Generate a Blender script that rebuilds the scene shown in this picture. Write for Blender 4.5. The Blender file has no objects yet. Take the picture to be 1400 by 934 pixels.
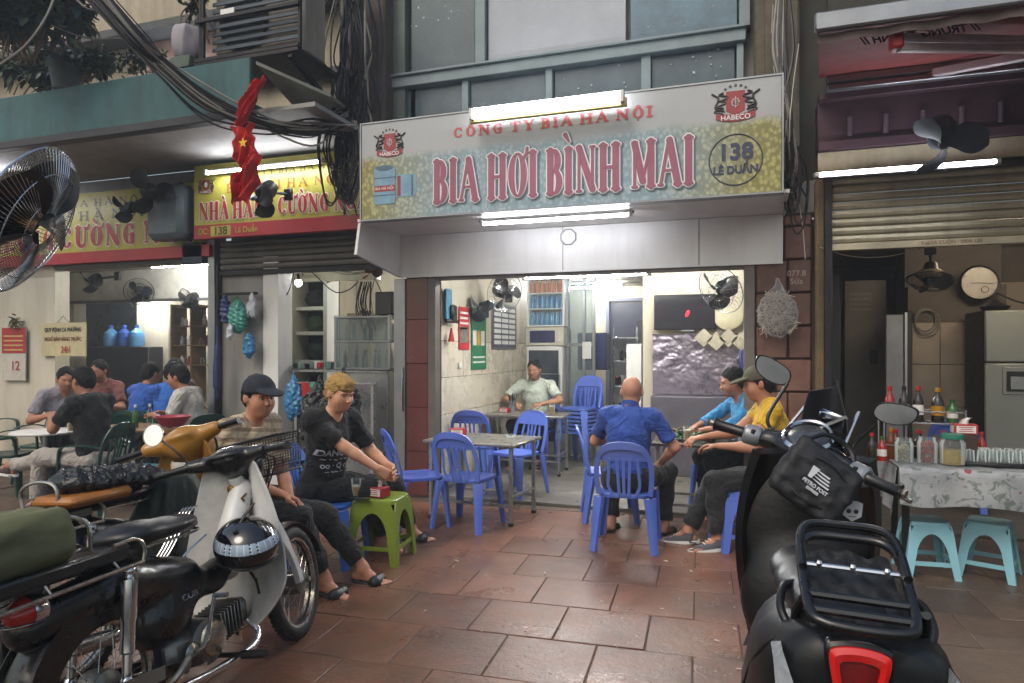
import bpy, math, random, time
import numpy as np
from mathutils import Vector, Matrix, Euler
from mathutils.bvhtree import BVHTree
V = Vector; PI = math.pi; rad = math.radians
T0 = time.time()
random.seed(7)
S = bpy.context.scene
COL = S.collection
# ---------------------------------------------------------------- camera, sky, sun, exposure
CAMYAW = rad(18.5); CAMH = 1.53; FPX = 930.0
cd = bpy.data.cameras.new('camera'); cam = bpy.data.objects.new('camera', cd); COL.objects.link(cam)
cam.location = (0, 0, CAMH); cam.rotation_euler = (PI/2, 0, CAMYAW)
cd.sensor_width = 36; cd.lens = 36*FPX/1400; cd.shift_y = 13/1400; cd.clip_end = 500; cd.clip_start = .05
S.camera = cam
w = bpy.data.worlds.new('World'); S.world = w; w.use_nodes = True
nt = w.node_tree; nt.nodes.clear()
sky = nt.nodes.new('ShaderNodeTexSky'); sky.sky_type = 'NISHITA'; sky.sun_disc = False
SUN_EL, SUN_ROT = 48, 200
sky.sun_elevation = rad(SUN_EL); sky.sun_rotation = rad(SUN_ROT); sky.air_density = 1.6; sky.dust_density = 4
bg = nt.nodes.new('ShaderNodeBackground'); bg.inputs[1].default_value = .085
wo = nt.nodes.new('ShaderNodeOutputWorld')
nt.links.new(sky.outputs[0], bg.inputs[0]); nt.links.new(bg.outputs[0], wo.inputs[0])
sl = bpy.data.lights.new('sun', 'SUN'); sl.energy = .6; sl.angle = rad(25); sl.color = (1, .95, .88)
so = bpy.data.objects.new('sun', sl); COL.objects.link(so)
# sky sun_rotation is clockwise from +Y; the lamp shines from that direction
az = rad(SUN_ROT); el = rad(SUN_EL)
sd = V((math.sin(az)*math.cos(el), math.cos(az)*math.cos(el), math.sin(el)))
so.rotation_euler = sd.to_track_quat('Z', 'Y').to_euler()
S.view_settings.view_transform = 'Standard'; S.view_settings.look = 'None'
S.view_settings.exposure = .92; S.view_settings.gamma = 1
S.render.engine = 'CYCLES'
S.cycles.use_denoising = True; S.cycles.max_bounces = 6; S.cycles.diffuse_bounces = 3
S.cycles.glossy_bounces = 3; S.cycles.transmission_bounces = 4; S.cycles.transparent_max_bounces = 12
S.cycles.use_adaptive_sampling = True; S.cycles.adaptive_threshold = .02; S.cycles.sample_clamp_indirect = 6; S.cycles.caustics_reflective = False; S.cycles.caustics_refractive = False
TUBE = 34.0; TUBE_IN = 165.0      # strength of the fluorescent tubes
# ---------------------------------------------------------------- a pixel of the photo -> a place in the street
FW = V((-math.sin(CAMYAW), math.cos(CAMYAW))); RT = V((math.cos(CAMYAW), math.sin(CAMYAW)))
def ray(px, py):
    u = (px-700)/FPX
    return V((FW.x+u*RT.x, FW.y+u*RT.y, (480-py)/FPX))
def aD(px, py, D): r = ray(px, py); return V((0, 0, CAMH))+r*D
def aY(px, py, Y): r = ray(px, py); return V((0, 0, CAMH))+r*(Y/r.y)
def aX(px, py, X): r = ray(px, py); return V((0, 0, CAMH))+r*(X/r.x)
def aZ(px, py, z=0.): r = ray(px, py); return V((0, 0, CAMH))+r*((z-CAMH)/r.z)
# ---------------------------------------------------------------- objects
WM = {}
def thing(name, label, cat, loc=(0, 0, 0), rz=0, group=None, rot=None):
    o = bpy.data.objects.new(name, None); COL.objects.link(o)
    o.empty_display_size = .1
    o.location = loc; o.rotation_euler = rot if rot else (0, 0, rz)
    o['label'] = label; o['category'] = cat
    if group: o['group'] = group
    WM[o.name] = Matrix.Translation(V(loc)) @ Euler(o.rotation_euler).to_matrix().to_4x4()
    return o
def tag(o, label=None, cat=None, group=None, kind=None):
    if label: o['label'] = label
    if cat: o['category'] = cat
    if group: o['group'] = group
    if kind: o['kind'] = kind
    return o
def dup(root, loc=None, rz=None, label=None, group=None, rot=None):
    def cp(o, par):
        c = o.copy(); COL.objects.link(c)
        if par: c.parent = par
        for ch in list(o.children): cp(ch, c)
        return c
    r = cp(root, None)
    if loc is not None: r.location = loc
    if rz is not None: r.rotation_euler = (0, 0, rz)
    if rot is not None: r.rotation_euler = rot
    if label: r['label'] = label
    if group: r['group'] = group
    return r
def rotm(rx=0, ry=0, rz=0): return Euler((rad(rx), rad(ry), rad(rz))).to_matrix()
# chamfered box template
def _cb():
    vs = []; idx = {}
    for cx in (-1, 1):
        for cy in (-1, 1):
            for cz in (-1, 1):
                for a in range(3): idx[(cx, cy, cz, a)] = len(vs); vs.append(((cx, cy, cz), a))
    fs = []
    sg = [(-1, -1), (1, -1), (1, 1), (-1, 1)]
    for a in range(3):
        b, c = (a+1) % 3, (a+2) % 3
        for s in (-1, 1):
            f = []
            for p, q in sg:
                k = [0, 0, 0]; k[a] = s; k[b] = p; k[c] = q; f.append(idx[(*k, a)])
            fs.append(f if s > 0 else f[::-1])
    for a in range(3):
        b, c = (a+1) % 3, (a+2) % 3
        for sa in (-1, 1):
            for sb in (-1, 1):
                k1 = [0, 0, 0]; k1[a] = sa; k1[b] = sb; k1[c] = -1; k2 = k1[:]; k2[c] = 1
                f = [idx[(*k1, a)], idx[(*k1, b)], idx[(*k2, b)], idx[(*k2, a)]]
                fs.append(f if sa*sb > 0 else f[::-1])
    for cx in (-1, 1):
        for cy in (-1, 1):
            for cz in (-1, 1):
                f = [idx[(cx, cy, cz, a)] for a in range(3)]
                fs.append(f if cx*cy*cz > 0 else f[::-1])
    return vs, fs
CBV, CBF = _cb()
BOXF = [(1, 3, 2, 0), (6, 7, 5, 4), (4, 5, 1, 0), (3, 7, 6, 2), (2, 6, 4, 0), (5, 7, 3, 1)]
def frames(path, side=None, closed=False):
    n = len(path); out = []
    pr = None
    for i in range(n):
        a = path[(i-1) % n] if (i > 0 or closed) else path[i]
        b = path[(i+1) % n] if (i < n-1 or closed) else path[i]
        t = (b-a); t = t.normalized() if t.length > 1e-9 else V((0, 0, 1))
        if side is not None:
            s = V(side[i]) if isinstance(side, list) else V(side)
        elif pr is None:
            s = V((0, 0, 1)) if abs(t.z) < .9 else V((1, 0, 0))
        else: s = pr
        s = s - t*s.dot(t)
        if s.length < 1e-6: s = t.orthogonal()
        s.normalize(); pr = s
        out.append((t, s, t.cross(s)))
    return out
class MB:
    def __init__(self): self.v = []; self.f = []; self.m = []; self.mi = 0
    def add(self, vs, fs):
        o = len(self.v); self.v.extend(vs)
        for f in fs: self.f.append([i+o for i in f]); self.m.append(self.mi)
        return self
    def box(self, c, s, R=None, bev=0):
        c = V(c); h = V(s)*.5
        if bev:
            bev = min(bev, .45*min(s))
            vs = []
            for (k, a) in CBV:
                p = V([k[i]*(h[i] if i == a else h[i]-bev) for i in range(3)]); vs.append(p)
            fs = CBF
        else:
            vs = [V((x*h.x, y*h.y, z*h.z)) for x in (-1, 1) for y in (-1, 1) for z in (-1, 1)]; fs = BOXF
        if R is not None: vs = [R @ p for p in vs]
        return self.add([p+c for p in vs], fs)
    def bb(self, x0, x1, y0, y1, z0, z1, bev=0):
        return self.box(((x0+x1)/2, (y0+y1)/2, (z0+z1)/2), (abs(x1-x0), abs(y1-y0), abs(z1-z0)), None, bev)
    def bar(self, a, b, w, d, up=(0, 0, 1), bev=0):
        a = V(a); b = V(b); t = (b-a).normalized(); u = V(up); s = t.cross(u)
        if s.length < 1e-4: s = t.orthogonal()
        s.normalize(); n = s.cross(t)
        return self.box((a+b)/2, (w, (b-a).length, d), Matrix((s, t, n)).transposed(), bev)
    def rings(self, rs, cap=True, closed=False, caploop=False):
        n = len(rs[0]); o = []
        vs = [p for r in rs for p in r]; fs = []
        m = len(rs)
        for i in range(m if closed else m-1):
            j = (i+1) % m
            for k in range(n):
                l = (k+1) % n
                fs.append((i*n+k, i*n+l, j*n+l, j*n+k))
        if cap and not closed:
            fs.append(tuple(range(n))[::-1]); fs.append(tuple((m-1)*n+k for k in range(n)))
        return self.add(vs, fs)
    def sweep(self, path, shape, side=None, scale=None, closed=False, cap=True):
        path = [V(p) for p in path]; fr = frames(path, side, closed); rs = []
        for i, (p, (t, s, n)) in enumerate(zip(path, fr)):
            k = scale[i] if scale else (1, 1)
            if not isinstance(k, tuple): k = (k, k)
            rs.append([p+s*(x*k[0])+n*(y*k[1]) for x, y in shape])
        return self.rings(rs, cap, closed)
    def tube(self, path, r, seg=8, closed=False, cap=True):
        sh = [(math.cos(2*PI*k/seg), math.sin(2*PI*k/seg)) for k in range(seg)]
        n = len(path)
        rr = r if isinstance(r, (list, tuple)) else [r]*n
        return self.sweep(path, sh, None, [(a, a) for a in rr], closed, cap)
    def cyl(self, a, b, r, seg=12, r2=None): return self.tube([a, b], [r, r if r2 is None else r2], seg)
    def ribbon(self, path, wd, th, side, scale=None, closed=False):
        return self.sweep(path, [(-wd/2, -th/2), (wd/2, -th/2), (wd/2, th/2), (-wd/2, th/2)], side, scale, closed)
    def lathe(self, prof, c=(0, 0, 0), R=None, seg=20, cap=False):
        c = V(c); rs = []
        for r, z in prof:
            ring = [V((max(r, 1e-4)*math.cos(2*PI*k/seg), max(r, 1e-4)*math.sin(2*PI*k/seg), z)) for k in range(seg)]
            if R is not None: ring = [R @ p for p in ring]
            rs.append([p+c for p in ring])
        return self.rings(rs, cap)
    def ball(self, c, r, seg=12, R=None):
        r = r if isinstance(r, (tuple, list, Vector)) else (r, r, r)
        n = max(5, seg//2+1); rs = []
        for i in range(n):
            a = -PI/2+PI*i/(n-1); rr = max(math.cos(a), .01)
            ring = [V((r[0]*rr*math.cos(2*PI*k/seg), r[1]*rr*math.sin(2*PI*k/seg), r[2]*math.sin(a))) for k in range(seg)]
            if R is not None: ring = [R @ p for p in ring]
            rs.append([p+V(c) for p in ring])
        return self.rings(rs, True)
    def poly(self, pts, ext):
        pts = [V(p) for p in pts]; e = V(ext); n = len(pts)
        fs = [tuple(range(n))[::-1], tuple(range(n, 2*n))]+[(k, (k+1) % n, n+(k+1) % n, n+k) for k in range(n)]
        return self.add(pts+[p+e for p in pts], fs)
    def quad(self, a, b, c, d): return self.add([V(a), V(b), V(c), V(d)], [(0, 1, 2, 3)])
    def grid(self, fn, nu, nv, th=0):
        P = [[V(fn(i/(nu), j/(nv))) for j in range(nv+1)] for i in range(nu+1)]
        vs = [p for r in P for p in r]; W = nv+1
        fs = [(i*W+j, (i+1)*W+j, (i+1)*W+j+1, i*W+j+1) for i in range(nu) for j in range(nv)]
        if th:
            N = []
            for i in range(nu+1):
                for j in range(nv+1):
                    a = P[min(i+1, nu)][j]-P[max(i-1, 0)][j]; b = P[i][min(j+1, nv)]-P[i][max(j-1, 0)]
                    nn = a.cross(b); N.append(nn.normalized() if nn.length > 1e-12 else V((0, 0, 1)))
            o = len(vs); vs = vs+[p-n*th for p, n in zip(vs, N)]
            fs = fs+[tuple(k+o for k in f[::-1]) for f in fs]
            for i in range(nu):
                a, b = i*W, (i+1)*W; fs.append((b, a, a+o, b+o)); a, b = i*W+nv, (i+1)*W+nv; fs.append((a, b, b+o, a+o))
            for j in range(nv):
                a, b = j, j+1; fs.append((a, b, b+o, a+o)); a, b = nu*W+j, nu*W+j+1; fs.append((b, a, a+o, b+o))
        return self.add(vs, fs)
    def mesh(self, name, mats, M4=None, ang=38):
        me = bpy.data.meshes.new(name)
        vs = self.v if M4 is None else [M4 @ p for p in self.v]
        me.from_pydata([tuple(p) for p in vs], [], self.f)
        for m in (mats if isinstance(mats, (list, tuple)) else [mats]): me.materials.append(m)
        if isinstance(mats, (list, tuple)) and len(mats) > 1:
            me.polygons.foreach_set('material_index', self.m)
        me.polygons.foreach_set('use_smooth', [True]*len(me.polygons))
        me.update()
        if ang: me.set_sharp_from_angle(angle=rad(ang))
        return me
    def build(self, name, mats, parent=None, world=False, kind=None, ang=38, label=None):
        M4 = None
        if world and parent is not None: M4 = WM[parent.name].inverted()
        me = self.mesh(name, mats, M4, ang)
        o = bpy.data.objects.new(name, me); COL.objects.link(o)
        if parent is not None:
            o.parent = parent; WM[o.name] = WM.get(parent.name, Matrix.Identity(4))
        if kind: o['kind'] = kind
        if label: o['label'] = label
        return o
def inst(o, parent, loc=(0, 0, 0), rot=(0, 0, 0), name=None, scale=None):
    c = bpy.data.objects.new(name or o.name.split('.')[0], o.data); COL.objects.link(c)
    c.location = loc; c.rotation_euler = rot
    if scale: c.scale = scale
    if parent is not None: c.parent = parent; WM[c.name] = WM.get(parent.name, Matrix.Identity(4))
    return c
def struct(name, mb, m, ang=38): return mb.build(name, m, kind='structure', ang=ang)
def catmull(pts, n=8, closed=False):
    P = [V(p) for p in pts]; m = len(P); out = []
    rng = range(m if closed else m-1)
    for i in rng:
        p0 = P[(i-1) % m] if (i > 0 or closed) else P[0]*2-P[1]
        p1 = P[i]; p2 = P[(i+1) % m]
        p3 = P[(i+2) % m] if (i < m-2 or closed) else P[-1]*2-P[-2]
        for k in range(n):
            t = k/n
            out.append(.5*((2*p1)+(p2-p0)*t+(2*p0-5*p1+4*p2-p3)*t*t+(3*p1-p0-3*p2+p3)*t**3))
    if not closed: out.append(P[-1])
    return out
# ---------------------------------------------------------------- materials
def C(h):
    h = h.lstrip('#'); r = []
    for i in (0, 2, 4):
        c = int(h[i:i+2], 16)/255; r.append(c/12.92 if c <= .04045 else ((c+.055)/1.055)**2.4)
    return (*r, 1)
MATS = {}
class NT:
    def __init__(s, name):
        s.mat = bpy.data.materials.new(name); s.mat.use_nodes = True; s.n = s.mat.node_tree; s.n.nodes.clear()
        s.out = s.N('ShaderNodeOutputMaterial'); s.b = s.N('ShaderNodeBsdfPrincipled'); s.L(s.b.outputs[0], s.out.inputs[0])
        s.tc = s.N('ShaderNodeTexCoord')
    def N(s, t, **k):
        x = s.n.nodes.new(t)
        for a, b in k.items(): setattr(x, a, b)
        return x
    def L(s, a, b): s.n.links.new(a, b)
    def set(s, **k):
        for a, b in k.items(): s.b.inputs[a.replace('_', ' ')].default_value = b
    def noise(s, scale, detail=4, rough=.6, vec=None, dist=0):
        x = s.N('ShaderNodeTexNoise'); x.inputs['Scale'].default_value = scale; x.inputs['Detail'].default_value = detail
        x.inputs['Roughness'].default_value = rough; x.inputs['Distortion'].default_value = dist
        s.L(vec or s.tc.outputs['Object'], x.inputs['Vector']); return x.outputs[0]
    def ramp(s, f, pts, cols=None):
        x = s.N('ShaderNodeValToRGB'); e = x.color_ramp.elements
        while len(e) < len(pts): e.new(.5)
        for i, p in enumerate(pts):
            e[i].position = p; c = cols[i] if cols else (i/(len(pts)-1),)*3+(1,)
            e[i].color = c
        s.L(f, x.inputs[0]); return x.outputs[0]
    def mix(s, f, a, b, mode='MIX'):
        x = s.N('ShaderNodeMix', data_type='RGBA', blend_type=mode)
        for v, i in ((f, 0), (a, 6), (b, 7)):
            if isinstance(v, bpy.types.NodeSocket): s.L(v, x.inputs[i])
            else: x.inputs[i].default_value = v
        return x.outputs[2]
    def math(s, op, a, b=0., c=None):
        x = s.N('ShaderNodeMath', operation=op)
        for i, v in enumerate((a, b) if c is None else (a, b, c)):
            if isinstance(v, bpy.types.NodeSocket): s.L(v, x.inputs[i])
            else: x.inputs[i].default_value = v
        return x.outputs[0]
    def mapping(s, sc=(1, 1, 1), rot=(0, 0, 0), loc=(0, 0, 0), vec=None):
        x = s.N('ShaderNodeMapping'); x.inputs['Scale'].default_value = sc; x.inputs['Rotation'].default_value = rot
        x.inputs['Location'].default_value = loc
        s.L(vec or s.tc.outputs['Object'], x.inputs[0]); return x.outputs[0]
    def bump(s, h, dist=.01, st=1.):
        x = s.N('ShaderNodeBump'); x.inputs['Strength'].default_value = st; x.inputs['Distance'].default_value = dist
        s.L(h, x.inputs['Height']); s.L(x.outputs[0], s.b.inputs['Normal'])
def mul(c, k): return (min(c[0]*k, 1), min(c[1]*k, 1), min(c[2]*k, 1), 1)
def M(name, col, rough=.55, metal=0, var=.18, scale=5, bump=.0015, bscale=45, dirt=0, dcol='#3a3228', coat=0, streak=False, objvar=0, rvar=.15):
    """plain surface with mottling, fine relief and optional dirt"""
    if name in MATS: return MATS[name]
    s = NT(name); c = C(col) if isinstance(col, str) else col
    W3 = s.N('ShaderNodeNewGeometry').outputs['Position'] if objvar else None
    n = s.noise(scale, 5, .65, W3)
    base = s.mix(s.ramp(n, (.3, .7)), mul(c, 1-var), mul(c, 1+var))
    if objvar:
        oi = s.N('ShaderNodeObjectInfo'); hv = s.N('ShaderNodeHueSaturation')
        s.L(s.math('MULTIPLY_ADD', oi.outputs['Random'], objvar*2, 1-objvar), hv.inputs['Value'])
        s.L(base, hv.inputs['Color']); base = hv.outputs[0]
    if dirt:
        vec = s.mapping((1, 1, .15), vec=W3) if streak else W3
        d = s.noise(3.3 if streak else 1.7, 8, .7, vec)
        d = s.ramp(d, (.42, .72)); d = s.math('MULTIPLY', d, dirt)
        base = s.mix(d, base, C(dcol))
    s.L(base, s.b.inputs['Base Color'])
    r = s.noise(scale*3, 3, .6, W3)
    s.L(s.math('MULTIPLY_ADD', r, rvar*2, max(rough-rvar, .02)), s.b.inputs['Roughness'])
    s.set(Metallic=metal)
    if coat: s.set(Coat_Weight=coat, Coat_Roughness=.12)
    if bump: s.bump(s.noise(bscale, 4, .6, W3), bump)
    MATS[name] = s.mat; return s.mat
def EM(name, col, st):
    if name in MATS: return MATS[name]
    s = NT(name); s.set(Base_Color=(0, 0, 0, 1)) ; s.b.inputs['Emission Color'].default_value = C(col); s.b.inputs['Emission Strength'].default_value = st
    MATS[name] = s.mat; return s.mat
def GL(name, col='#ffffff', alpha=.12, rough=.04):
    """cheap clear glass or film: mostly transparent, glossy by fresnel"""
    if name in MATS: return MATS[name]
    s = NT(name); s.set(Base_Color=C(col), Roughness=rough)
    tr = s.N('ShaderNodeBsdfTransparent'); tr.inputs[0].default_value = C(col)
    mx = s.N('ShaderNodeMixShader'); fr = s.N('ShaderNodeFresnel'); fr.inputs[0].default_value = 1.45
    s.L(s.math('ADD', s.math('MULTIPLY', fr.outputs[0], .5), alpha), mx.inputs[0])
    s.L(tr.outputs[0], mx.inputs[1]); s.L(s.b.outputs[0], mx.inputs[2]); s.L(mx.outputs[0], s.out.inputs[0])
    MATS[name] = s.mat; return s.mat
# ---------------------------------------------------------------- lettering
def text(body, size, m, loc, R, parent=None, sx=1, bold=0, ext=.001, align='CENTER', name='lettering', world=True, shear=0, spacing=1):
    """flat lettering from the built-in face, turned into a mesh; R = 3x3 whose columns are right, up, out"""
    cu = bpy.data.curves.new(name, 'FONT'); cu.body = body; cu.size = size; cu.align_x = align; cu.align_y = 'CENTER'
    cu.offset = bold; cu.extrude = ext; cu.shear = shear; cu.space_character = spacing; cu.resolution_u = 4
    o = bpy.data.objects.new(name, cu); COL.objects.link(o)
    dg = bpy.context.evaluated_depsgraph_get(); me = bpy.data.meshes.new_from_object(o.evaluated_get(dg))
    bpy.data.objects.remove(o)
    M4 = Matrix.Translation(V(loc)) @ R.to_4x4() @ Matrix.Diagonal((sx, 1, 1, 1))
    if parent is not None and world: M4 = WM[parent.name].inverted() @ M4
    me.transform(M4); me.name = name
    me.materials.clear(); me.materials.append(m)
    ob = bpy.data.objects.new(name, me); COL.objects.link(ob)
    if parent is not None: ob.parent = parent
    ob['kind'] = 'stuff'
    return ob
FRONT = Matrix(((1, 0, 0), (0, 0, -1), (0, 1, 0)))   # columns: right=+X, up=+Z, out=-Y
# serif letters from strokes: (points, half widths)
def _arc(cx, cy, rx, ry, a0, a1, th, tn, n=12):
    p = []; h = []
    for i in range(n+1):
        a = rad(a0+(a1-a0)*i/n); p.append((cx+rx*math.cos(a), cy+ry*math.sin(a)))
        h.append(tn+(th-tn)*abs(math.cos(a))**1.5)
    return (p, h)
def _ln(x0, y0, x1, y1, h): return ([(x0, y0), (x1, y1)], [h, h])
def glyph(ch, T, t, sr):
    """T thick, t thin half widths, sr serif half length; box height 1"""
    b = {'À': ('A', 'g'), 'Ầ': ('A', 'g'), 'Ô': ('O', 'c'), 'Ộ': ('O', 'cd'), 'Ơ': ('O', 'h'), 'Ờ': ('O', 'hg'), 'Ư': ('U', 'h'), 'Ì': ('I', 'g')}
    base, mk = b.get(ch, (ch, ''))
    s = []; lo = t; hi = 1-t
    def st(x, h=T, y0=lo, y1=hi, bot=1, top=1):
        s.append(_ln(x, y0, x, y1, h))
        if bot: s.append(_ln(x-h-sr, lo, x+h+sr, lo, t))
        if top: s.append(_ln(x-h-sr, hi, x+h+sr, hi, t))
    m = T+sr
    if base == 'I': st(m); wd = 2*m
    elif base == 'B':
        st(m); x = m
        for y0, y1, e in ((.5, hi, .30), (lo, .52, .36)):
            c = (y0+y1)/2; s.append(([(x, y1)]+[(x+e*.45+ (e*.55)*math.cos(a), c+(y1-y0)/2*math.sin(a)) for a in [PI/2-PI*k/10 for k in range(11)]]+[(x, y0)], [t]+[t+(T-t)*max(0, math.cos(PI/2-PI*k/10)) for k in range(11)]+[t]))
        wd = m+.36+T
    elif base == 'D':
        st(m); x = m; s.append(([(x, hi)]+[(x+.15+.28*math.cos(a), .5+(.5-t)*math.sin(a)) for a in [PI/2-PI*k/12 for k in range(13)]]+[(x, lo)], [t]+[t+(T-t)*max(0, math.cos(PI/2-PI*k/12)) for k in range(13)]+[t]))
        wd = m+.43+T
    elif base == 'A':
        wd = .62+2*T; cx = wd/2
        s += [_ln(t+sr, lo, cx-T*.3, hi, t*1.25), _ln(wd-T-sr*.4, lo, cx, hi-t*.5, T), _ln(wd*.28, .33, wd*.7, .33, t*.9)]
        s += [_ln(0, lo, 2*(t+sr), lo, t), _ln(wd-2*T-sr*1.2, lo, wd+sr*.2, lo, t)]
    elif base == 'H':
        d = .30+2*T; st(m); st(m+d); s.append(_ln(m, .5, m+d, .5, t*1.2)); wd = 2*m+d
    elif base == 'N':
        d = .34+2*T; st(m, t*1.2); s.append(_ln(m, hi, m+d, lo+T*.3, T)); st(m+d, t*1.2, bot=0); wd = 2*m+d
    elif base == 'M':
        d = .42+2*T; st(m, t*1.2); st(m+d, T); s += [_ln(m, hi-T*.3, m+d*.5, .15, T), _ln(m+d*.5, .15, m+d, hi, t*1.1)]; wd = 2*m+d
    elif base == 'O':
        rx = .26; s.append(_arc(rx+T, .5, rx, .5-t, 0, 360, T, t, 28)); wd = 2*(rx+T)
    elif base == 'C':
        rx = .26; s.append(_arc(rx+T, .5, rx, .5-t, 42, 318, T, t, 20)); s.append(_ln(rx*1.75+T, .7, rx*1.75+T, .95, t)); wd = 2*(rx+T)
    elif base == 'G':
        rx = .26; s.append(_arc(rx+T, .5, rx, .5-t, 42, 310, T, t, 20)); s.append(_ln(rx*1.75+T, .1, rx*1.75+T, .45, T*.9)); s.append(_ln(rx+T*.8, .46, rx*2.1+T, .46, t)); s.append(_ln(rx*1.75+T, .72, rx*1.75+T, .95, t)); wd = 2*(rx+T)+.03
    elif base == 'U':
        d = .34+T; st(m, T, y0=.3, bot=0); st(m+d, t*1.2, y0=.3, bot=0)
        s.append(([(m+d/2-d/2*math.cos(a), .3-(.3-t)*math.sin(a)) for a in [PI*k/12 for k in range(13)]], [T+(t-T)*k/12 for k in range(13)])); wd = 2*m+d
    elif base == 'T':
        wd = .56+2*T; s.append(_ln(wd/2, lo, wd/2, hi, T)); s.append(_ln(wd/2-T-sr, lo, wd/2+T+sr, lo, t)); s.append(_ln(t, hi, wd-t, hi, t)); s.append(_ln(t, hi, t, .72, t)); s.append(_ln(wd-t, hi, wd-t, .72, t))
    elif base == 'Y':
        wd = .56+2*T; s += [_ln(wd/2, lo, wd/2, .48, T), _ln(wd/2, .46, T+sr*.5, hi, T), _ln(wd/2, .46, wd-t-sr*.5, hi, t*1.2), _ln(wd/2-T-sr, lo, wd/2+T+sr, lo, t), _ln(0, hi, 2*T+sr, hi, t), _ln(wd-2*t-2*sr, hi, wd, hi, t)]
    else: wd = .3
    cx = wd/2
    if 'g' in mk: s.append(([(cx-.13, 1.27), (cx+.02, 1.12)], [T*.75, T*.35]))
    if 'c' in mk: s += [_ln(cx-.14, 1.08, cx, 1.2, t), _ln(cx, 1.2, cx+.14, 1.08, t)]
    if 'd' in mk: s.append(_ln(cx, -.16, cx, -.155, T*.7))
    if 'h' in mk: s.append(([(wd-T*1.1, .86), (wd+.03, .95), (wd+.05, 1.07)], [t*1.2, T*.55, T*.5]))
    return s, wd
def serif_text(body, x0, z0, H, W, y, m, name, parent, T=.1, t=.035, sr=.05, grow=0, gap=.09, dz=lambda u: 0):
    """letters laid on the plane Y=y, lower left at (x0,z0), height H, total width W"""
    items = []; x = 0
    for ch in body:
        if ch == ' ': x += .3; continue
        s, wd = glyph(ch, T, t, sr); items.append((x, s)); x += wd+gap
    tot = x-gap; k = W/tot; mb = MB(); lay = 0
    for gx, ss in items:
        for pts, hw in ss:
            lay = (lay+1) % 12
            P = [V(((gx+a)*k, b*H)) for a, b in pts]; hw = [h*(H+k)/2+grow for h in hw]
            P = [p+V((x0, z0)) for p in P]
            L = []; Rr = []
            n = len(P)
            for i in range(n):
                d = (P[min(i+1, n-1)]-P[max(i-1, 0)]).normalized(); nn = V((-d.y, d.x))
                L.append(P[i]+nn*hw[i]); Rr.append(P[i]-nn*hw[i])
            closed = (P[0]-P[-1]).length < 1e-5
            yy = y-lay*.00025
            if not closed:
                def capf(p, h, d0, sgn):
                    a0 = math.atan2(d0.y, d0.x); return [p+V((math.cos(a0+a), math.sin(a0+a)))*h for a in [PI/2-PI*q/6 for q in range(1, 6)]]
                dE = (P[-1]-P[-2]).normalized(); dS = (P[0]-P[1]).normalized()
                ring = L+capf(P[-1], hw[-1], dE, 1)+Rr[::-1]+capf(P[0], hw[0], dS, 1)
                for i in range(n-1):
                    mb.quad(*[(q.x, yy, q.y) for q in (L[i], L[i+1], Rr[i+1], Rr[i])][::-1])
                for p, h, d0 in ((P[-1], hw[-1], dE), (P[0], hw[0], dS)):
                    a0 = math.atan2(d0.y, d0.x)
                    f = [p+V((math.cos(a0+a), math.sin(a0+a)))*h for a in [PI/2-PI*q/6 for q in range(7)]]
                    mb.add([V((q.x, yy, q.y)) for q in f], [tuple(range(7))])
            else:
                for i in range(n-1):
                    mb.quad(*[(q.x, yy, q.y) for q in (L[i], L[i+1], Rr[i+1], Rr[i])][::-1])
    return mb.build(name, m, parent, world=True, ang=0, kind='stuff')
# ================================================================ materials used by the setting
m_cream = M('cream_wall', '#c2baa8', .5, var=.06, scale=2, dirt=.35, dcol='#6d6354', streak=True, bump=.001)
m_white = M('white_panel', '#d8d7d4', .35, var=.05, scale=1.5, dirt=.25, dcol='#77726a', streak=True, bump=.0006)
m_ceil = M('ceiling_white', '#c9c6bb', .6, var=.05, dirt=.2)
m_grey = M('grey_plaster', '#8c8a85', .7, var=.12, scale=3, dirt=.5, streak=True)
m_alu = M('aluminium', '#8f9296', .35, .8, var=.08, scale=4, bump=.0004, dirt=.3)
m_steel = M('stainless', '#a3a6a8', .3, .85, var=.1, scale=3, bump=.0008, dirt=.2, dcol='#4e4a44')
m_chrome = M('chrome', '#c2c4c8', .12, 1, var=.05, bump=0)
m_black = M('black_plastic', '#101114', .38, var=.3, bump=.0006)
m_blackm = M('black_paint', '#08090c', .16, var=.3, bump=0, coat=.7)
m_iron = M('dark_iron', '#1b1c20', .5, .5, var=.3, dirt=.3, dcol='#4b3a2c')
m_dark = M('dark_void', '#17181a', .7, var=.4)
m_teal = M('teal_paint', '#2f5a5d', .6, var=.25, scale=3, dirt=.75, dcol='#20302f', streak=True)
m_upf = M('window_frame_paint', '#76868a', .5, var=.1, dirt=.35, dcol='#39403f')
m_pane = M('upper_pane', '#46565e', .22, var=.25, scale=1.5, bump=.0004, dirt=.35, dcol='#6f7c80')
m_panel = M('pale_blind', '#9aa0a8', .5, var=.07, scale=1.4, dirt=.25, dcol='#5e6468')
m_maroon = M('maroon_metal', '#473038', .5, .2, var=.15, dirt=.4, dcol='#241d22', streak=True)
m_shut = M('shutter_slat', '#a39a80', .45, .35, var=.12, scale=2, dirt=.55, dcol='#4d463a', streak=True, objvar=.05)
m_shutg = M('shutter_slat_grey', '#68655f', .5, .35, var=.12, scale=2, dirt=.5, dcol='#2d2a27', streak=True, objvar=.05)
m_red = M('red_paint', '#a01f22', .45, var=.12, dirt=.2)
m_conc = M('concrete_floor', '#6b675f', .35, var=.25, scale=1.6, dirt=.6, dcol='#37332d', bump=.002, bscale=20, rvar=.2)
m_asph = M('asphalt', '#3c3a39', .8, var=.3, scale=12, bump=.004, bscale=120)
m_wood = M('old_wood', '#6f5436', .5, var=.3, scale=6)
m_blackcable = M('cable_black', '#0d0d10', .5, var=.3, bump=0)
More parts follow.
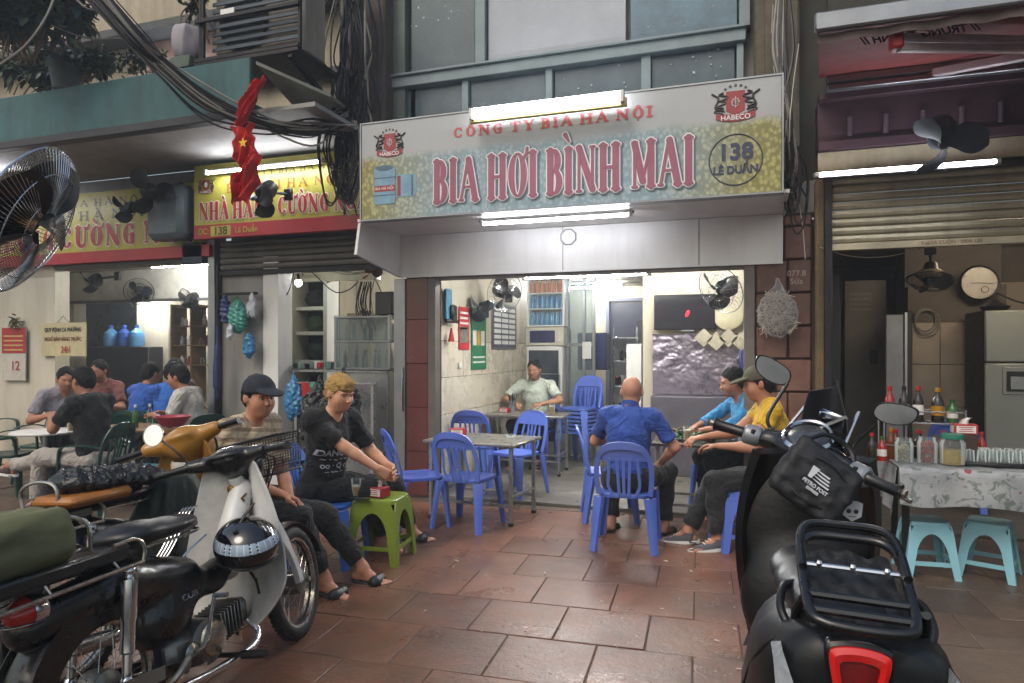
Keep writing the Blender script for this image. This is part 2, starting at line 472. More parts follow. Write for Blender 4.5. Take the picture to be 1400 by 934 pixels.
m_greycable = M('cable_grey', '#77736c', .5, var=.3, bump=0)
m_tube = EM('lit_tube', '#f4f6ff', TUBE); m_tubein = EM('lit_tube_inside', '#f6f6f2', TUBE_IN)
def m_tiled(name, col, dc, rough=.38):
    s = NT(name); c = C(col)
    oi = s.N('ShaderNodeObjectInfo'); geo = s.N('ShaderNodeNewGeometry'); P = geo.outputs['Position']
    n1 = s.noise(1.1, 6, .7, P); n2 = s.noise(7, 6, .75, P); n3 = s.noise(60, 4, .7, P)
    base = s.mix(s.ramp(n1, (.35, .65)), C(col), C(dc))
    base = s.mix(s.math('MULTIPLY', s.ramp(n2, (.46, .72)), .6), base, C('#4f4036')); base = s.mix(s.math('MULTIPLY', s.ramp(s.noise(.55, 5, .6, P), (.5, .68)), .45), base, C('#3f332b'))
    base = s.mix(s.math('MULTIPLY', s.ramp(n3, (.6, .75)), .35), base, C('#94806f')); base = s.mix(s.math('MULTIPLY', s.ramp(s.noise(26, 8, .8, P), (.58, .64)), .5), base, C('#3a2c25'))
    hv = s.N('ShaderNodeHueSaturation'); s.L(s.math('MULTIPLY_ADD', oi.outputs['Random'], .35, .82), hv.inputs['Value']); s.L(base, hv.inputs['Color'])
    s.L(hv.outputs[0], s.b.inputs['Base Color'])
    s.L(s.math('MULTIPLY_ADD', s.noise(2.3, 6, .7, P), .7, rough-.38), s.b.inputs['Roughness'])
    s.bump(s.math('ADD', s.noise(16, 5, .7, P), s.math('MULTIPLY', n3, .4)), .005)
    return s.mat
m_terra = m_tiled('terracotta_tile', '#7a503b', '#5a3e30', .38)
m_terrag = m_tiled('dusty_tile', '#5f4d3f', '#463b33', .5)
# ================================================================ ground
g = MB(); g.grid(lambda u, v: (-60+120*u, -60+120*v, -.075), 8, 8); struct('ground', g, m_asph)
pv = MB(); pv.bb(-16, 14, 1.0, 6.62, -.06, -.0028); pave = struct('pavement', pv, M('mortar_bed', '#4a3930', .85, var=.4, scale=3))
mst = MB(); mst.bb(-16, 14, .8, .998, -.07, .0, .01); kerb = struct('kerb', mst, m_grey)
# each terracotta tile is its own piece
TS = .48
tm = [MB().box((0, 0, -.011), (TS-.008, TS-.008, .024), None, .003).mesh('tile', m) for m in (m_terra, m_terrag)]
ta = rad(3.0); tax = V((math.cos(ta), math.sin(ta))); tay = V((-math.sin(ta), math.cos(ta)))
to = V((aZ(755, 875).x, aZ(755, 875).y))
rt = random.Random(3); nt_ = 0; far_t = MB()
def tile_at(i, j):
    off = .5 if j % 2 else 0
    return to+tax*((i+off+.5)*TS)+tay*((j+.5)*TS)
for j in range(-4, 9):
    for i in range(-32, 22):
        c = tile_at(i, j)
        if not (1.1 < c.y < 6.6 and -13 < c.x < 7): continue
        d = V((c.x, c.y)).dot(FW); lat = V((c.x, c.y)).dot(RT)
        vis = d > 2.4 and abs(lat) < d*.80 and c.y < 6.42
        grey = c.x < -4.1 or c.x > .75
        dz = rt.uniform(-.0025, .0025)
        if vis and nt_ < 298:
            o = bpy.data.objects.new('tile', tm[1 if grey else 0]); COL.objects.link(o)
            o.parent = pave; o.location = (c.x, c.y, dz); o.rotation_euler = (rt.uniform(-.003, .003), rt.uniform(-.003, .003), ta+rt.uniform(-.004, .004)); nt_ += 1
        else:
            R = Matrix.Rotation(ta, 3, 'Z'); far_t.box((c.x, c.y, -.011+dz), (TS-.012, TS-.012, .024), R)
far_t.build('tile_field', m_terrag, pave, kind='stuff')
# litter and cigarette ends on the tiles
lt = MB(); rl = random.Random(5)
for px, py in ((745, 784), (823, 823), (945, 781), (905, 833), (1005, 860), (980, 876), (910, 767), (581, 836), (625, 767), (620, 775), (665, 787), (1010, 915)):
    p = aZ(px, py, .004); a = rl.uniform(0, 3)
    lt.box((p.x, p.y, .006), (.028 if px != 745 else .06, .009 if px != 745 else .015, .007), Matrix.Rotation(a, 3, 'Z'), .002)
for k in range(70):
    p = aZ(rl.uniform(560, 1010), 480+rl.uniform(235, 450), .004)
    lt.box((p.x, p.y, .003), (rl.uniform(.004, .012), .004, .003), Matrix.Rotation(rl.uniform(0, 3), 3, 'Z'))
tag(lt.build('litter', M('paper_scrap', '#b8b0a4', .8)), 'scattered cigarette ends and paper scraps on the terracotta tiles', 'litter', kind='stuff')
# ================================================================ shop floors
YF = 6.44
fl = MB(); fl.bb(-3.04, .4, YF+.02, 12.4, -.05, .035, .004); struct('shop_floor', fl, m_conc)
fl = MB(); fl.bb(-14, -3.05, YF+.02, 12.4, -.05, .03, .004); struct('shop_floor', fl, m_conc)
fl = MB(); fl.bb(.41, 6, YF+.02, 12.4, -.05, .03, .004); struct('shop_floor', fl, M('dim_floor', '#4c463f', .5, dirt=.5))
# ================================================================ main shop building
CEIL = 2.66
b = thing('shop_building', 'beer shop building with white fascia, brown tiled pier and open lit front', 'building', (-1.5, YF, 0))
k = MB(); k.bb(-3.38, .36, YF-.05, YF, 2.30, 2.73, .004); k.bb(-3.38, .36, YF-.052, YF-.05, 2.295, 2.31)
k.build('fascia_panel', m_white, b, True)
k = MB(); k.bb(-3.38, .36, 5.56, YF-.052, 2.732, 2.76); k.build('soffit', m_white, b, True)
for x in (-1.62, -.35): k = MB(); k.bb(x-.004, x+.004, YF-.054, YF-.0505, 2.31, 2.728); k.build('panel_seam', m_grey, b, True)
k = MB(); k.poly([(-3.41, 5.62, 2.735), (-3.41, YF, 2.735), (-3.41, YF, 2.30), (-3.41, 5.55, 2.43)], (.028, 0, 0)); k.build('cheek_board', m_white, b, True)
k = MB(); k.bb(-3.04, .05, YF+.002, YF+.25, 2.285, 2.74); k.build('lintel', m_grey, b, True)
k = MB(); k.bb(.361, .72, YF+.02, YF+.3, 2.742, 3.02); k.bb(-3.38, .36, YF+.002, YF+.3, 2.742, 3.0); k.bb(-3.38, .6, YF+.06, YF+.35, 3.0, 7.5); k.build('wall', m_grey, b, True)
k = MB(); k.bb(-3.035, .6, YF+.26, 12.4, CEIL, CEIL+.06); k.build('ceiling', m_ceil, b, True)
k = MB()
for y in np.arange(7.0, 12.3, .62): k.bb(-3.03, .4, y, y+.02, CEIL-.008, CEIL-.001)
for x in np.arange(-2.7, .4, .62): k.bb(x, x+.02, 6.7, 12.3, CEIL-.0095, CEIL-.0085)
k.build('ceiling_grid', m_grey, b, True)
# brown pier of polished tiles
k = MB(); k.bb(-3.40, -3.045, YF+.012, YF+.4, .02, 2.295); k.build('pier', M('pier_core', '#2b2320', .8), b, True)
m_ptile = M('brown_pier_tile', '#5e2f2b', .22, var=.14, scale=4, dirt=.2, bump=.0006, objvar=.12)
pt = MB().box((0, 0, 0), (.25, .02, .455), None, .003).mesh('tile', m_ptile)
for i in range(5):
    o = bpy.data.objects.new('tile', pt); COL.objects.link(o); o.parent = b; o.location = V((-3.20, YF-.0, .25+i*.46))-V(b.location)
k = MB(); k.bb(-3.46, -3.335, YF-.03, YF+.05, 0, 2.29, .004); k.bb(-3.34, -3.33, YF-.028, YF+.05, 0, 2.29); k.build('steel_post', m_alu, b, True)
k = MB(); k.bb(-3.07, -2.985, YF-.02, YF+.1, 0, 2.29, .004); k.build('door_frame', M('door_frame_brown', '#57504a', .5), b, True)
k = MB(); k.bb(-3.36, -3.345, YF-.06, YF-.035, .9, 1.35, .004); k.cyl((-3.352, YF-.045, .95), (-3.352, YF-.03, .95), .012); k.build('pull_handle', m_steel, b, True)
# left inner wall, cream tiles
k = MB(); k.bb(-3.10, -3.052, YF+.26, 12.4, .03, CEIL); k.build('wall', M('wall_core', '#7d7567', .8), b, True)
m_ctile = M('cream_wall_tile', '#c6bdab', .28, var=.05, scale=2, dirt=.18, dcol='#7b6f5e', bump=.0004, objvar=.03)
wt = MB().box((0, 0, 0), (.012, .595, .395), None, .003).mesh('tile', m_ctile)
for iy in range(6):
    for iz in range(4):
        o = bpy.data.objects.new('tile', wt); COL.objects.link(o); o.parent = b
        o.location = V((-3.046, YF+.56+iy*.6, .24+iz*.4))-V(b.location)
k = MB(); k.bb(-3.052, -3.043, YF+.26, 10.2, 1.645, CEIL); k.build('upper_wall', m_cream, b, True)
# back wall with dark doorway, right inner wall facing the street
k = MB(); k.bb(-3.05, -2.2, 11.9, 12.0, .03, CEIL); k.bb(-1.46, .4, 11.9, 12.0, .03, CEIL); k.bb(-2.2, -1.46, 11.9, 12.0, 2.42, CEIL); k.build('back_wall', m_cream, b, True)
k = MB(); k.bb(-2.4, -1.2, 12.9, 12.95, .03, 2.6); k.build('corridor_wall', M('corridor_grey', '#c4c2bc', .7), b, True)
k = MB(); k.bb(-2.23, -2.17, 11.86, 12.02, .03, 2.45); k.bb(-1.49, -1.43, 11.86, 12.02, .03, 2.45); k.bb(-2.17, -1.49, 11.86, 12.02, 2.40, 2.45); k.build('door_frame', M('doorway_blue', '#6a6e84', .5), b, True)
k = MB(); k.bb(-2.17, -1.49, 11.95, 11.98, 2.05, 2.38); k.bb(-2.17, -1.72, 11.94, 11.975, 1.75, 2.05); k.build('transom', M('transom_dark', '#3c3d4c', .4), b, True)
WY = 8.6
k = MB(); k.bb(-1.15, .6, WY, WY+.12, .03, CEIL); k.bb(-1.15, -1.03, WY-.001, 11.9, .03, CEIL); k.build('partition_wall', m_cream, b, True)
k = MB(); k.bb(.06, .14, YF+.26, WY, .03, CEIL); k.build('side_wall', m_cream, b, True)
# right pier: grey frame post, red-brown stone blocks, drain pipe
k = MB(); k.bb(.035, .125, YF-.03, YF+.1, 0, 2.30, .004); k.build('steel_post', M('post_taupe', '#6b625c', .5), b, True)
k = MB(); k.bb(.13, .60, YF+.016, YF+.5, 0, 2.74); k.build('pier', M('pier_mortar', '#3a302b', .9), b, True)
m_stone = M('red_stone_block', '#6b4a3e', .6, var=.3, scale=7, dirt=.35, dcol='#3d2a25', bump=.003, bscale=30, objvar=.16)
rs = random.Random(2); z = .01; row = 0
while z < 2.70:
    hgt = min(.29, 2.72-z)
    cuts = (.135, .30, .595) if row % 2 == 0 else (.135, .40, .595)
    if z > 2.3: cuts = (.365, .595)
    for a, c in zip(cuts, cuts[1:]):
        k = MB(); k.bb(a+.006, c-.006, YF-.02-rs.uniform(0, .01), YF+.03, z+.006, z+hgt-.006, .012); k.build('stone_block', m_stone, b, True)
    z += hgt; row += 1
k = MB(); k.bb(.135, .36, YF-.018, YF+.02, 2.1, 2.293, .003); k.build('beam_end', M('maroon_board', '#4a2420', .5), b, True)
k = MB(); k.bb(.615, .70, YF-.09, YF+.06, 0, 3.0, .02); k.build('door_jamb', M('ochre_jamb', '#6e5a3c', .7, var=.3, dirt=.5), b, True)
text('077.8\nSửa', .07, M('chalk', '#a8968a', .9), (.47, YF-.034, 2.17), FRONT, b, ext=.0005)
# ---------------- upper storey windows, thing by thing
u = thing('window_wall', 'grey green framed window wall of the upper storey above the long beer sign', 'windows', (-1.5, YF-.02, 3))
YW = YF-.02
def px_x(px, Y=YW): r = ray(px, 100); return Y/r.y*r.x
xs = [px_x(q) for q in (527, 556, 638, 752, 884, 1012)]
k = MB(); k.bb(xs[0]-.06, xs[0]+.26, YW-.06, YW+.1, 3.1, 7.2, .006); k.build('corner_post', M('post_green', '#56625c', .6, dirt=.4), u, True)
k = MB(); k.bb(xs[0], xs[5]+.05, YW-.09, YW+.06, 4.27, 4.38, .008); k.bb(xs[0], xs[5]+.05, YW-.12, YW-.04, 4.38, 4.405, .004); k.build('sill', m_upf, u, True)
k = MB(); k.bb(xs[0], xs[5], YW-.03, YW+.05, 3.18, 3.3); k.build('lower_rail', m_upf, u, True)
for x, wd in ((xs[2], .07), (xs[3], .07), (xs[4], .09), (xs[5], .06)):
    k = MB(); k.bb(x-wd/2, x+wd/2, YW-.05, YW+.06, 3.1, 4.268, .006); k.build('mullion', m_upf, u, True)
for a, c in zip(xs[1:], xs[2:]):
    k = MB(); k.bb(a+.05, c-.05, YW+.0, YW+.02, 3.3, 4.26); k.build('pane', m_pane, u, True)
k = MB(); k.bb(xs[0]+.2, xs[1]+.1, YW+.0, YW+.02, 3.3, 4.26); k.build('pane', m_pane, u, True)
for a, c, m in ((xs[1]+.06, px_x(650), M('dark_panel', '#42545a', .4, var=.15, dirt=.2)), (px_x(668), px_x(856), m_panel), (px_x(862), px_x(1008), M('blue_panel', '#557080', .4, var=.2, dirt=.4, dcol='#2b3535'))):
    k = MB(); k.bb(a, c, YW-.01, YW+.03, 4.41, 7.0, .004); k.build('pane', m, u, True)
k = MB(); k.bb(px_x(652), px_x(666), YW-.06, YW+.05, 4.407, 7.0, .006); k.build('mullion', m_upf, u, True)
k = MB(); k.bb(px_x(1010), px_x(1026), YW-.06, YW+.05, 4.407, 7.0, .006); k.build('mullion', m_upf, u, True)
k = MB(); rf = random.Random(8)
for n in range(34):
    px = rf.choice([rf.uniform(760, 1000), rf.uniform(930, 1010), rf.uniform(560, 630)]); X = px_x(px)
    z = rf.uniform(3.95, 4.25) if px > 700 else rf.uniform(4.9, 5.1)
    if rf.random() < .3 and px > 880: z = rf.uniform(4.5, 5.0)
    s_ = rf.uniform(.006, .022)
    k.poly([(X, YW-.013, z), (X+s_, YW-.013, z+s_*rf.uniform(-.5, .5)), (X+s_*.6, YW-.013, z+s_), (X-s_*.2, YW-.013, z+s_*.7)], (0, .004, 0))
k.build('paint_fleck', M('peeling_paint', '#a9b4b8', .8), u, True, kind='stuff')
# mottled pillars left and right of the windows
m_pil = M('stained_pillar', '#4d423c', .85, var=.4, scale=12, dirt=.6, dcol='#1f1c1c', streak=True, bump=.006, bscale=20)
k = MB(); k.bb(-3.98, -3.44, 6.18, 6.6, 2.8, 7.4, .02); tag(k.build('concrete_pillar', m_pil), 'stained brown concrete pillar left of the upper windows behind the cables', 'pillar')
k = MB(); k.bb(.12, .48, 6.22, 6.6, 3.0, 7.4, .02); k.bb(.20, .38, 6.19, 6.22, 3.0, 7.4, .01)
tag(k.build('concrete_pillar', M('beige_pillar', '#5f5848', .85, var=.3, scale=9, dirt=.5, dcol='#2a2622', streak=True, bump=.004, bscale=25)), 'beige concrete pillar right of the upper windows above the crest', 'pillar')
# ================================================================ right shop building
rb = thing('shop_building', 'dim shop building under the red awning with its shutter half rolled up', 'building', (2, YF, 0))
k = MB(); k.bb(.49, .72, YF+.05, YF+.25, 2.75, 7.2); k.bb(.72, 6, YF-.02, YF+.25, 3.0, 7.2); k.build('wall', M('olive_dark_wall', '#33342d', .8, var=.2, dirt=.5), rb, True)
k = MB(); k.bb(.62, 6, 6.22, YF-.02, 3.22, 3.62, .004); k.bb(.62, 6, 6.14, 6.219, 3.60, 3.66, .006); k.bb(.62, 6, 6.17, 6.219, 3.19, 3.27, .006); k.build('metal_fascia', m_maroon, rb, True)
for i in range(20):
    k = MB(); x = .86+i*.265; k.cyl((x, 6.195, 3.30), (x, 6.195, 3.44), .02, 8); k.ball((x, 6.195, 3.445), .023, 8); k.build('peg', M('peg_plum', '#51404a', .5), rb, True)
k = MB(); k.bb(.62, 6, 6.2, 6.219, 3.03, 3.185, .003); k.build('cream_board', M('cream_board', '#a59a80', .6, dirt=.4, streak=True), rb, True)
k = MB(); k.bb(.72, 6, 6.3, 6.42, 2.99, 3.029); k.build('shutter_box', M('box_dark', '#3b332e', .6), rb, True)
for i in range(8):
    k = MB(); z0 = 2.44+i*.0705
    k.rings([[V((x, 6.37, z0)), V((x, 6.352, z0+.012)), V((x, 6.345, z0+.035)), V((x, 6.352, z0+.06)), V((x, 6.37, z0+.069)), V((x, 6.385, z0+.035))] for x in (.72, 6)])
    k.build('shutter_slat', m_shut, rb, True, ang=25)
k = MB(); k.bb(.72, 6, 6.33, 6.40, 2.38, 2.437, .004); k.build('bottom_rail', M('rail_cream', '#b3a88c', .5, dirt=.4), rb, True)
text('KHÓA CUỐN · 0904 138', .04, M('rail_print', '#7a4a3c', .8), (1.62, 6.327, 2.41), FRONT, rb, ext=.0005)
k = MB(); k.bb(.68, .74, 6.28, 6.42, 0, 3.0, .005); k.build('guide_rail', m_iron, rb, True)
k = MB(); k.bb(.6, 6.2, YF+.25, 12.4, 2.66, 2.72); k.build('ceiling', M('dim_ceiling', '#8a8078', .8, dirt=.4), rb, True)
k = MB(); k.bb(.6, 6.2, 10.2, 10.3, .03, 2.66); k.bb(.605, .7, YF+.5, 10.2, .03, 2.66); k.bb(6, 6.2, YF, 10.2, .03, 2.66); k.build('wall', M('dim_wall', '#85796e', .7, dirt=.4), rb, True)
# tiled block inside with a recess
k = MB(); k.bb(1.72, 2.62, 8.3, 8.9, .03, 2.22); k.bb(2.62, 5.9, 8.75, 8.9, .03, 2.66); k.bb(1.72, 2.62, 8.45, 8.9, 2.22, 2.66); k.build('partition_wall', M('block_core', '#564e45', .8), rb, True)
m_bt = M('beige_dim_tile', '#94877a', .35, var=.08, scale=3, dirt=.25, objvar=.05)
wt = MB().box((0, 0, 0), (.292, .012, .44), None, .003).mesh('tile', m_bt)
for ix in range(3):
    for iz in range(4):
        o = bpy.data.objects.new('tile', wt); COL.objects.link(o); o.parent = rb; o.location = V((1.87+ix*.298, 8.295, .27+iz*.447))-V(rb.location)
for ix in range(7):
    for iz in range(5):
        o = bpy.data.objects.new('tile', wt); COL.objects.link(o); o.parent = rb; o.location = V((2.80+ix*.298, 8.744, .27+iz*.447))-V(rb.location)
# ================================================================ left buildings
lb = thing('shop_building', 'left hand eatery building with a white bulkhead and cream walls under two yellow signs', 'building', (-7, YF, 0))
k = MB(); k.bb(-16, -8.36, YF, YF+.2, .03, 3.66); k.build('wall', m_cream, lb, True)
k = MB(); k.bb(-8.36, -5.83, YF, YF+.2, 2.58, 3.66); k.build('lintel', m_grey, lb, True)
k = MB(); k.bb(-8.36, -5.86, YF-.02, YF-.001, 2.585, 2.70, .003); k.bb(-8.36, -5.86, YF-.03, YF-.021, 2.60, 2.615); k.build('shutter_box', M('shutter_box_bluegrey', '#5d6669', .45, dirt=.3), lb, True)
k = MB(); k.bb(-5.87, -5.77, YF-.06, YF+.1, 0, 3.0, .006); k.build('steel_post', m_alu, lb, True)
k = MB(); k.bb(-5.765, -5.73, YF-.05, YF+.08, 0, 2.55, .004); k.build('black_post', m_iron, lb, True)
k = MB(); k.bb(-5.73, -5.13, YF+.02, YF+.16, 0.02, 2.62); k.build('wall', m_grey, lb, True)
k = MB(); k.bb(-5.135, -4.93, YF-.01, YF+.25, 0.02, 2.60, .004); k.build('door_jamb', m_white, lb, True)
k = MB(); k.bb(-5.73, -3.47, YF+.17, YF+.3, 2.5, 3.6); k.build('lintel', m_grey, lb, True)
for i in range(5):
    k = MB(); z0 = 2.46+i*.07
    k.rings([[V((x, YF-.0, z0)), V((x, YF-.018, z0+.012)), V((x, YF-.025, z0+.035)), V((x, YF-.018, z0+.06)), V((x, YF, z0+.068)), V((x, YF+.015, z0+.035))] for x in (-5.72, -3.40)])
    k.build('shutter_slat', m_shutg, lb, True, ang=25)
k = MB(); k.bb(-5.72, -3.47, YF-.04, YF+.02, 2.40, 2.457, .004); k.build('bottom_rail', m_iron, lb, True)
# interior A
k = MB(); k.bb(-12.9, -5.6, 9.6, 9.7, .03, 2.75); k.bb(-12.9, -12.8, YF+.2, 9.6, .03, 2.75); k.bb(-5.72, -5.62, YF+.17, 9.6, .03, 2.75); k.build('back_wall', m_cream, lb, True)
k = MB(); k.bb(-12.9, -3.1, YF+.21, 12, 2.76, 2.8); k.build('ceiling', m_ceil, lb, True)
k = MB(); k.bb(-12, -5.73, 7.9, 8.1, 2.28, 2.75, .004); k.build('bulkhead', M('bulkhead_white', '#cfccc2', .5, dirt=.2), lb, True)
k = MB(); k.bb(-12, -5.73, 7.84, 7.9, 2.26, 2.30, .003); k.build('ledge', m_alu, lb, True)
k = MB(); k.bb(-12.7, -11.35, 9.1, 9.598, .03, 2.6, .003); k.build('pilaster', m_cream, lb, True); k = MB(); k.bb(-10.0, -9.3, 9.2, 9.598, .03, 2.6, .003); k.build('pilaster', m_cream, lb, True)
# interior B
k = MB(); k.bb(-5.6, -3.2, 9.2, 9.3, .03, 2.75); k.bb(-3.26, -3.115, YF+.4, 9.2, .03, 2.75); k.bb(-5.61, -4.4, 7.7, 7.8, 2.45, 2.75); k.build('back_wall', m_cream, lb, True)
# upper left: teal balcony band, soffit, lit room behind plants
tb = thing('balcony', 'weathered teal balcony band with plants on it above the two yellow signs', 'balcony', (-8, 5, 3.6))
k = MB(); k.bb(-14, -4.12, 4.98, 5.04, 3.68, 4.14, .01); k.bb(-14, -4.15, 5.041, 5.3, 3.70, 3.76); k.build('parapet', m_teal, tb, True)
k = MB(); k.bb(-14, -4.10, 4.95, 5.06, 3.60, 3.679, .006); k.build('edge_beam', M('edge_beam', '#2a2b2f', .6, dirt=.4), tb, True)
k = MB(); k.bb(-14, -3.5, 5.062, YF-.02, 3.66, 3.699); k.build('soffit', M('soffit_grey', '#8f8d88', .7, var=.1, dirt=.5, dcol='#4a4641'), tb, True)
k = MB(); k.bb(-7.95, -7.85, 5.07, 5.2, 3.38, 3.655, .004); k.bar((-9.2, 5.1, 3.62), (-7.9, 5.12, 3.42), .05, .05); k.build('bracket', m_iron, tb, True)
k = MB(); k.bb(-14, -5.0, 5.3, 6.6, 3.76, 3.8); k.build('balcony_floor', m_grey, tb, True)
ub = thing('upper_wall', 'cream upper wall with red brown beams behind the balcony plants', 'wall', (-8, 6.6, 3.8))
k = MB(); k.bb(-14, -3.98, 6.62, 6.8, 3.8, 7.2); k.build('wall', M('upper_cream', '#a89c86', .7, var=.12, dirt=.45, streak=True), ub, True)
k = MB(); k.bb(-14, -4.2, 6.50, 6.615, 4.60, 4.68, .005); k.bb(-14, -4.2, 6.3, 6.615, 5.35, 5.45, .005); k.build('ledge', M('ledge_dark', '#3f4142', .6), ub, True)
k = MB(); k.bb(-7.0, -5.5, 6.55, 6.615, 5.0, 5.34, .004); k.build('panel', M('brown_panel', '#6a5348', .6), ub, True)
# ================================================================ fluorescent lamps
def tube_lamp(x0, x1, y, z, label, hz=.045, lit=True, dz=.0, dy=-.05, hc=None, box=True):
    inside = y > YF+.2 and z < 3
    """batten lamp along X: housing behind, tube in front (dy) and above/below (dz)"""
    t = thing('tube_lamp', label, 'lamp', ((x0+x1)/2, y, z), group='fluorescent tube lamps')
    if box:
        k = MB(); k.bb(x0, x1, y, y+.04, z-hz/2, z+hz/2, .006); k.build('housing', hc or m_alu, t, True)
    k = MB(); k.cyl((x0+.05, y+dy, z+dz), (x1-.05, y+dy, z+dz), .0145, 10); k.build('tube', (m_tubein if inside else m_tube) if lit else m_white, t, True)
    for x in (x0+.03, x1-.03):
        k = MB(); k.box((x, y+dy*.6, z+dz*.5), (.03, abs(dy)+.03, abs(dz)+.035), None, .004); k.build('end_cap', m_white, t, True)
    return t
p, q = aY(640, 150, 5.32), aY(856, 122, 5.32)
m_yel = M('yellowed_housing', '#c9c07e', .5, dirt=.2)
tube_lamp(p.x, q.x, 5.34, 3.49, 'bright tube lamp with a yellowed housing across the top edge of the long beer sign', .07, dz=.06, dy=-.03, hc=m_yel)
p, q = aY(652, 303, 5.75), aY(866, 287, 5.75)
tube_lamp(p.x, q.x, 5.78, 2.712, 'lit tube lamp on the white soffit below the red words of the beer sign', .02, dz=-.022, dy=.02, hc=m_grey)
p, q = aY(713, 378, 6.78), aY(890, 369, 6.78)
tube_lamp(p.x, q.x, 6.8, 2.30, 'lit tube lamp inside the doorway of the beer shop just under the fascia', .05, dy=-.03, dz=0)
tube_lamp(-2.5, -1.4, 7.6, 2.62, 'lit tube lamp on the ceiling deep inside the beer shop', .03, dz=-.03, dy=0)
tube_lamp(-2.9, -1.8, 11.2, 2.62, 'lit tube lamp on the ceiling at the far back of the beer shop', .03, dz=-.03, dy=0)
tube_lamp(-.95, -.05, 7.6, 2.62, 'lit tube lamp on the ceiling in front of the black television', .03, dz=-.03, dy=0)
p, q = aY(278, 217, 5.95), aY(444, 200, 5.95)
tube_lamp(p.x, q.x, 5.98, 3.48, 'lit tube lamp over the smaller yellow sign beside the hanging red flags', .05, dy=-.03, dz=-.02)
p, q = aY(1112, 246, 5.9), aY(1372, 228, 5.9)
tube_lamp(p.x, q.x, 5.93, 2.935, 'lit tube lamp above the cream roller shutter of the dim right shop', .045, dy=-.02, dz=.0)
tube_lamp(-9.6, -7.9, 5.7, 3.52, 'lit tube lamp under the balcony behind the big wire cage fan', .05, dz=-.03, dy=-.02)
tube_lamp(-7.6, -6.5, 7.2, 2.7, 'lit tube lamp on the ceiling of the left eatery above the seated group', .03, dz=-.03, dy=0)
tube_lamp(-9.9, -8.9, 9.0, 2.42, 'short lit tube lamp above the dark window in the left eatery', .03, dz=-.02, dy=-.03)
tube_lamp(-4.5, -3.4, 8.3, 2.66, 'lit tube lamp on the ceiling above the glass food cabinet', .03, dz=-.03, dy=0)
tube_lamp(-6.9, -5.9, 6.4, 4.84, 'lit tube lamp on the upper cream wall behind the hanging wires', .04, dy=-.03)
t = thing('tube_lamp', 'added unseen tube lamp brightening the dim right shop from behind the shutter', 'lamp', (2.4, 7.0, 2.6), group='fluorescent tube lamps')  # fill lamp added to brighten the right shop, out of sight behind its shutter
k = MB(); k.bb(1.9, 2.9, 7.0, 7.04, 2.6, 2.64, .004); k.build('housing', m_alu, t, True)
k = MB(); k.cyl((1.95, 7.02, 2.58), (2.85, 7.02, 2.58), .011, 10); k.build('tube', EM('fill_tube', '#ffe9c8', 95), t, True)
# bare bulb in the middle shop
t = thing('light_bulb', 'bare glowing bulb hanging by the shelves of the middle shop', 'bulb', aY(408, 387, 7.2))
c = aY(408, 387, 7.2)
k = MB(); k.ball(c, .045, 14); k.build('bulb', EM('lit_bulb', '#f6fff2', 30), t, True)
k = MB(); k.cyl(c+V((0, 0, .04)), c+V((0, 0, .1)), .02, 10); k.tube(catmull([c+V((0, 0, .1)), c+V((.05, 0, .22)), c+V((-.1, .1, .3))], 5), .005, 6); k.build('socket', m_black, t, True)
# ================================================================ the long beer sign
def m_signprint():
    s = NT('beer_sign_print'); P = s.N('ShaderNodeNewGeometry').outputs['Position']
    sep = s.N('ShaderNodeSeparateXYZ'); s.L(P, sep.inputs[0]); X, Z = sep.outputs[0], sep.outputs[2]
    vo = s.N('ShaderNodeTexVoronoi'); vo.inputs['Scale'].default_value = 30; s.L(s.mapping((1, 1, .8), vec=P), vo.inputs['Vector'])
    dots = s.ramp(vo.outputs['Distance'], (.25, .62))
    n = s.noise(3, 4, .6, P)
    # yellow green at both ends, washed blue grey in the middle
    ends = s.math('ABSOLUTE', s.math('ADD', X, 1.55)); ends = s.ramp(s.math('ADD', s.math('MULTIPLY', ends, .55), s.math('MULTIPLY', n, .15)), (.58, 1.08))
    colr = s.mix(ends, C('#98a9b3'), C('#a8a46a'))
    dk = s.mix(ends, C('#7b929b'), C('#7d7844'))
    foam = s.mix(dots, colr, dk)
    vo2 = s.N('ShaderNodeTexVoronoi'); vo2.inputs['Scale'].default_value = 21; s.L(P, vo2.inputs['Vector'])
    foam = s.mix(s.math('MULTIPLY', s.ramp(vo2.outputs['Distance'], (.08, .22), [(1, 1, 1, 1), (0, 0, 0, 1)]), .45), foam, C('#c9cdb4'))
    top = s.ramp(s.math('ADD', s.math('MULTIPLY', Z, .9), s.math('MULTIPLY', n, .06)), (2.93, 2.99)) if False else None
    lv = s.math('SUBTRACT', Z, s.math('MULTIPLY_ADD', n, .10, 3.24)); lv = s.ramp(s.math('MULTIPLY_ADD', lv, 14, .5), (.0, 1.))
    colr = s.mix(lv, foam, C('#a2a5a7'))
    g = s.noise(2.2, 7, .7, s.mapping((1, 1, .2), vec=P)); colr = s.mix(s.math('MULTIPLY', s.ramp(g, (.5, .8)), .25), colr, C('#6f7270'))
    s.L(colr, s.b.inputs['Base Color']); s.set(Roughness=.38); s.bump(s.noise(5, 3, .5, P), .004)
    return s.mat
YS = 5.5
sg = thing('shop_sign', 'long pale beer hall sign with mauve red capitals and the house number in a ring', 'sign', (-1.5, YS, 2.73))
k = MB(); k.bb(-3.30, .30, YS, YS+.09, 2.735, 3.61, .003); k.build('sign_board', m_signprint(), sg, True)
k = MB()
k.bb(-3.315, .315, YS-.008, YS+.1, 2.722, 2.735); k.bb(-3.315, .315, YS-.008, YS+.1, 3.61, 3.622); k.bb(-3.315, -3.301, YS-.008, YS+.1, 2.736, 3.609); k.bb(.301, .315, YS-.008, YS+.1, 2.736, 3.609)
k.build('frame', m_alu, sg, True)
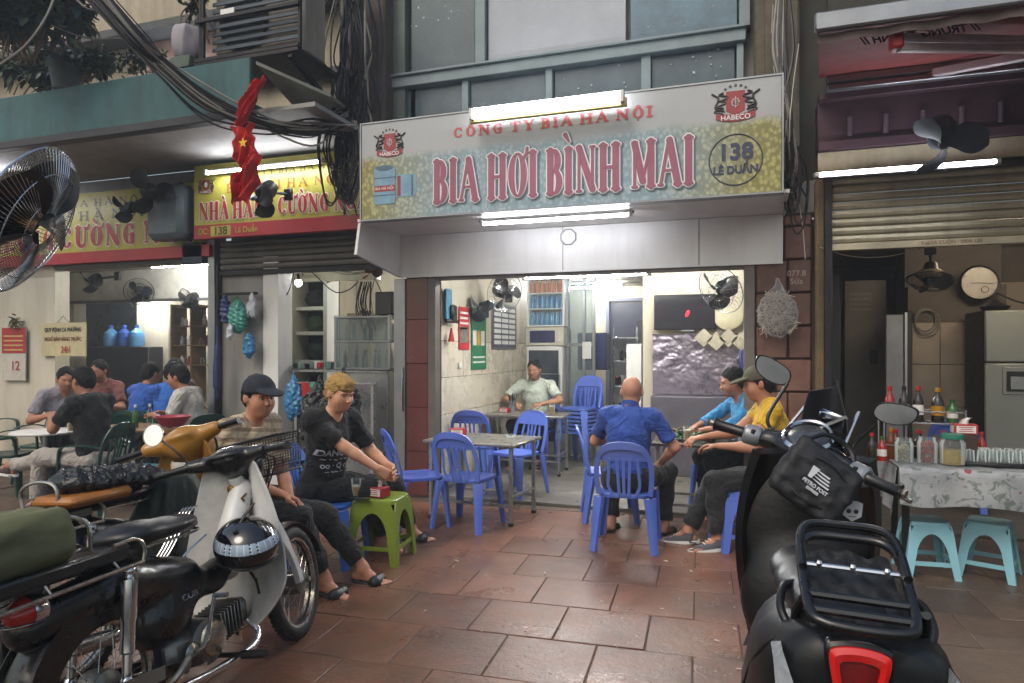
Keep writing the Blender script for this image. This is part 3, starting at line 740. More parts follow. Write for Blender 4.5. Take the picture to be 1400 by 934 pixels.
mred = M('sign_red', '#8c4a60', .4, var=.06, bump=0, dirt=.15, dcol='#b08a98'); mwhi = M('sign_white', '#dcdfe0', .4, var=.03, bump=0); mnav = M('sign_navy', '#2c3350', .4, var=.1, bump=0)
mgre = M('sign_grey', '#5c6872', .4, var=.1, bump=0); mred2 = M('sign_red_bright', '#b4484c', .4, var=.06, bump=0)
BT = dict(T=.092, t=.036, sr=.04, gap=.15)
serif_text('BIA HƠI BÌNH MAI', -2.555, 2.825, .385, 2.215, YS-.003, mgre, 'letter_outline', sg, grow=.016, **BT)
serif_text('BIA HƠI BÌNH MAI', -2.565, 2.832, .385, 2.215, YS-.009, mwhi, 'letter_rim', sg, grow=.010, **BT)
serif_text('BIA HƠI BÌNH MAI', -2.565, 2.832, .385, 2.215, YS-.015, mred, 'letters', sg, grow=.0, **BT)
serif_text('CÔNG TY BIA HÀ NỘI', -2.38, 3.40, .085, 1.72, YS-.003, mred2, 'letters', sg, T=.12, t=.05, sr=.06, gap=.2)
def crest(x, z, y, par, s=1., cm=None):
    mr = cm or M('crest_red', '#8f2f34', .45, var=.1, bump=0); md = M('crest_ink', '#3b3536', .5, bump=0)
    k = MB(); k.poly([(x-.055*s, y, z+.09*s), (x-.055*s, y, z-.03*s), (x, y, z-.06*s), (x+.055*s, y, z-.03*s), (x+.055*s, y, z+.09*s)], (0, -.002, 0)); k.build('crest_shield', mr, par, True)
    k = MB(); mo = mwhi
    for a in range(8):
        an = a*PI/4; k.bar((x, y-.0035, z+.02*s), (x+.03*s*math.cos(an), y-.0035, z+.02*s+.035*s*math.sin(an)), .005*s, .001)
    k.tube([V((x+.022*s*math.cos(t_), y-.0035, z+.02*s+.025*s*math.sin(t_))) for t_ in [2*PI*i/12 for i in range(12)]], .0022*s, 4, closed=True)
    k.build('crest_rosette', mo, par, True)
    k = MB()
    for sx in (-1, 1):
        r_ = random.Random(4)
        for j in range(3):
            pts = [V((x+sx*(.07+.03*math.sin(j*2+i*1.9)+.012*j)*s, y-.002, z+(.085-.045*j-.012*i)*s)) for i in range(5)]
            k.tube(catmull(pts, 4), .006*s, 5)
        k.tube(catmull([V((x+sx*.065*s, y-.002, z-.03*s)), V((x+sx*.12*s, y-.002, z-.005*s)), V((x+sx*.10*s, y-.002, z+.05*s)), V((x+sx*.14*s, y-.002, z+.085*s))], 5), .006*s, 5)
    k.build('crest_griffin', md, par, True, kind='stuff')
    k = MB()
    for i in range(5):
        a = PI/2+(i-2)*.3; cx, cz = x+.10*s*math.cos(a)*1.05, z+.02*s+.105*s*math.sin(a)
        pts = [(cx+(.011 if j % 2 == 0 else .005)*s*math.sin(j*PI/5), y-.001, cz+(.011 if j % 2 == 0 else .005)*s*math.cos(j*PI/5)) for j in range(10)]
        k.poly(pts, (0, -.002, 0))
    k.build('crest_star', md, par, True, kind='stuff')
    k = MB(); up = []; dn = []
    for i in range(9):
        a = (i-4)/4; up.append((x+a*.115*s, y-.003, z-.055*s+.022*s*a*a)); dn.append((x+a*.115*s, y-.003, z-.098*s+.022*s*a*a))
    k.poly(up+dn[::-1], (0, -.002, 0)); k.build('crest_ribbon', mr, par, True)
    text('HABECO', .044*s, mwhi, (x, y-.0065, z-.074*s), FRONT, par, bold=.0005, ext=.0005)
crest(-.03, 3.415, YS-.002, sg, 1.25); crest(-3.01, 3.40, YS-.002, sg, 1.12)
k = MB(); k.tube([V((-.03+.195*math.cos(a), YS-.003, 3.0+.195*math.sin(a))) for a in [2*PI*i/40 for i in range(40)]], .0045, 6, closed=True); k.build('number_ring', mnav, sg, True)
text('138', .175, mnav, (-.03, YS-.004, 3.055), FRONT, sg, sx=1.0, bold=.006, name='house_number')
text('LÊ DUẨN', .083, mnav, (-.03, YS-.004, 2.92), FRONT, sg, sx=.95, bold=.0035)
# printed kegs
mk1 = M('keg_print', '#6f93a8', .4, var=.2, scale=9, bump=0); mk2 = M('keg_print_dark', '#45606f', .4, bump=0)
k = MB(); x, z, wd, h = -3.06, 3.03, .105, .165
k.poly([(x-wd, YS-.003, z-h), (x-wd*1.08, YS-.003, z-h*.5), (x-wd, YS-.003, z-h*.45), (x-wd, YS-.003, z+h*.45), (x-wd*1.08, YS-.003, z+h*.5), (x-wd, YS-.003, z+h), (x+wd, YS-.003, z+h), (x+wd*1.08, YS-.003, z+h*.5), (x+wd, YS-.003, z+h*.45), (x+wd, YS-.003, z-h*.45), (x+wd*1.08, YS-.003, z-h*.5), (x+wd, YS-.003, z-h)], (0, -.002, 0))
k.poly([(-2.94, YS-.002, 2.92), (-2.94, YS-.002, 3.12), (-2.76, YS-.002, 3.12), (-2.74, YS-.002, 3.09), (-2.74, YS-.002, 2.95), (-2.76, YS-.002, 2.92)], (0, -.001, 0)); k.build('keg_picture', mk1, sg, True, kind='stuff')
k = MB(); k.ball((x, YS-.004, z+h*.98), (wd*.96, .002, .03), 20); k.bb(x-wd*1.05, x+wd*1.05, YS-.006, YS-.0053, z+h*.42, z+h*.48); k.bb(x-wd*1.05, x+wd*1.05, YS-.006, YS-.0053, z-h*.54, z-h*.48); k.bb(-2.79, -2.775, YS-.006, YS-.004, 2.93, 3.11); k.build('keg_hoop', mk2, sg, True, kind='stuff')
k = MB(); k.bb(x-wd*.98, x+wd*.98, YS-.0068, YS-.0062, z-h*.3, z+h*.02); k.bb(-2.93, -2.90, YS-.0062, YS-.0056, 2.93, 3.11); k.build('keg_band', M('crest_red', '#8f2f34', .45), sg, True, kind='stuff')
text('BIA HÀ NỘI', .036, mwhi, (x, YS-.0078, z-h*.14), FRONT, sg, ext=.0004)
# ================================================================ yellow signs on the left
def m_yellow():
    s = NT('yellow_sign_print'); P = s.N('ShaderNodeNewGeometry').outputs['Position']
    n = s.noise(2.2, 4, .6, P); c = s.mix(s.ramp(n, (.35, .7)), C('#cabd48'), C('#aaa648'))
    vo = s.N('ShaderNodeTexVoronoi'); vo.inputs['Scale'].default_value = 35; s.L(P, vo.inputs['Vector'])
    c = s.mix(s.math('MULTIPLY', s.ramp(vo.outputs['Distance'], (.1, .5)), .25), c, C('#8c8620'))
    g = s.noise(2.6, 7, .7, s.mapping((1, 1, .2), vec=P)); c = s.mix(s.math('MULTIPLY', s.ramp(g, (.5, .8)), .3), c, C('#6f6a3a'))
    s.L(c, s.b.inputs['Base Color']); s.set(Roughness=.4); return s.mat
m_yl = m_yellow(); m_lr = M('letter_red', '#a8202a', .4, var=.08, bump=0); m_lw = M('letter_cream', '#e0d9c0', .4, bump=0); m_lb = M('letter_brown', '#4a3a1c', .4, bump=0)
m_stripr = M('strip_red', '#b0202e', .4, var=.1, dirt=.2, bump=0)
ST = dict(T=.115, t=.035, sr=.05, gap=.14)
s1 = thing('shop_sign', 'yellow eatery sign with red capitals directly left of the long beer sign', 'sign', (-4.7, 6.1, 2.78))
k = MB(); k.bb(-5.80, -3.52, 6.1, 6.17, 2.93, 3.60, .003); k.build('sign_board', m_yl, s1, True)
k = MB(); k.bb(-5.80, -3.52, 6.095, 6.17, 2.78, 2.928, .003); k.build('address_strip', m_stripr, s1, True)
serif_text('NHÀ HÀNG CƯỜNG NGA', -5.72, 2.985, .19, 2.13, 6.097, m_lw, 'letter_rim', s1, grow=.012, **ST)
serif_text('NHÀ HÀNG CƯỜNG NGA', -5.72, 2.985, .19, 2.13, 6.092, m_lr, 'letters', s1, grow=.0, **ST)
serif_text('BIA HƠI HÀ NỘI', -5.35, 3.27, .095, 1.45, 6.096, M('letter_rust', '#9a5a28', .4, bump=0), 'letters', s1, T=.09, t=.03, gap=.25)
serif_text('CÔNG TY BIA HÀ NỘI', -5.3, 3.43, .06, 1.35, 6.096, m_lb, 'letters', s1, T=.08, t=.03, gap=.25)
crest(-5.63, 3.36, 6.098, s1, .85, M('crest_brown', '#7a3524', .45, bump=0))
text('ĐC:', .09, m_yl, (-5.66, 6.09, 2.855), FRONT, s1, bold=.001)
k = MB(); k.bb(-5.56, -5.29, 6.089, 6.0945, 2.80, 2.91); k.build('number_plate', m_yl, s1, True)
text('138', .125, m_lb, (-5.425, 6.086, 2.852), FRONT, s1, bold=.002)
text('Lê Duẩn', .085, m_yl, (-5.08, 6.09, 2.85), FRONT, s1, bold=.001)
s2 = thing('shop_sign', 'wide yellow eatery sign with red capitals behind the big wire cage fan', 'sign', (-8, 6.38, 2.7))
k = MB(); k.bb(-10.4, -5.95, 6.36, 6.43, 2.765, 3.5, .003); k.build('sign_board', m_yl, s2, True)
k = MB(); k.bb(-10.4, -5.80, 6.33, 6.43, 2.625, 2.763, .003); k.build('red_strip', m_stripr, s2, True)
serif_text('NHÀ HÀNG CƯỜNG NGA', -10.2, 2.83, .25, 4.15, 6.357, m_lw, 'letter_rim', s2, grow=.014, T=.15, t=.04, sr=.06, gap=.16)
serif_text('NHÀ HÀNG CƯỜNG NGA', -10.2, 2.83, .25, 4.15, 6.352, m_lr, 'letters', s2, grow=0, T=.15, t=.04, sr=.06, gap=.16)
serif_text('BIA HƠI HÀ NỘI', -9.1, 3.16, .11, 2.3, 6.356, m_lb, 'letters', s2, T=.08, t=.03, gap=.3)
serif_text('CÔNG TY BIA HÀ NỘI', -9.2, 3.33, .08, 2.4, 6.356, m_lb, 'letters', s2, T=.08, t=.03, gap=.3)
k = MB(); k.bb(-6.44, -5.92, 6.02, 6.3, 2.80, 3.42, .06); tag(k.build('wrapped_box', M('grey_wrap', '#5f6b72', .5, var=.2, scale=4, bump=.01, bscale=9)), 'grey plastic wrapped box on the wall between the two yellow signs', 'box')
k = MB(); k.bb(-6.2, -5.9, 6.33, 6.42, 2.55, 2.79, .01); tag(k.build('meter_box', M('blue_black_box', '#20323f', .5)), 'dark blue meter box under the grey wrapped box', 'box')
# ================================================================ fans
def fan(label, c, d, R=.22, guard=True, name='wall_fan', mc=None, mount=None, nbl=3, wires=28, group='wall fans above the tables'):
    d = V(d).normalized(); z = d; x = V((0, 0, 1)).cross(z); x = x.normalized() if x.length > .1 else V((1, 0, 0)); y = z.cross(x)
    Rm = Matrix((x, y, z)).transposed()
    t = thing(name, label, 'fan', c, group=group); mc = mc or m_black
    L = lambda p: V(c)+Rm @ V(p)
    q_ = max(1, R/.19); k = MB(); k.lathe([(a_*q_, b_*q_) for a_, b_ in [(.001, -.16), (.05, -.155), (.065, -.10), (.062, -.03), (.03, -.005), (.001, 0)]], c, Rm, 16); k.build('motor', mc, t, True)
    k = MB(); k.lathe([(.001, .045), (.03, .04), (.035, .0), (.02, -.01)], c, Rm, 14); k.build('hub', mc, t, True)
    bm = MB(); tw = [(a, b) for a in range(6) for b in range(4)]
    def bl(u, v):
        r = .03+(R*.9-.03)*u; wv = (v-.5)*(.18+.55*math.sin(PI*min(u*.85+.12, 1)))*1.25
        a = wv*1.25-(u*.35); return (r*math.cos(a), r*math.sin(a), .02-wv*.055/.3*.9)
    bm.grid(bl, 7, 6, .002)
    bm.v = [Rm @ p for p in bm.v]
    for i in range(nbl):
        k = MB(); Q = Rm @ Matrix.Rotation(2*PI*i/nbl+.4, 3, 'Z') @ Rm.transposed()
        k.add([V(c)+Q @ p for p in bm.v], bm.f); k.build('blade', mc, t, True)
    if guard:
        k = MB()
        for zz, rr in ((-.055, R*.55), (.0, R), (.055, R*.72), (.07, R*.35), (-.06, R*.3)):
            k.tube([L((rr*math.cos(a), rr*math.sin(a), zz)) for a in [2*PI*i/36 for i in range(36)]], .005 if rr == R else .0022, 6, closed=True)
        k.build('guard_ring', m_chrome if guard == 2 else m_iron, t, True, kind='stuff')
        k = MB()
        for i in range(wires):
            a = 2*PI*i/wires
            for sgn, zc in ((1, .075), (-1, -.065)):
                pts = [L((rr*math.cos(a+sgn*.25*(1-rr/R)), rr*math.sin(a+sgn*.25*(1-rr/R)), sgn*.001+zc*(1-(rr/R)**3))) for rr in (R, R*.93, R*.75, R*.5, R*.22)]
                k.tube(pts, .0014 if R < .3 else .002, 4, cap=False)
        k.build('guard_wire', m_chrome if guard == 2 else m_iron, t, True, kind='stuff')
    mp = V(mount) if mount is not None else V(c)-d*.25+V((0, 0, -.15))
    k = MB(); k.tube(catmull([V(c)-d*.1, V(c)-d*.16+V((0, 0, -.03)), mp], 5), .016, 8); k.box(mp, (.09, .05, .12), None, .01); k.build('arm', mc, t, True)
    return t
# big cage fan in the left foreground
fc = aD(36, 302, 2.9)
fan('big pedestal style fan with a bright wire cage at the left edge above the motorbikes', fc, (.76, .42, -.40), .335, 2, 'cage_fan', m_black, fc+V((-.35, -.22, -.1)), 5, 90, group=None)
for (px, py, Y), dd, lb_, R, gd in (
    ((170, 285, 5.9), (-.3, -.9, -.3), 'dark grey fan beside the big cage fan over the wide yellow sign', .19, 0),
    ((205, 262, 5.85), (.7, -.6, -.2), 'black fan between the dark grey fan and the grey wrapped box', .30, 0),
    ((355, 272, 5.7), (-.2, -.6, -.75), 'blue black fan hung in front of the smaller yellow sign beside the red flags', .27, 0),
    ((125, 385, 6.9), (.2, -.8, -.5), 'black fan hung under the wide yellow sign at the left end of the white bulkhead', .20, 0),
    ((190, 399, 7.75), (.6, -.7, -.3), 'middle fan of the three dark fans on the white bulkhead', .20, 1),
    ((256, 409, 7.75), (-.3, -.8, -.4), 'fan at the right end of the white bulkhead next to the steel post', .16, 1),
    ((657, 421, 7.5), (-.45, -.85, -.25), 'grey fan in shadow on the inner left wall of the beer shop', .2, 0),
    ((690, 400, 7.7), (.75, -.6, -.25), 'fan with a shiny cage high on the inner left wall of the beer shop', .24, 2),
    ((985, 396, 6.95), (-.55, -.7, -.45), 'black fan with a shiny cage hung in front of the television', .25, 2),
    ((1290, 195, 5.6), (-.1, -.65, -.75), 'slate blue fan hung over the lit tube of the dim right shop', .30, 0),
):
    c = aY(px, py, Y); mt = c+V((.12, .3, .1))
    fan(lb_, c, dd, R, gd, mc=m_black if 'black' in lb_ or gd else M('slate_plastic', '#28323c', .75, var=.3, bump=.0006), mount=mt if Y < 7 else c+V((0, .15, -.05)))
# ================================================================ hanging red flags
def m_flag():
    return M('flag_red', '#b3201c', .75, var=.2, scale=14, bump=.002)
def flag(px, py, Y, w_, h_, label, tilt=0, seed=1, star=False):
    c = aY(px, py, Y); r_ = random.Random(seed)
    t = thing('flag', label, 'flag', c, group='small red flags on a string')
    def fn(u, v):
        x = (u-.5)*w_*(1-.35*v*r0)*(1-.3*abs(math.sin(v*8+seed))); y = .03*math.sin(u*9+seed)+.02*math.sin(v*7+u*4)+.022*math.sin(u*23+v*9+seed); z = -v*h_
        X = x*math.cos(tilt)-z*math.sin(tilt)*.0; return c+V((X+tilt*v*h_, y, z+.04*math.sin(u*6+seed)*v))
    r0 = r_.uniform(.2, 1)
    k = MB(); k.grid(fn, 26, 20, .0015); k.build('cloth', m_flag(), t, True)
    if star:
        k = MB(); cc = fn(.5, .45)+V((0, -.03, 0)); k.poly([(cc.x+(w_*.17 if j % 2 == 0 else w_*.07)*math.sin(j*PI/5), cc.y, cc.z+(w_*.17 if j % 2 == 0 else w_*.07)*math.cos(j*PI/5)) for j in range(10)], (0, -.001, 0)); k.build('star', M('flag_yellow', '#d9b021', .7), t, True)
    return t
flag(355, 108, 4.9, .30, .36, 'crumpled red and orange flag hooked up under the air conditioner shelf', -.6, 2)
flag(333, 172, 4.9, .30, .34, 'upper red flag of the string hanging before the smaller yellow sign', .1, 3, True)
flag(322, 236, 4.95, .16, .2, 'small darker red flag piece lowest on the string', .2, 8)
flag(345, 212, 4.85, .27, .38, 'lower red flag of the string hanging before the smaller yellow sign', -.35, 5)
k = MB(); k.tube([aY(345, 90, 5.2), aY(340, 170, 5.1), aY(338, 250, 5.05), aY(350, 265, 5.05)], .003, 5); tag(k.build('flag_string', m_blackcable), 'thin dark string the red flags hang from', 'string')
# ================================================================ air conditioner in a cage
ac = thing('air_conditioner', 'old air conditioner outdoor unit behind a barred cage at the top', 'air conditioner', (-4.25, 5.4, 4.25))
k = MB(); k.bb(-4.77, -3.76, 5.28, 5.62, 4.27, 4.98, .02); k.build('casing', M('ac_casing', '#8d867a', .5, var=.1, dirt=.5, streak=True), ac, True)
k = MB(); k.lathe([(.01, -.002), (.25, -.002), (.27, .02), (.27, -.03), (.25, -.035)], (-4.42, 5.265, 4.62), Matrix.Rotation(PI/2, 3, 'X'), 32); k.build('fan_ring', M('ac_dark', '#22262c', .5), ac, True)
for i in range(10):
    k = MB(); z = 4.30+i*.072; k.bb(-4.76, -3.78, 5.235, 5.25, z, z+.035, .003); k.build('louvre', M('ac_louvre', '#39424c', .5, .2), ac, True)
k = MB(); k.bb(-4.66, -4.50, 5.225, 5.236, 4.68, 4.76, .004); k.build('badge', m_white, ac, True)
cg = thing('metal_cage', 'rusty iron cage and shelf holding the old air conditioner', 'cage', (-4.25, 5.2, 4.2))
for x in (-4.82, -4.79, -3.72): k = MB(); k.bb(x-.014, x+.014, 5.14, 5.17, 4.2, 6, .003); k.build('bar', m_iron, cg, True)
for z in (4.23, 4.60): k = MB(); k.bb(-4.85, -3.70, 5.10, 5.138, z, z+.035, .003); k.build('bar', m_iron, cg, True)
k = MB(); k.bb(-4.85, -3.70, 5.1, 5.75, 4.19, 4.228, .004); k.build('shelf', m_iron, cg, True)
for x in (-4.7, -3.8):
    k = MB(); k.bar((x, 5.12, 4.17), (x, 6.2, 3.8), .04, .04); k.build('brace', m_iron, cg, True)
k = MB(); k.poly([aY(350, 88, 5.0)+V((0, 0, 0)), aY(452, 133, 5.5), aY(452, 133, 5.5)+V((-.15, .6, .06)), aY(350, 100, 5.0)+V((-.2, 1.1, -.1))], (0, 0, .03))
tag(k.build('tin_canopy', M('tin_canopy', '#8c8a7c', .5, .2, dirt=.5)), 'small tin canopy lit from below under the caged air conditioner', 'canopy')
# ================================================================ cables
def cable(mb, pts, r, n=6, seg=5): mb.tube(catmull(pts, n), r, seg, cap=False)
def bundle(label, paths, cat='cables', name='cable_bundle', loc=(0, 0, 0)):
    t = thing(name, label, cat, loc)
    for pts, r, m in paths:
        k = MB(); cable(k, pts, r); k.build('cable', m, t, True)
    return t
rc = random.Random(11); P_ = []
for i in range(26):
    o = rc.gauss(0, 1); o2 = rc.gauss(0, 1); sp = 9
    m = rc.choice([m_blackcable, m_blackcable, m_greycable])
    P_.append(([aY(128+o*13, -14+o2*3, 4.3+o2*.06), aY(185+o*9, 52-o*5, 4.45+o2*.05), aY(225+o*5, 92+o2*4-o*4, 4.6), aY(285+o*5, 138+o2*7-o*5, 4.8), aY(352+rc.gauss(0, 5), 166+o2*5, 5.0), aY(425+rc.gauss(0, 8), 180+rc.gauss(0, 8), 5.3), aY(468+rc.gauss(0, 6), 165+rc.gauss(0, 10), 5.6)], rc.uniform(.006, .012), m))
bundle('thick bundle of overhead wires sagging from the upper left corner towards the corner pillar', P_, loc=(-3.5, 4.4, 4))
P_ = []
for i in range(34):
    x = 488+rc.gauss(0, 14); m = rc.choice([m_blackcable, m_blackcable, m_blackcable, m_greycable])
    ys = [-20, 60+rc.gauss(0, 10), 120+rc.gauss(0, 6), 170+rc.gauss(0, 8)]
    pts = [aY(x+rc.gauss(0, 9), y, 5.95+rc.gauss(0, .05)) for y in ys]
    if i % 2: pts += [aY(470+rc.gauss(0, 12), 230+rc.gauss(0, 15), 5.75), aY(478+rc.gauss(0, 8), 275+rc.gauss(0, 18), 5.75)]
    P_.append((pts, rc.uniform(.007, .016), m))
for i in range(16):   # hanging loops
    x = 470+rc.gauss(0, 8); b_ = 235+rc.gauss(0, 20); w_ = rc.uniform(8, 22)
    P_.append(([aY(x-w_*.4, 160, 5.8), aY(x-w_, 200, 5.74), aY(x-w_*.5, b_+10, 5.7), aY(x+w_*.3, b_+8, 5.7), aY(x+w_*.8, 205, 5.72), aY(x+w_*.2, 165, 5.8)], rc.uniform(.006, .011), m_blackcable))
bundle('tangle of black cables and loops hanging down the stained pillar left of the beer sign', P_, loc=(-3.7, 5.9, 4))
P_ = []
for i in range(16):
    x = 1068+rc.gauss(0, 7); P_.append(([aY(x, -15, 6.0), aY(x+rc.gauss(0, 4), 70, 5.95), aY(1076+rc.gauss(0, 5), 150, 5.9), aY(1080+rc.gauss(0, 5), 220, 5.9), aY(1080+rc.gauss(0, 8), 270+rc.gauss(0, 12), 5.95)], rc.uniform(.006, .012), rc.choice([m_blackcable, m_blackcable, m_greycable])))
for i in range(10):
    x = 1084+rc.gauss(0, 5); b_ = 265+rc.gauss(0, 18); w_ = rc.uniform(6, 16)
    P_.append(([aY(x-w_*.2, 195, 5.95), aY(x-w_, 235, 5.9), aY(x-w_*.4, b_, 5.88), aY(x+w_*.6, b_-6, 5.88), aY(x+w_, 240, 5.9), aY(x, 200, 5.95)], rc.uniform(.005, .009), m_blackcable))
bundle('tangle of black cables hanging down beside the right edge of the beer sign', P_, loc=(.35, 5.9, 3.5))
P_ = [([aY(0, 88, 4.2), aY(35, 62, 4.25), aY(62, 25, 4.3), aY(76, -8, 4.35)], .012, m_greycable),
      ([aY(105, 0, 4.4), aY(122, 13, 4.45), aY(148, 12, 4.6)], .009, m_greycable), ([aY(70, 35, 4.6), aY(120, 52, 4.8), aY(175, 52, 5)], .008, m_greycable)]
bundle('pair of pale wires looping across the leaves at the upper left corner', P_, 'wires', 'loose_wires', (-4, 4.3, 4))
for pts, lb_ in (([aY(1121, 338, 6.3), aY(1160, 350, 6.5), aY(1200, 352, 6.6), aY(1240, 345, 6.6), aY(1270, 332, 6.3)], 'thin white wire sagging below the cream roller shutter'),
                 ([aY(1092, 60, 5.9), aY(1083, 130, 5.9), aY(1080, 200, 5.9), aY(1096, 300, 6.3), aY(1101, 355, 6.35)], 'thin pale wire running down beside the awning edge')):
    k = MB(); cable(k, pts, .004, 8); tag(k.build('wire', M('white_wire', '#b9b4a6', .5)), lb_, 'wire')
# ================================================================ plants on the balcony
def leafball(name, label, c, rr, n, size, mats, seed, droop=.3, group=None, cat='plant', stems=7):
    r_ = random.Random(seed); t = thing(name, label, cat, c, group=group)
    L = MB(); St = MB()
    for i in range(n):
        if i % max(1, n//stems) == 0:
            tip = V(c)+V((r_.gauss(0, .45)*rr[0], r_.gauss(0, .45)*rr[1], r_.uniform(-.2, .8)*rr[2])); basep = V(c)+V((r_.gauss(0, .1), r_.gauss(0, .1), -rr[2]))
            St.tube(catmull([basep, (basep+tip)/2+V((r_.gauss(0, .05), r_.gauss(0, .05), .05)), tip], 4), [.008]*8+[.004], 5)
        p = tip+V((r_.gauss(0, .3)*rr[0]*.8, r_.gauss(0, .3)*rr[1]*.8, r_.gauss(0, .3)*rr[2]*.8))
        d = V((r_.gauss(0, 1), r_.gauss(0, 1), r_.gauss(-droop, .6))).normalized(); s_ = size*r_.uniform(.6, 1.3)
        sd_ = d.cross(V((r_.gauss(0, .3), r_.gauss(0, .3), 1))).normalized()*s_*.26
        a, m1, tp = p, p+d*s_*.5+V((0, 0, .0)), p+d*s_+V((0, 0, -s_*.2))
        L.mi = r_.randrange(len(mats))
        L.add([a, m1+sd_, tp, m1-sd_, m1+V((0, 0, -s_*.05))], [(0, 1, 4), (1, 2, 4), (2, 3, 4), (3, 0, 4)])
    L.build('leaves', mats, t, True, kind='stuff', ang=0); St.build('stem', m_wood, t, True, kind='stuff')
    return t
lm = [M('leaf_dark', '#1c2f1e', .45, var=.3, bump=0), M('leaf_mid', '#2d4427', .5, var=.3, bump=0), M('leaf_blue', '#24383a', .4, var=.3, bump=0)]
leafball('leafy_tree', 'leafy branches of a street tree filling the upper left corner', aY(30, 22, 4.6), (.55, .3, .42), 900, .16, lm, 1, cat='tree', stems=16)
leafball('potted_plant', 'bushy dark green plant on the teal balcony near the left edge', aY(52, 100, 5.35), (.45, .2, .28), 520, .15, lm, 2, group='plants on the teal balcony')
leafball('potted_plant', 'fine leaved green plant on the teal balcony right of the bushy one', aY(135, 88, 5.4), (.4, .16, .2), 520, .09, lm[:2], 3, group='plants on the teal balcony')
leafball('potted_plant', 'sparse thin plant on the teal balcony left of the grey sack', aY(195, 82, 5.4), (.26, .12, .14), 260, .07, lm[:2], 4, group='plants on the teal balcony')
leafball('leafy_branch', 'small drooping leafy twigs between the wires at the top', aY(110, 30, 4.9), (.22, .1, .2), 150, .12, lm, 6, cat='branch')
leafball('potted_plant', 'narrow upright plant beside the cage at the top', aY(270, 12, 5.3), (.1, .08, .25), 160, .08, lm[:2], 5, group='plants on the teal balcony')
c = aY(92, 108, 5.25)
k = MB(); k.lathe([(.001, -.12), (.13, -.12), (.17, .1), (.18, .12), (.16, .12), (.15, .1)], c, None, 24); tag(k.build('plant_pot', M('grey_pot', '#4c5758', .6, dirt=.4)), 'blue grey round pot under the bushy balcony plant', 'pot')
c = aY(256, 62, 5.2)
k = MB(); k.grid(lambda u, v: c+V(((.14+.02*math.sin(u*25+v*3))*math.cos(2*PI*u)*math.sin(PI*(.1+.9*v))**.5, (.14+.015*math.sin(u*31))*math.sin(2*PI*u)*math.sin(PI*(.1+.9*v))**.5, .17*math.cos(PI*v))), 28, 12); tag(k.build('sack', M('grey_sack', '#8b868c', .6, var=.12, bump=.004, bscale=14)), 'tied grey sack on the balcony edge left of the air conditioner', 'sack')
k = MB(); k.box(aY(256, 90, 5.2), (.24, .2, .12), None, .01); tag(k.build('planter_box', M('green_grey', '#4d5a50', .6, dirt=.4)), 'green grey planter box under the tied grey sack', 'box')
# ================================================================ red folding awning at the right
aw = thing('awning', 'red folding arm awning seen from below over the dim right shop', 'awning', (2, 6, 3.6))
yb, zb, yf, zf = 6.08, 3.76, 4.25, 3.40
x0 = .62; xf0 = aY(1118, 45, yf).x
def awf(u, v):
    xa = x0+(xf0-x0)*v
    return (xa+(7-xa)*u, yb+(yf-yb)*v, zb+(zf-zb)*v-.03*math.sin(PI*v)+.012*math.sin(u*37)*v)
k = MB(); k.grid(awf, 40, 10, .004); k.build('canvas', M('awning_red', '#7e3431', .7, var=.2, scale=3, dirt=.45, dcol='#2c191b', bump=.003), aw, True)
k = MB(); k.bb(xf0-.02, 7, yf-.05, yf, zf-.055, zf+.05, .01); k.build('front_bar', m_alu, aw, True)
def valf(u, v): return (xf0+(7-xf0)*u, yf+.012+.01*math.sin(u*160), zf-.055-.045*v-.008*abs(math.sin(u*90))*v)
k = MB(); k.grid(valf, 120, 3, .003); k.build('valance', M('valance_grey', '#6d5d5a', .7, var=.3, dirt=.5), aw, True)
k = MB(); k.bb(x0+.04, 7, yb-.16, yb-.09, 3.66, 3.72, .008); k.build('wall_bar', m_alu, aw, True)
k = MB(); k.bb(x0+.04, 7, yb-.16, yb-.09, 3.60, 3.645, .008); k.build('wall_bar', m_alu, aw, True)
e = aY(1228, 52, yf+.1); f_ = V((e.x+1.35, 5.35, 3.52))
for dz in (0, -.055):
    k = MB(); k.bar(e+V((0, 0, dz)), f_+V((0, 0, dz)), .045, .045, bev=.006); k.build('arm', M('arm_pinkgrey', '#c8bcc0', .5), aw, True)
k = MB(); k.bar(f_, (e.x+.5, yb-.1, 3.66), .05, .06, bev=.006); k.build('arm', M('arm_pinkgrey', '#c8bcc0', .5), aw, True)
k = MB(); k.box(e+V((-.01, 0, .0)), (.07, .09, .14), None, .015); k.build('arm_joint', m_red, aw, True)
MIR = Matrix(((-1, 0, 0), (0, 0, 1), (0, 1, 0)))
text('// TRUNG THÀNH //', .06, M('valance_ink', '#241d1e', .8), (xf0+.55, yf+.16, zf-.065), MIR, aw, bold=.002, shear=.3, ext=.0005, sx=1.1)
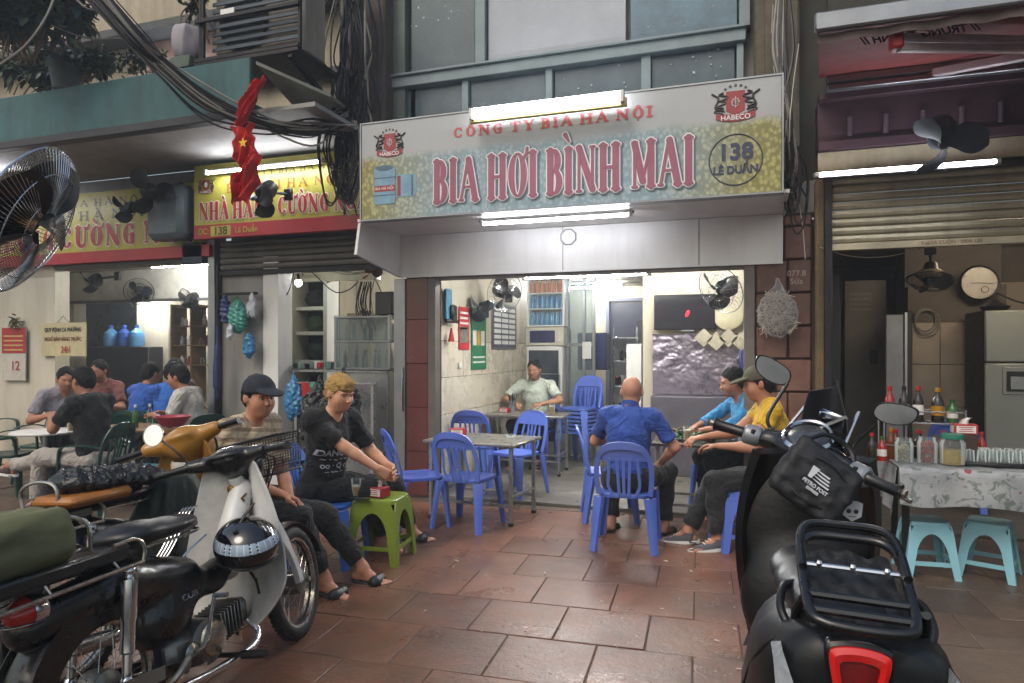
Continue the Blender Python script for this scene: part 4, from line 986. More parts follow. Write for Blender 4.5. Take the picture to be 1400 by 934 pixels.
# ================================================================ plastic chairs and stools
m_blue = M('blue_plastic', '#4c68c0', .36, var=.07, scale=3, bump=.0004, dirt=.35, dcol='#8088b4', objvar=.1)
m_blue2 = M('bright_blue_plastic', '#3568c0', .36, var=.05, bump=.0004, dirt=.12)
m_lblue = M('pale_blue_plastic', '#86bcca', .35, var=.05, bump=.0004, dirt=.25, dcol='#5c7b80')
m_green = M('lime_plastic', '#788a2a', .4, var=.08, bump=.0004, dirt=.25, dcol='#4a521f')
m_dgreen = M('dark_green_plastic', '#123a34', .35, var=.1, bump=.0004, dirt=.2, dcol='#0a1a18')
def chair_proto(mat_, label, cat='chair', group=None, name='plastic_chair', arms=False):
    """front is +Y; origin on the floor under the seat centre"""
    t = thing(name, label, cat, group=group)
    k = MB()                                                        # seat pan, slightly dished, rounded corners
    N = 28; rg = []
    for z, gsc in ((.405, .97), (.43, 1.0), (.437, .985), (.432, .9), (.426, .6), (.424, .2)):
        rg.append([V((.205*gsc*(abs(math.cos(a))**.45)*math.copysign(1, math.cos(a))*(1+.06*math.sin(a)), .20*gsc*(abs(math.sin(a))**.45)*math.copysign(1, math.sin(a)), z)) for a in [2*PI*i/N+.05 for i in range(N)]])
    k.rings(rg); k.build('seat', mat_, t)
    for sx in (-1, 1):
        for sy in (-1, 1):                                          # U-channel legs
            k = MB(); top = V((sx*.185, sy*.17, .41)); bot = V((sx*.225, sy*(.235 if sy < 0 else .215), 0))
            ctr = V((0, 0, 0)); s_ = .036
            sh = [(-s_, -s_*.15), (-s_, s_*.9), (-s_*.8, s_), (s_*.8, s_), (s_, s_*.9), (s_, -s_*.15), (s_*.78, -s_*.15), (s_*.78, s_*.75), (-s_*.78, s_*.75), (-s_*.78, -s_*.15)]
            out = V((sx*.8, sy*1., 0)).normalized(); side = V((-out.y, out.x, 0)) if True else None
            P = [top, top.lerp(bot, .5), bot]
            rs = [[p+side*(x*q)+out*(y*q*.8) for x, y in sh] for p, q in zip(P, (1.25, .95, .78))]
            k.rings(rs); k.build('leg', mat_, t)
    # arched back frame leaning backwards
    def bk(x, z): tt = (z-.42)/.40; return V((x, -.185-.085*tt-.02*tt*tt+ .045*(1-(x/.2)**2)*-.4, z))
    arch = [bk(-.195, .43), bk(-.205, .52), bk(-.207, .62), bk(-.195, .71), bk(-.15, .785), bk(-.08, .815), bk(0, .822), bk(.08, .815), bk(.15, .785), bk(.195, .71), bk(.207, .62), bk(.205, .52), bk(.195, .43)]
    path = catmull(arch, 4); k = MB()
    k.ribbon(path, .014, .036, V((0, 1, .15)), [(1, 1.05+.5*max(0, p.z-.74)/.08) for p in path]); k.build('back_frame', mat_, t)
    k = MB()                                                        # solid head panel
    def hp(u, v):
        z = .70+v*.115; hw = .165*math.sqrt(max(0, 1-((z-.68)/.165)**2))+.015
        return bk((u-.5)*2*hw, z)+V((0, .004, 0))
    k.grid(hp, 12, 5, .008); k.build('head_panel', mat_, t)
    for x0_, x1_, bow in ((-.035, -.05, 0), (.0, 0, 0), (.035, .05, 0), (-.085, -.105, -.055), (.085, .105, .055)):
        pts = [bk(x0_, .425), bk(x0_+(x1_-x0_)*.3+bow*.5, .50), bk(x0_+(x1_-x0_)*.6+bow*.3, .60), bk(x1_, .72)]
        k = MB(); k.ribbon(catmull(pts, 4), .022, .009, V((1, 0, 0))); k.build('back_slat', mat_, t)
    if arms:
        for sx in (-1, 1):
            k = MB(); k.ribbon(catmull([V((sx*.2, -.22, .62)), V((sx*.25, -.1, .65)), V((sx*.26, .08, .645)), V((sx*.24, .17, .60)), V((sx*.225, .19, .43))], 5), .045, .012, V((1, 0, 0))); k.build('armrest', mat_, t)
    return t
def hd(v): return math.atan2(-v[0], v[1])      # rz that turns +Y into v
chA = chair_proto(m_blue, 'blue plastic chair in front of the steel table, seen from behind', group='blue plastic chairs of the beer shop')
def place(o, px, D, rz): g_ = V((FW.x+(px-700)/FPX*RT.x, FW.y+(px-700)/FPX*RT.y))*D; o.location = (g_.x, g_.y, .0 if g_.y < YF else .036); o.rotation_euler = (0, 0, rz); return o
place(chA, 641, 5.98, rad(-8))
for px, D, rz, lb_ in (
    (571, 6.05, rad(-48), 'blue plastic chair at the left end of the steel table beside the brown pier'),
    (650, 7.7, rad(8), 'blue plastic chair behind the steel table near the red napkin box'),
    (637, 8.35, rad(-70), 'half hidden blue plastic chair at the back table by the tiled wall'),
    (706, 7.15, rad(158), 'blue plastic chair on the far side of the steel table facing the street'),
    (857, 5.38, rad(3), 'blue plastic chair the bald man sits on'),
    (834, 6.25, rad(-75), 'blue plastic chair partly hidden left of the bald man'),
    (1316, 6.55, rad(-30), 'blue plastic chair showing its curved back behind the jars on the cloth covered table'),
    (735, 9.2, rad(170), 'blue plastic chair under the man in white at the back table'),
    (985, 6.55, rad(75), 'blue plastic chair under the man in the light blue shirt'),
):
    place(dup(chA, label=lb_), px, D, rz)
stk = V(aZ(793, 633, .036))
for i in range(7):
    c = dup(chA, (stk.x, stk.y-.012*i, .036+i*.052), rad(160), ('lowest' if i == 0 else 'second' if i == 1 else 'third' if i == 2 else 'fourth' if i == 3 else 'fifth' if i == 4 else 'sixth' if i == 5 else 'topmost')+' chair of the blue chair stack by the glass fridge', 'stacked blue chairs')
chB = chair_proto(m_blue2, 'bright blue plastic chair under the blond man in the black shirt', group=None)
place(chB, 448, 4.98, hd((.95, .2)))
chG = chair_proto(m_dgreen, 'dark green plastic chair under the man in black with crossed legs', group='dark green chairs of the left eatery', arms=True)
place(chG, 130, 6.55, hd((-.95, -.2)))
for px, D, rz, lb_ in ((62, 8.0, rad(190), 'dark green plastic chair facing the street behind the white round table'), (10, 7.3, rad(-60), 'dark green plastic chair cut by the left edge of the picture'),
                       (195, 8.1, rad(10), 'dark green plastic chair under the left one of the two men in blue'), (228, 8.0, rad(-5), 'dark green plastic chair under the right one of the two men in blue'),
                       (-15, 8.6, rad(-90), 'dark green plastic chair in the dark corner at the left'), (275, 7.6, rad(60), 'dark green plastic chair under the man in the white shirt')):
    place(dup(chG, label=lb_), px, D, rz)
def stool_proto(mat_, h, tw, bw, label, name='plastic_stool', group=None, cat='stool'):
    t = thing(name, label, cat, group=group)
    k = MB(); rg = []; N = 24
    for z, s_ in ((h-.03, 1.02), (h-.006, 1.0), (h, .96), (h-.003, .8), (h-.005, .2)):
        rg.append([V((tw/2*s_*(abs(math.cos(a))**.35)*math.copysign(1, math.cos(a)), tw/2*s_*(abs(math.sin(a))**.35)*math.copysign(1, math.sin(a)), z)) for a in [2*PI*(i+.5)/N for i in range(N)]])
    k.rings(rg); k.build('seat', mat_, t)
    # each side: a panel with an arched opening -> leg pairs + apron
    for q in range(4):
        Rq = Matrix.Rotation(q*PI/2, 3, 'Z')
        k = MB(); lw = tw*.17
        o1 = []; 
        def pt(x, z): f = 1-z/h; w_ = tw/2+(bw-tw)/2*f; return Rq @ V((x*w_/(tw/2), -w_, z))
        arch_w = tw/2-lw
        outer = [(-tw/2*.98, 0.0), (-tw/2*.98, h-.02), (tw/2*.98, h-.02), (tw/2*.98, 0.0), (tw/2-lw*.7, 0)]
        arc = [(arch_w*math.cos(a)*.98, h*.38+h*.42*math.sin(a)) for a in [PI*i/10 for i in range(11)]]
        # left leg, right leg and apron as quads strips
        zs = [0, h*.38]
        L = [pt(-tw/2*.98, z) for z in (0, h*.38)]
        pts_o = []; pts_i = []
        pts_o += [(-tw/2*.98, 0), (-tw/2*.98, h*.38)]; pts_i += [(-tw/2+lw*.75, 0), (-arch_w*.98, h*.38)]
        for i, (x, z) in list(enumerate(arc[::-1]))[1:-1]:
            a = (10-i); pts_i.append((x, z)); fx = -1+2*i/10; pts_o.append((tw/2*.98*max(-1, min(1, fx*1.35)), h-.02 if abs(fx) < .72 else h*.38+(h*.62-.02)*min(1, (1-abs(fx))/.28)))
        pts_i += [(arch_w*.98, h*.38), (tw/2-lw*.75, 0)]; pts_o += [(tw/2*.98, h*.38), (tw/2*.98, 0)]
        n = len(pts_o); nin = Rq @ V((0, .010, 0))
        A = [pt(*p) for p in pts_o]; B = [pt(*p) for p in pts_i]
        vs = A+B+[p+nin for p in A]+[p+nin for p in B]; fs = []
        for i in range(n-1):
            fs += [(i, i+1, n+i+1, n+i), (2*n+i+1, 2*n+i, 3*n+i, 3*n+i+1), (n+i, n+i+1, 3*n+i+1, 3*n+i), (i+1, i, 2*n+i, 2*n+i+1)]
        fs += [(0, n, 3*n, 2*n), (n-1, 3*n-1, 4*n-1, 2*n-1)]
        k.add(vs, fs); k.build('leg_panel', mat_, t, ang=30)
        k = MB(); z = h*.26; f = 1-z/h; w_ = (tw/2+(bw-tw)/2*f)-.012
        k.bar(Rq @ V((-w_, -w_+.0, z)), Rq @ V((w_, -w_, z)), .012, .028); k.build('stretcher', mat_, t)
    return t
stB = stool_proto(m_blue, .46, .29, .38, 'tall blue plastic stool under the man in the yellow shirt')
place(stB, 1010, 5.32, rad(20))
stG = stool_proto(m_green, .465, .33, .40, 'lime green plastic stool used as a table for a beer glass and a napkin box', name='stool_table', cat='stool')
place(stG, 522, 5.02, rad(6))
stL = stool_proto(m_lblue, .37, .25, .34, 'pale blue plastic stool at the left, partly under the flowered tablecloth', group='pale blue stools')
stL.location = (1.22, 5.38, 0); stL.rotation_euler = (0, 0, rad(4))
d2 = dup(stL, (1.62, 5.46, 0), rad(-24), 'pale blue plastic stool at the right, partly under the flowered tablecloth')
d3 = dup(stL, None, rad(10), 'pale blue plastic stool behind the yellow motorbike'); place(d3, 196, 6.9, rad(10))
s5 = dup(stB, None, rad(20), 'blue plastic stool under the capped man, mostly hidden by the white leg shield'); place(s5, 352, 4.42, rad(20))
k = MB(); k.box((1.22, 5.237, .325), (.02, .004, .02), None, .002); k.box((1.215, 5.20, .105), (.07, .004, .022)); 
# ================================================================ tables
def steel_table(c, L_, W_, rz, label, h=.72, top=None, group='steel topped tables'):
    t = thing('steel_table', label, 'table', (c[0], c[1], c[2] if len(c) > 2 else 0), rz, group)
    k = MB(); k.bb(-L_/2, L_/2, -W_/2, W_/2, h-.03, h, .008); k.build('tabletop', top or M('worn_steel_top', '#8b8880', .3, .6, var=.15, scale=4, dirt=.3, dcol='#4d453b'), t)
    for x in (-1, 1):
        for y in (-1, 1): k = MB(); k.bb(x*(L_/2-.06)-.016, x*(L_/2-.06)+.016, y*(W_/2-.06)-.016, y*(W_/2-.06)+.016, .02, h-.03, .003); k.build('leg', m_steel, t); k = MB(); k.bb(x*(L_/2-.06)-.02, x*(L_/2-.06)+.02, y*(W_/2-.06)-.02, y*(W_/2-.06)+.02, 0, .03, .004); k.build('foot_cap', m_black, t)
    for y in (-1, 1): k = MB(); k.bb(-L_/2+.078, L_/2-.078, y*(W_/2-.06)-.011, y*(W_/2-.06)+.011, .16, .184); k.build('rail', m_steel, t)
    for x in (-1, 1): k = MB(); k.bb(x*(L_/2-.06)-.011, x*(L_/2-.06)+.011, -W_/2+.078, W_/2-.078, .23, .254); k.build('rail', m_steel, t)
    return t
P0 = aD(577, 480, 6.22); P1 = aD(687, 480, 5.9); e_ = V((P1.x-P0.x, P1.y-P0.y)).normalized(); n_ = V((-e_.y, e_.x)); c = V((P0.x, P0.y))+e_*.46+n_*.33
T1 = steel_table((c.x, c.y, 0), .92, .66, math.atan2(e_.y, e_.x), 'steel topped table with blue chairs at the entrance beside the brown pier'); T1c = c
c = aD(722, 480, 8.45); T2c = c
T2 = steel_table((c.x, c.y, .036), 1.0, .6, rad(3), 'steel topped table at the back where the man in white sits')
c = aD(975, 480, 6.15); T3c = c
T3 = steel_table((c.x, c.y, .0), 1.05, .62, rad(0), 'dark edged steel table with food between the bald man and the two men beside him', top=M('dark_steel_top', '#4a4844', .25, .5, dirt=.3))
c = aD(62, 480, 7.2)
t = thing('round_table', 'small white round table in front of the man in grey', 'table', (c.x, c.y, .0))
k = MB(); k.lathe([(.001, .66), (.3, .66), (.32, .668), (.32, .68), (.3, .69), (.001, .69)], (0, 0, 0), None, 28); k.build('tabletop', m_white, t)
k = MB(); k.cyl((0, 0, .04), (0, 0, .66), .03, 12); k.build('post', m_steel, t)
k = MB(); k.lathe([(.001, 0), (.2, 0), (.19, .03), (.04, .06), (.001, .06)], (0, 0, 0), None, 20); k.build('base', m_black, t)
c = aD(205, 480, 7.3)
steel_table((c.x, c.y, .0), 1.1, .6, rad(5), 'steel table with orange edging among the seated group of the left eatery', .72, M('orange_trim_top', '#8a6a48', .4, dirt=.3))
# ---------------- cloth covered condiment table
CY0, CY1, CX0, CX1, CZ = 5.08, 5.72, 1.0, 3.1, .76
t = thing('condiment_table', 'long low table under the flowered plastic cloth holding jars and bottles', 'table', (2, 5.4, 0))
k = MB(); k.bb(CX0+.03, CX1, CY0+.03, CY1-.03, CZ-.04, CZ-.006); k.build('tabletop', m_wood, t, True)
for x in (CX0+.08, CX1-.08):
    for y in (CY0+.2, CY1-.08): k = MB(); k.bb(x-.02, x+.02, y-.02, y+.02, 0, CZ-.04); k.build('leg', m_iron, t, True)
def m_floral():
    s = NT('floral_vinyl'); P = s.N('ShaderNodeNewGeometry').outputs['Position']
    base = s.mix(s.ramp(s.noise(4, 4, .6, P), (.3, .7)), C('#999c9e'), C('#74797f'))
    vo = s.N('ShaderNodeTexVoronoi'); vo.inputs['Scale'].default_value = 7.5; vo.inputs['Randomness'].default_value = .8; s.L(P, vo.inputs['Vector'])
    nn = s.noise(38, 3, .6, P)
    d = s.math('ADD', vo.outputs['Distance'], s.math('MULTIPLY', nn, .12))
    fl_ = s.math('LESS_THAN', d, .235); ctr = s.math('LESS_THAN', d, .13)
    sp = s.N('ShaderNodeSeparateColor'); s.L(vo.outputs['Color'], sp.inputs[0])
    pick = s.math('GREATER_THAN', sp.outputs[0], .38)
    fc_ = s.mix(s.math('GREATER_THAN', sp.outputs[1], .5), C('#8a2b3a'), C('#6a7a55'))
    base = s.mix(s.math('MULTIPLY', fl_, pick), base, fc_); base = s.mix(s.math('MULTIPLY', ctr, pick), base, C('#b98a4a'))
    v2 = s.noise(14, 3, .5, P, 1.2); base = s.mix(s.math('MULTIPLY', s.ramp(v2, (.54, .60)), .75), base, C('#4e5a52'))
    s.L(base, s.b.inputs['Base Color']); s.set(Roughness=.32); s.bump(s.noise(9, 3, .5, P), .006)
    return s.mat
cl = thing('tablecloth', 'flowered grey plastic tablecloth hanging over the condiment table edge', 'tablecloth', (2, 5.2, .76))
mf = m_floral()
k = MB()
def clf(u, v):
    x = CX0+(CX1-CX0)*u
    if v < .55: y = CY1-(CY1-CY0)*v/.55; return (x, y, CZ+.001+.003*math.sin(u*60)*math.sin(v*20))
    q = (v-.55)/.45; return (x, CY0-.012-.02*math.sin(u*34)*q-.02*q, CZ-.235*q-.012*math.sin(u*21)*q)
k.grid(clf, 90, 22, .002)
k.build('cloth', mf, cl, True)
k = MB(); k.grid(lambda u, v: (CX0-.012-.02*v-.015*math.sin(u*14)*v, CY1-(CY1-CY0)*u, CZ-.002-.27*v-.05*u*v), 24, 8, .002); k.build('side_flap', mf, cl, True)
# ================================================================ smooth solids (people, cloth, shells)
class Sdf:
    def __init__(s): s.P = []
    def cone(s, a, b, ra, rb, k=.02, flat=None, cut=None, sub=False):
        a = np.array(a, float); b = np.array(b, float); s.P.append(('c', a, b, ra, rb, k, flat, cut, sub)); return s
    def ell(s, c, r, R=None, k=.02, cut=None, sub=False):
        R = np.array(R) if R is not None else np.eye(3); s.P.append(('e', np.array(c, float), np.array(r, float), R, 0, k, None, cut, sub)); return s
    def mesh(s, name, vox, mats, noise=None, cuts=()):
        lo = []; hi = []
        for p in s.P:
            if p[8]: continue
            if p[0] == 'c': m = max(p[3], p[4]); lo.append(np.minimum(p[1], p[2])-m); hi.append(np.maximum(p[1], p[2])+m)
            else: m = max(p[2]); lo.append(p[1]-m); hi.append(p[1]+m)
        lo = np.min(lo, 0)-.04; hi = np.max(hi, 0)+.04; n = np.ceil((hi-lo)/vox).astype(int)+1
        D = np.full(n, .12, np.float32)
        ax = [lo[i]+vox*np.arange(n[i]) for i in range(3)]
        for p in s.P:
            k = p[5]; pad = k+.035
            if p[0] == 'c': m = max(p[3], p[4])+pad; l = np.minimum(p[1], p[2])-m; h = np.maximum(p[1], p[2])+m
            else: m = max(p[2])+pad; l = p[1]-m; h = p[1]+m
            i0 = np.clip(((l-lo)/vox).astype(int), 0, n-1); i1 = np.clip(((h-lo)/vox).astype(int)+2, 1, n)
            if (i1 <= i0).any(): continue
            X = ax[0][i0[0]:i1[0], None, None].astype(np.float32); Y = ax[1][None, i0[1]:i1[1], None].astype(np.float32); Z = ax[2][None, None, i0[2]:i1[2]].astype(np.float32)
            if p[0] == 'c':
                a, b, ra, rb = p[1:5]; ab = b-a; L2 = max((ab**2).sum(), 1e-9)
                t = np.clip(((X-a[0])*ab[0]+(Y-a[1])*ab[1]+(Z-a[2])*ab[2])/L2, 0, 1)
                qx = X-(a[0]+t*ab[0]); qy = Y-(a[1]+t*ab[1]); qz = Z-(a[2]+t*ab[2])
                if p[6]:
                    fa, f = p[6]; fa = np.array(fa, float); fa /= np.linalg.norm(fa); dt = (qx*fa[0]+qy*fa[1]+qz*fa[2])*(f-1)
                    qx = qx+fa[0]*dt; qy = qy+fa[1]*dt; qz = qz+fa[2]*dt
                d = np.sqrt(qx**2+qy**2+qz**2)-(ra+(rb-ra)*t)
            else:
                c, r, R = p[1:4]; x, y, z = X-c[0], Y-c[1], Z-c[2]
                u = x*R[0, 0]+y*R[1, 0]+z*R[2, 0]; v = x*R[0, 1]+y*R[1, 1]+z*R[2, 1]; w_ = x*R[0, 2]+y*R[1, 2]+z*R[2, 2]
                k0 = np.sqrt((u/r[0])**2+(v/r[1])**2+(w_/r[2])**2); k1 = np.sqrt((u/r[0]**2)**2+(v/r[1]**2)**2+(w_/r[2]**2)**2)+1e-6
                d = k0*(k0-1)/k1
            if p[7]:
                for (cp, cn) in p[7]:
                    cn = np.array(cn, float); cn /= np.linalg.norm(cn); d = np.maximum(d, (X-cp[0])*cn[0]+(Y-cp[1])*cn[1]+(Z-cp[2])*cn[2])
            sl_ = (slice(i0[0], i1[0]), slice(i0[1], i1[1]), slice(i0[2], i1[2])); a_ = D[sl_]
            if p[8]:
                h = np.clip(.5-.5*(a_+d)/k, 0, 1); D[sl_] = a_*(1-h)+(-d)*h+k*h*(1-h)
            else:
                h = np.clip(.5+.5*(a_-d)/k, 0, 1); D[sl_] = a_*(1-h)+d*h-k*h*(1-h)
        if noise is not None or cuts:
            X, Y, Z = ax[0][:, None, None], ax[1][None, :, None], ax[2][None, None, :]
            if noise is not None: D = D+noise(X, Y, Z).astype(np.float32)
            for cp, cn in cuts:
                cn = np.array(cn, float); cn /= np.linalg.norm(cn); D = np.maximum(D, ((X-cp[0])*cn[0]+(Y-cp[1])*cn[1]+(Z-cp[2])*cn[2]).astype(np.float32))
        return nets(D, lo, vox, name, mats)
def nets(D, lo, vox, name, mats):
    S_ = D < 0; n = np.array(D.shape)
    off = [(a, b, c) for a in (0, 1) for b in (0, 1) for c in (0, 1)]
    cnt = np.zeros(n-1, np.int8)
    for a, b, c in off: cnt += S_[a:n[0]-1+a, b:n[1]-1+b, c:n[2]-1+c]
    I = np.argwhere((cnt > 0) & (cnt < 8)); idx = np.full(n-1, -1, np.int32); idx[I[:, 0], I[:, 1], I[:, 2]] = np.arange(len(I))
    vals = [D[I[:, 0]+a, I[:, 1]+b, I[:, 2]+c] for a, b, c in off]
    pos = np.zeros((len(I), 3)); ct = np.zeros(len(I))
    for i in range(8):
        for j in range(i+1, 8):
            oi, oj = np.array(off[i]), np.array(off[j])
            if abs(oi-oj).sum() != 1: continue
            m = (vals[i] < 0) != (vals[j] < 0); t = np.where(m, vals[i]/(vals[i]-vals[j]+1e-12), 0)
            pos += m[:, None]*(oi+(oj-oi)*t[:, None]); ct += m
    P = lo+(I+pos/ct[:, None])*vox
    F = []
    for axis in range(3):
        sa = [slice(None)]*3; sb = [slice(None)]*3; sa[axis] = slice(0, -1); sb[axis] = slice(1, None)
        A, B = S_[tuple(sa)], S_[tuple(sb)]; E_ = np.argwhere(A != B); u, v = (axis+1) % 3, (axis+2) % 3
        ok = (E_[:, u] > 0) & (E_[:, v] > 0) & (E_[:, u] < n[u]-1) & (E_[:, v] < n[v]-1); E_ = E_[ok]
        q = []
        for du, dv in ((-1, -1), (0, -1), (0, 0), (-1, 0)):
            e = E_.copy(); e[:, u] += du; e[:, v] += dv; q.append(idx[e[:, 0], e[:, 1], e[:, 2]])
        q = np.stack(q, 1); fl_ = ~A[E_[:, 0], E_[:, 1], E_[:, 2]]; q[fl_] = q[fl_][:, ::-1]; F.append(q)
    F = np.concatenate(F)
    me = bpy.data.meshes.new(name); me.vertices.add(len(P)); me.vertices.foreach_set('co', P.astype(np.float32).ravel())
    me.loops.add(len(F)*4); me.loops.foreach_set('vertex_index', F.ravel().astype(np.int32))
    me.polygons.add(len(F)); me.polygons.foreach_set('loop_start', np.arange(0, len(F)*4, 4, dtype=np.int32))
    me.polygons.foreach_set('use_smooth', np.ones(len(F), bool))
    me.update(calc_edges=True)
    for m in (mats if isinstance(mats, (list, tuple)) else [mats]): me.materials.append(m)
    return me
def put(me, name, parent):
    """mesh given in the parent's own space"""
    o = bpy.data.objects.new(name, me); COL.objects.link(o); o.parent = parent; WM[o.name] = WM.get(parent.name, Matrix.Identity(4)); return o
def smesh(s, name, vox, mats, parent, world=True, **k):
    me = s.mesh(name, vox, mats, **k)
    if world and parent is not None: me.transform(WM[parent.name].inverted())
    return put(me, name, parent)
def ik(s, t, l1, l2, hint):
    s = V(s); t = V(t); d = t-s; L = min(d.length, (l1+l2)*.999); dr = d.normalized(); a = (l1*l1-l2*l2+L*L)/(2*L); h = math.sqrt(max(l1*l1-a*a, 0))
    hv = V(hint); hv = hv-dr*hv.dot(dr); hv.normalize(); return s+dr*a+hv*h, s+dr*L
def folds(amp=.004, f=1., seed=0):
    def fn(X, Y, Z):
        a = np.sin(23*f*Z+9*X+3*np.sin(11*f*Y+seed)+seed)*np.sin(13*f*X-7*Y+2.5*np.sin(9*f*Z+seed*2))
        b = np.sin(41*f*(X+.6*Z)+4*np.sin(14*f*Y+seed))*np.sin(31*f*(Y-.5*Z)+seed*3)
        return amp*(a*.9+b*.55)
    return fn
def crumple(amp=.01, f=1., seed=0):
    r_ = np.random.RandomState(seed); K = r_.normal(size=(7, 3))*14*f; Q = r_.normal(size=(7, 3))*9*f; ph = r_.uniform(0, 6, 7)
    def fn(X, Y, Z):
        d = 0
        for i in range(7): sc_ = 1.35**i; d = d+np.abs(np.sin((K[i, 0]*X+K[i, 1]*Y+K[i, 2]*Z)*sc_+ph[i]+1.6*np.sin(Q[i, 0]*X+Q[i, 1]*Y+Q[i, 2]*Z)))/(1+.45*i)
        return amp*(d-1.6)*.8
    return fn
SKINS = {}
def skin_mat(col):
    if col in SKINS: return SKINS[col]
    s = NT('skin'); n = s.noise(9, 5, .6); c = s.mix(s.ramp(n, (.3, .7)), mul(C(col), .88), mul(C(col), 1.08))
    s.L(c, s.b.inputs['Base Color']); s.set(Roughness=.6); s.b.inputs['Subsurface Weight'].default_value = .06; s.b.inputs['Subsurface Radius'].default_value = (.02, .008, .004)
    s.bump(s.noise(120, 3), .0006); SKINS[col] = s.mat; return s.mat
m_eye = M('eye_white', '#8f857a', .2, var=.02, bump=0); m_iris = M('iris_dark', '#1c120c', .15, bump=0)
def hair_mat(name, col):
    if name in MATS: return MATS[name]
    s = NT(name); n = s.noise(1, 4, .6, s.mapping((150, 150, 16))); s.L(s.mix(s.ramp(n, (.3, .7)), mul(C(col), .5), mul(C(col), 1.5)), s.b.inputs['Base Color']); s.set(Roughness=.8); s.b.inputs['Specular IOR Level'].default_value = .25; s.bump(n, .006); MATS[name] = s.mat; return s.mat
def cloth_mat(name, col, rough=.85, var=.12, pattern=None):
    if name in MATS: return MATS[name]
    s = NT(name); c = s.mix(s.ramp(s.noise(6, 4, .6), (.3, .7)), mul(C(col), 1-var), mul(C(col), 1+var))
    if pattern: c = pattern(s, c)
    s.L(c, s.b.inputs['Base Color']); s.set(Roughness=rough); s.b.inputs['Sheen Weight'].default_value = .0 if rough < .6 else .08
    s.bump(s.math('ADD', s.math('MULTIPLY', s.ramp(s.noise(9, 3, .5, None, 2.2), (.3, .7)), 1.), s.math('MULTIPLY', s.noise(300, 2), .06)), .012); MATS[name] = s.mat; return s.mat
def person(label, pos, heading, hz=.50, lean=.1, side=0., head=(0, 0), hands=None, feet=None, sc=1., skin='#9c6b4e', shirt=None, pants=None, sleeve=.6,
           hair=None, cap=None, shoe=None, vox=.008, belly=0., pant_end=.93, width=1., elbow=None, curl=.5, palm=None, fdirs=None, knee=None, seed=1, neckfwd=.03, collar=None, shoe_style='sandal', fine=None, fpx=None, hpx=None):
    """seated figure; local frame: x right, y forward, z up.  hands/feet: (right, left) targets in that frame"""
    f = V((heading[0], heading[1], 0)).normalized(); rt_ = V((f.y, -f.x, 0)); M3 = Matrix((rt_, f, V((0, 0, 1)))).transposed()
    t = thing('person', label, 'person', (pos[0], pos[1], pos[2] if len(pos) > 2 else 0), rot=M3.to_euler())
    lo_ = lambda q: (M3.transposed() @ (q-V(t.location)))/1.07
    if fpx: feet = [(*lo_(aZ(a, b_, z_))[:2], z_, tuple(M3.transposed() @ V(d_))) for a, b_, z_, d_ in fpx]
    if hpx: hands = [lo_(aD(*q)) for q in hpx]
    up = V((side, math.sin(lean), math.cos(lean))).normalized(); fw = V((0, math.cos(lean), -math.sin(lean)))
    PEL = V((0, 0, hz)); W_ = width
    at = lambda x, y, z: PEL+V((1, 0, 0))*x+fw*y+up*z
    NK = at(0, neckfwd*.5, .53); CH = at(0, 0, .33)
    SH = [at(.175*W_, 0, .475), at(-.175*W_, 0, .475)]; HP = [V((.09, .0, hz-.01)), V((-.09, .0, hz-.01))]
    yaw, pitch = head; HRot = Matrix.Rotation(-yaw, 3, 'Z') @ Matrix.Rotation(-pitch, 3, 'X')
    HC = at(0, neckfwd+.02, .665); hp = lambda x, y, z: HC+HRot @ V((x, y, z))
    B = Sdf()
    # torso
    def torso(S2, g, k=.05, bel=0.):
        S2.ell(at(0, 0, .03), (.165*W_+g, .115+g, .125+g), k=k); S2.ell(at(0, .01+bel*.5, .19), (.14*W_+g+bel*.5, .10+g+bel, .15+g), k=k)
        S2.ell(at(0, .0, .34), (.16*W_+g, .112+g+bel*.3, .165+g), k=k); S2.cone(SH[0], SH[1], .052+g, .052+g, k=k)
        S2.cone(at(.06, -.02, .5), at(-.06, -.02, .5), .045+g*.8, .045+g*.8, k=k)
    torso(B, 0, bel=belly)
    B.cone(NK-up*.05, hp(0, -.015, -.05), .056, .052, k=.03)
    # head
    HR = np.array(HRot)
    B.ell(hp(0, -.012, .03), (.077, .096, .098), HR, k=.02); B.ell(hp(0, .022, -.040), (.061, .074, .078), HR, k=.035); B.ell(hp(0, .055, -.085), (.03, .026, .022), HR, k=.025)
    B.ell(hp(0, .078, .028), (.05, .018, .014), HR, k=.02); B.cone(hp(0, .088, .012), hp(0, .108, -.022), .008, .0125, k=.012)
    for sx in (-1, 1):
        B.ell(hp(sx*.032, .085, .008), (.017, .012, .012), HR, k=.012, sub=True); B.ell(hp(sx*.036, .055, -.028), (.026, .022, .03), HR, k=.035)
        B.ell(hp(sx*.08, -.008, .0), (.011, .021, .033), HR @ np.array(Matrix.Rotation(sx*.35, 3, 'Z')), k=.008)
        B.ell(hp(sx*.012, .108, -.026), (.008, .009, .007), HR, k=.006)
    B.ell(hp(0, .088, -.052), (.019, .010, .006), HR, k=.006); B.ell(hp(0, .085, -.064), (.016, .010, .006), HR, k=.006)
    # arms
    hands = hands or ((.12, .32, .66), (-.12, .32, .66)); EL = []; WR = []
    for i, sx in enumerate((1, -1)):
        hint = elbow[i] if elbow else (sx*.7, -.5, -.7)
        e, w_ = ik(SH[i], hands[i], .29, .255, hint); EL.append(e); WR.append(w_)
        B.cone(SH[i], e, .05, .039, k=.03); B.cone(e, e.lerp(w_, .35), .040, .039, k=.02); B.cone(e.lerp(w_, .3), w_, .039, .026, k=.015, flat=((0, 0, 1), 1.1))
        fd = V(fdirs[i]).normalized() if fdirs and fdirs[i] else (w_-e).normalized(); pn = V(palm[i]) if palm else V((-sx*.3, 0, -1)); pn = (pn-fd*pn.dot(fd)).normalized(); sd = fd.cross(pn)*(1 if i == 0 else -1)
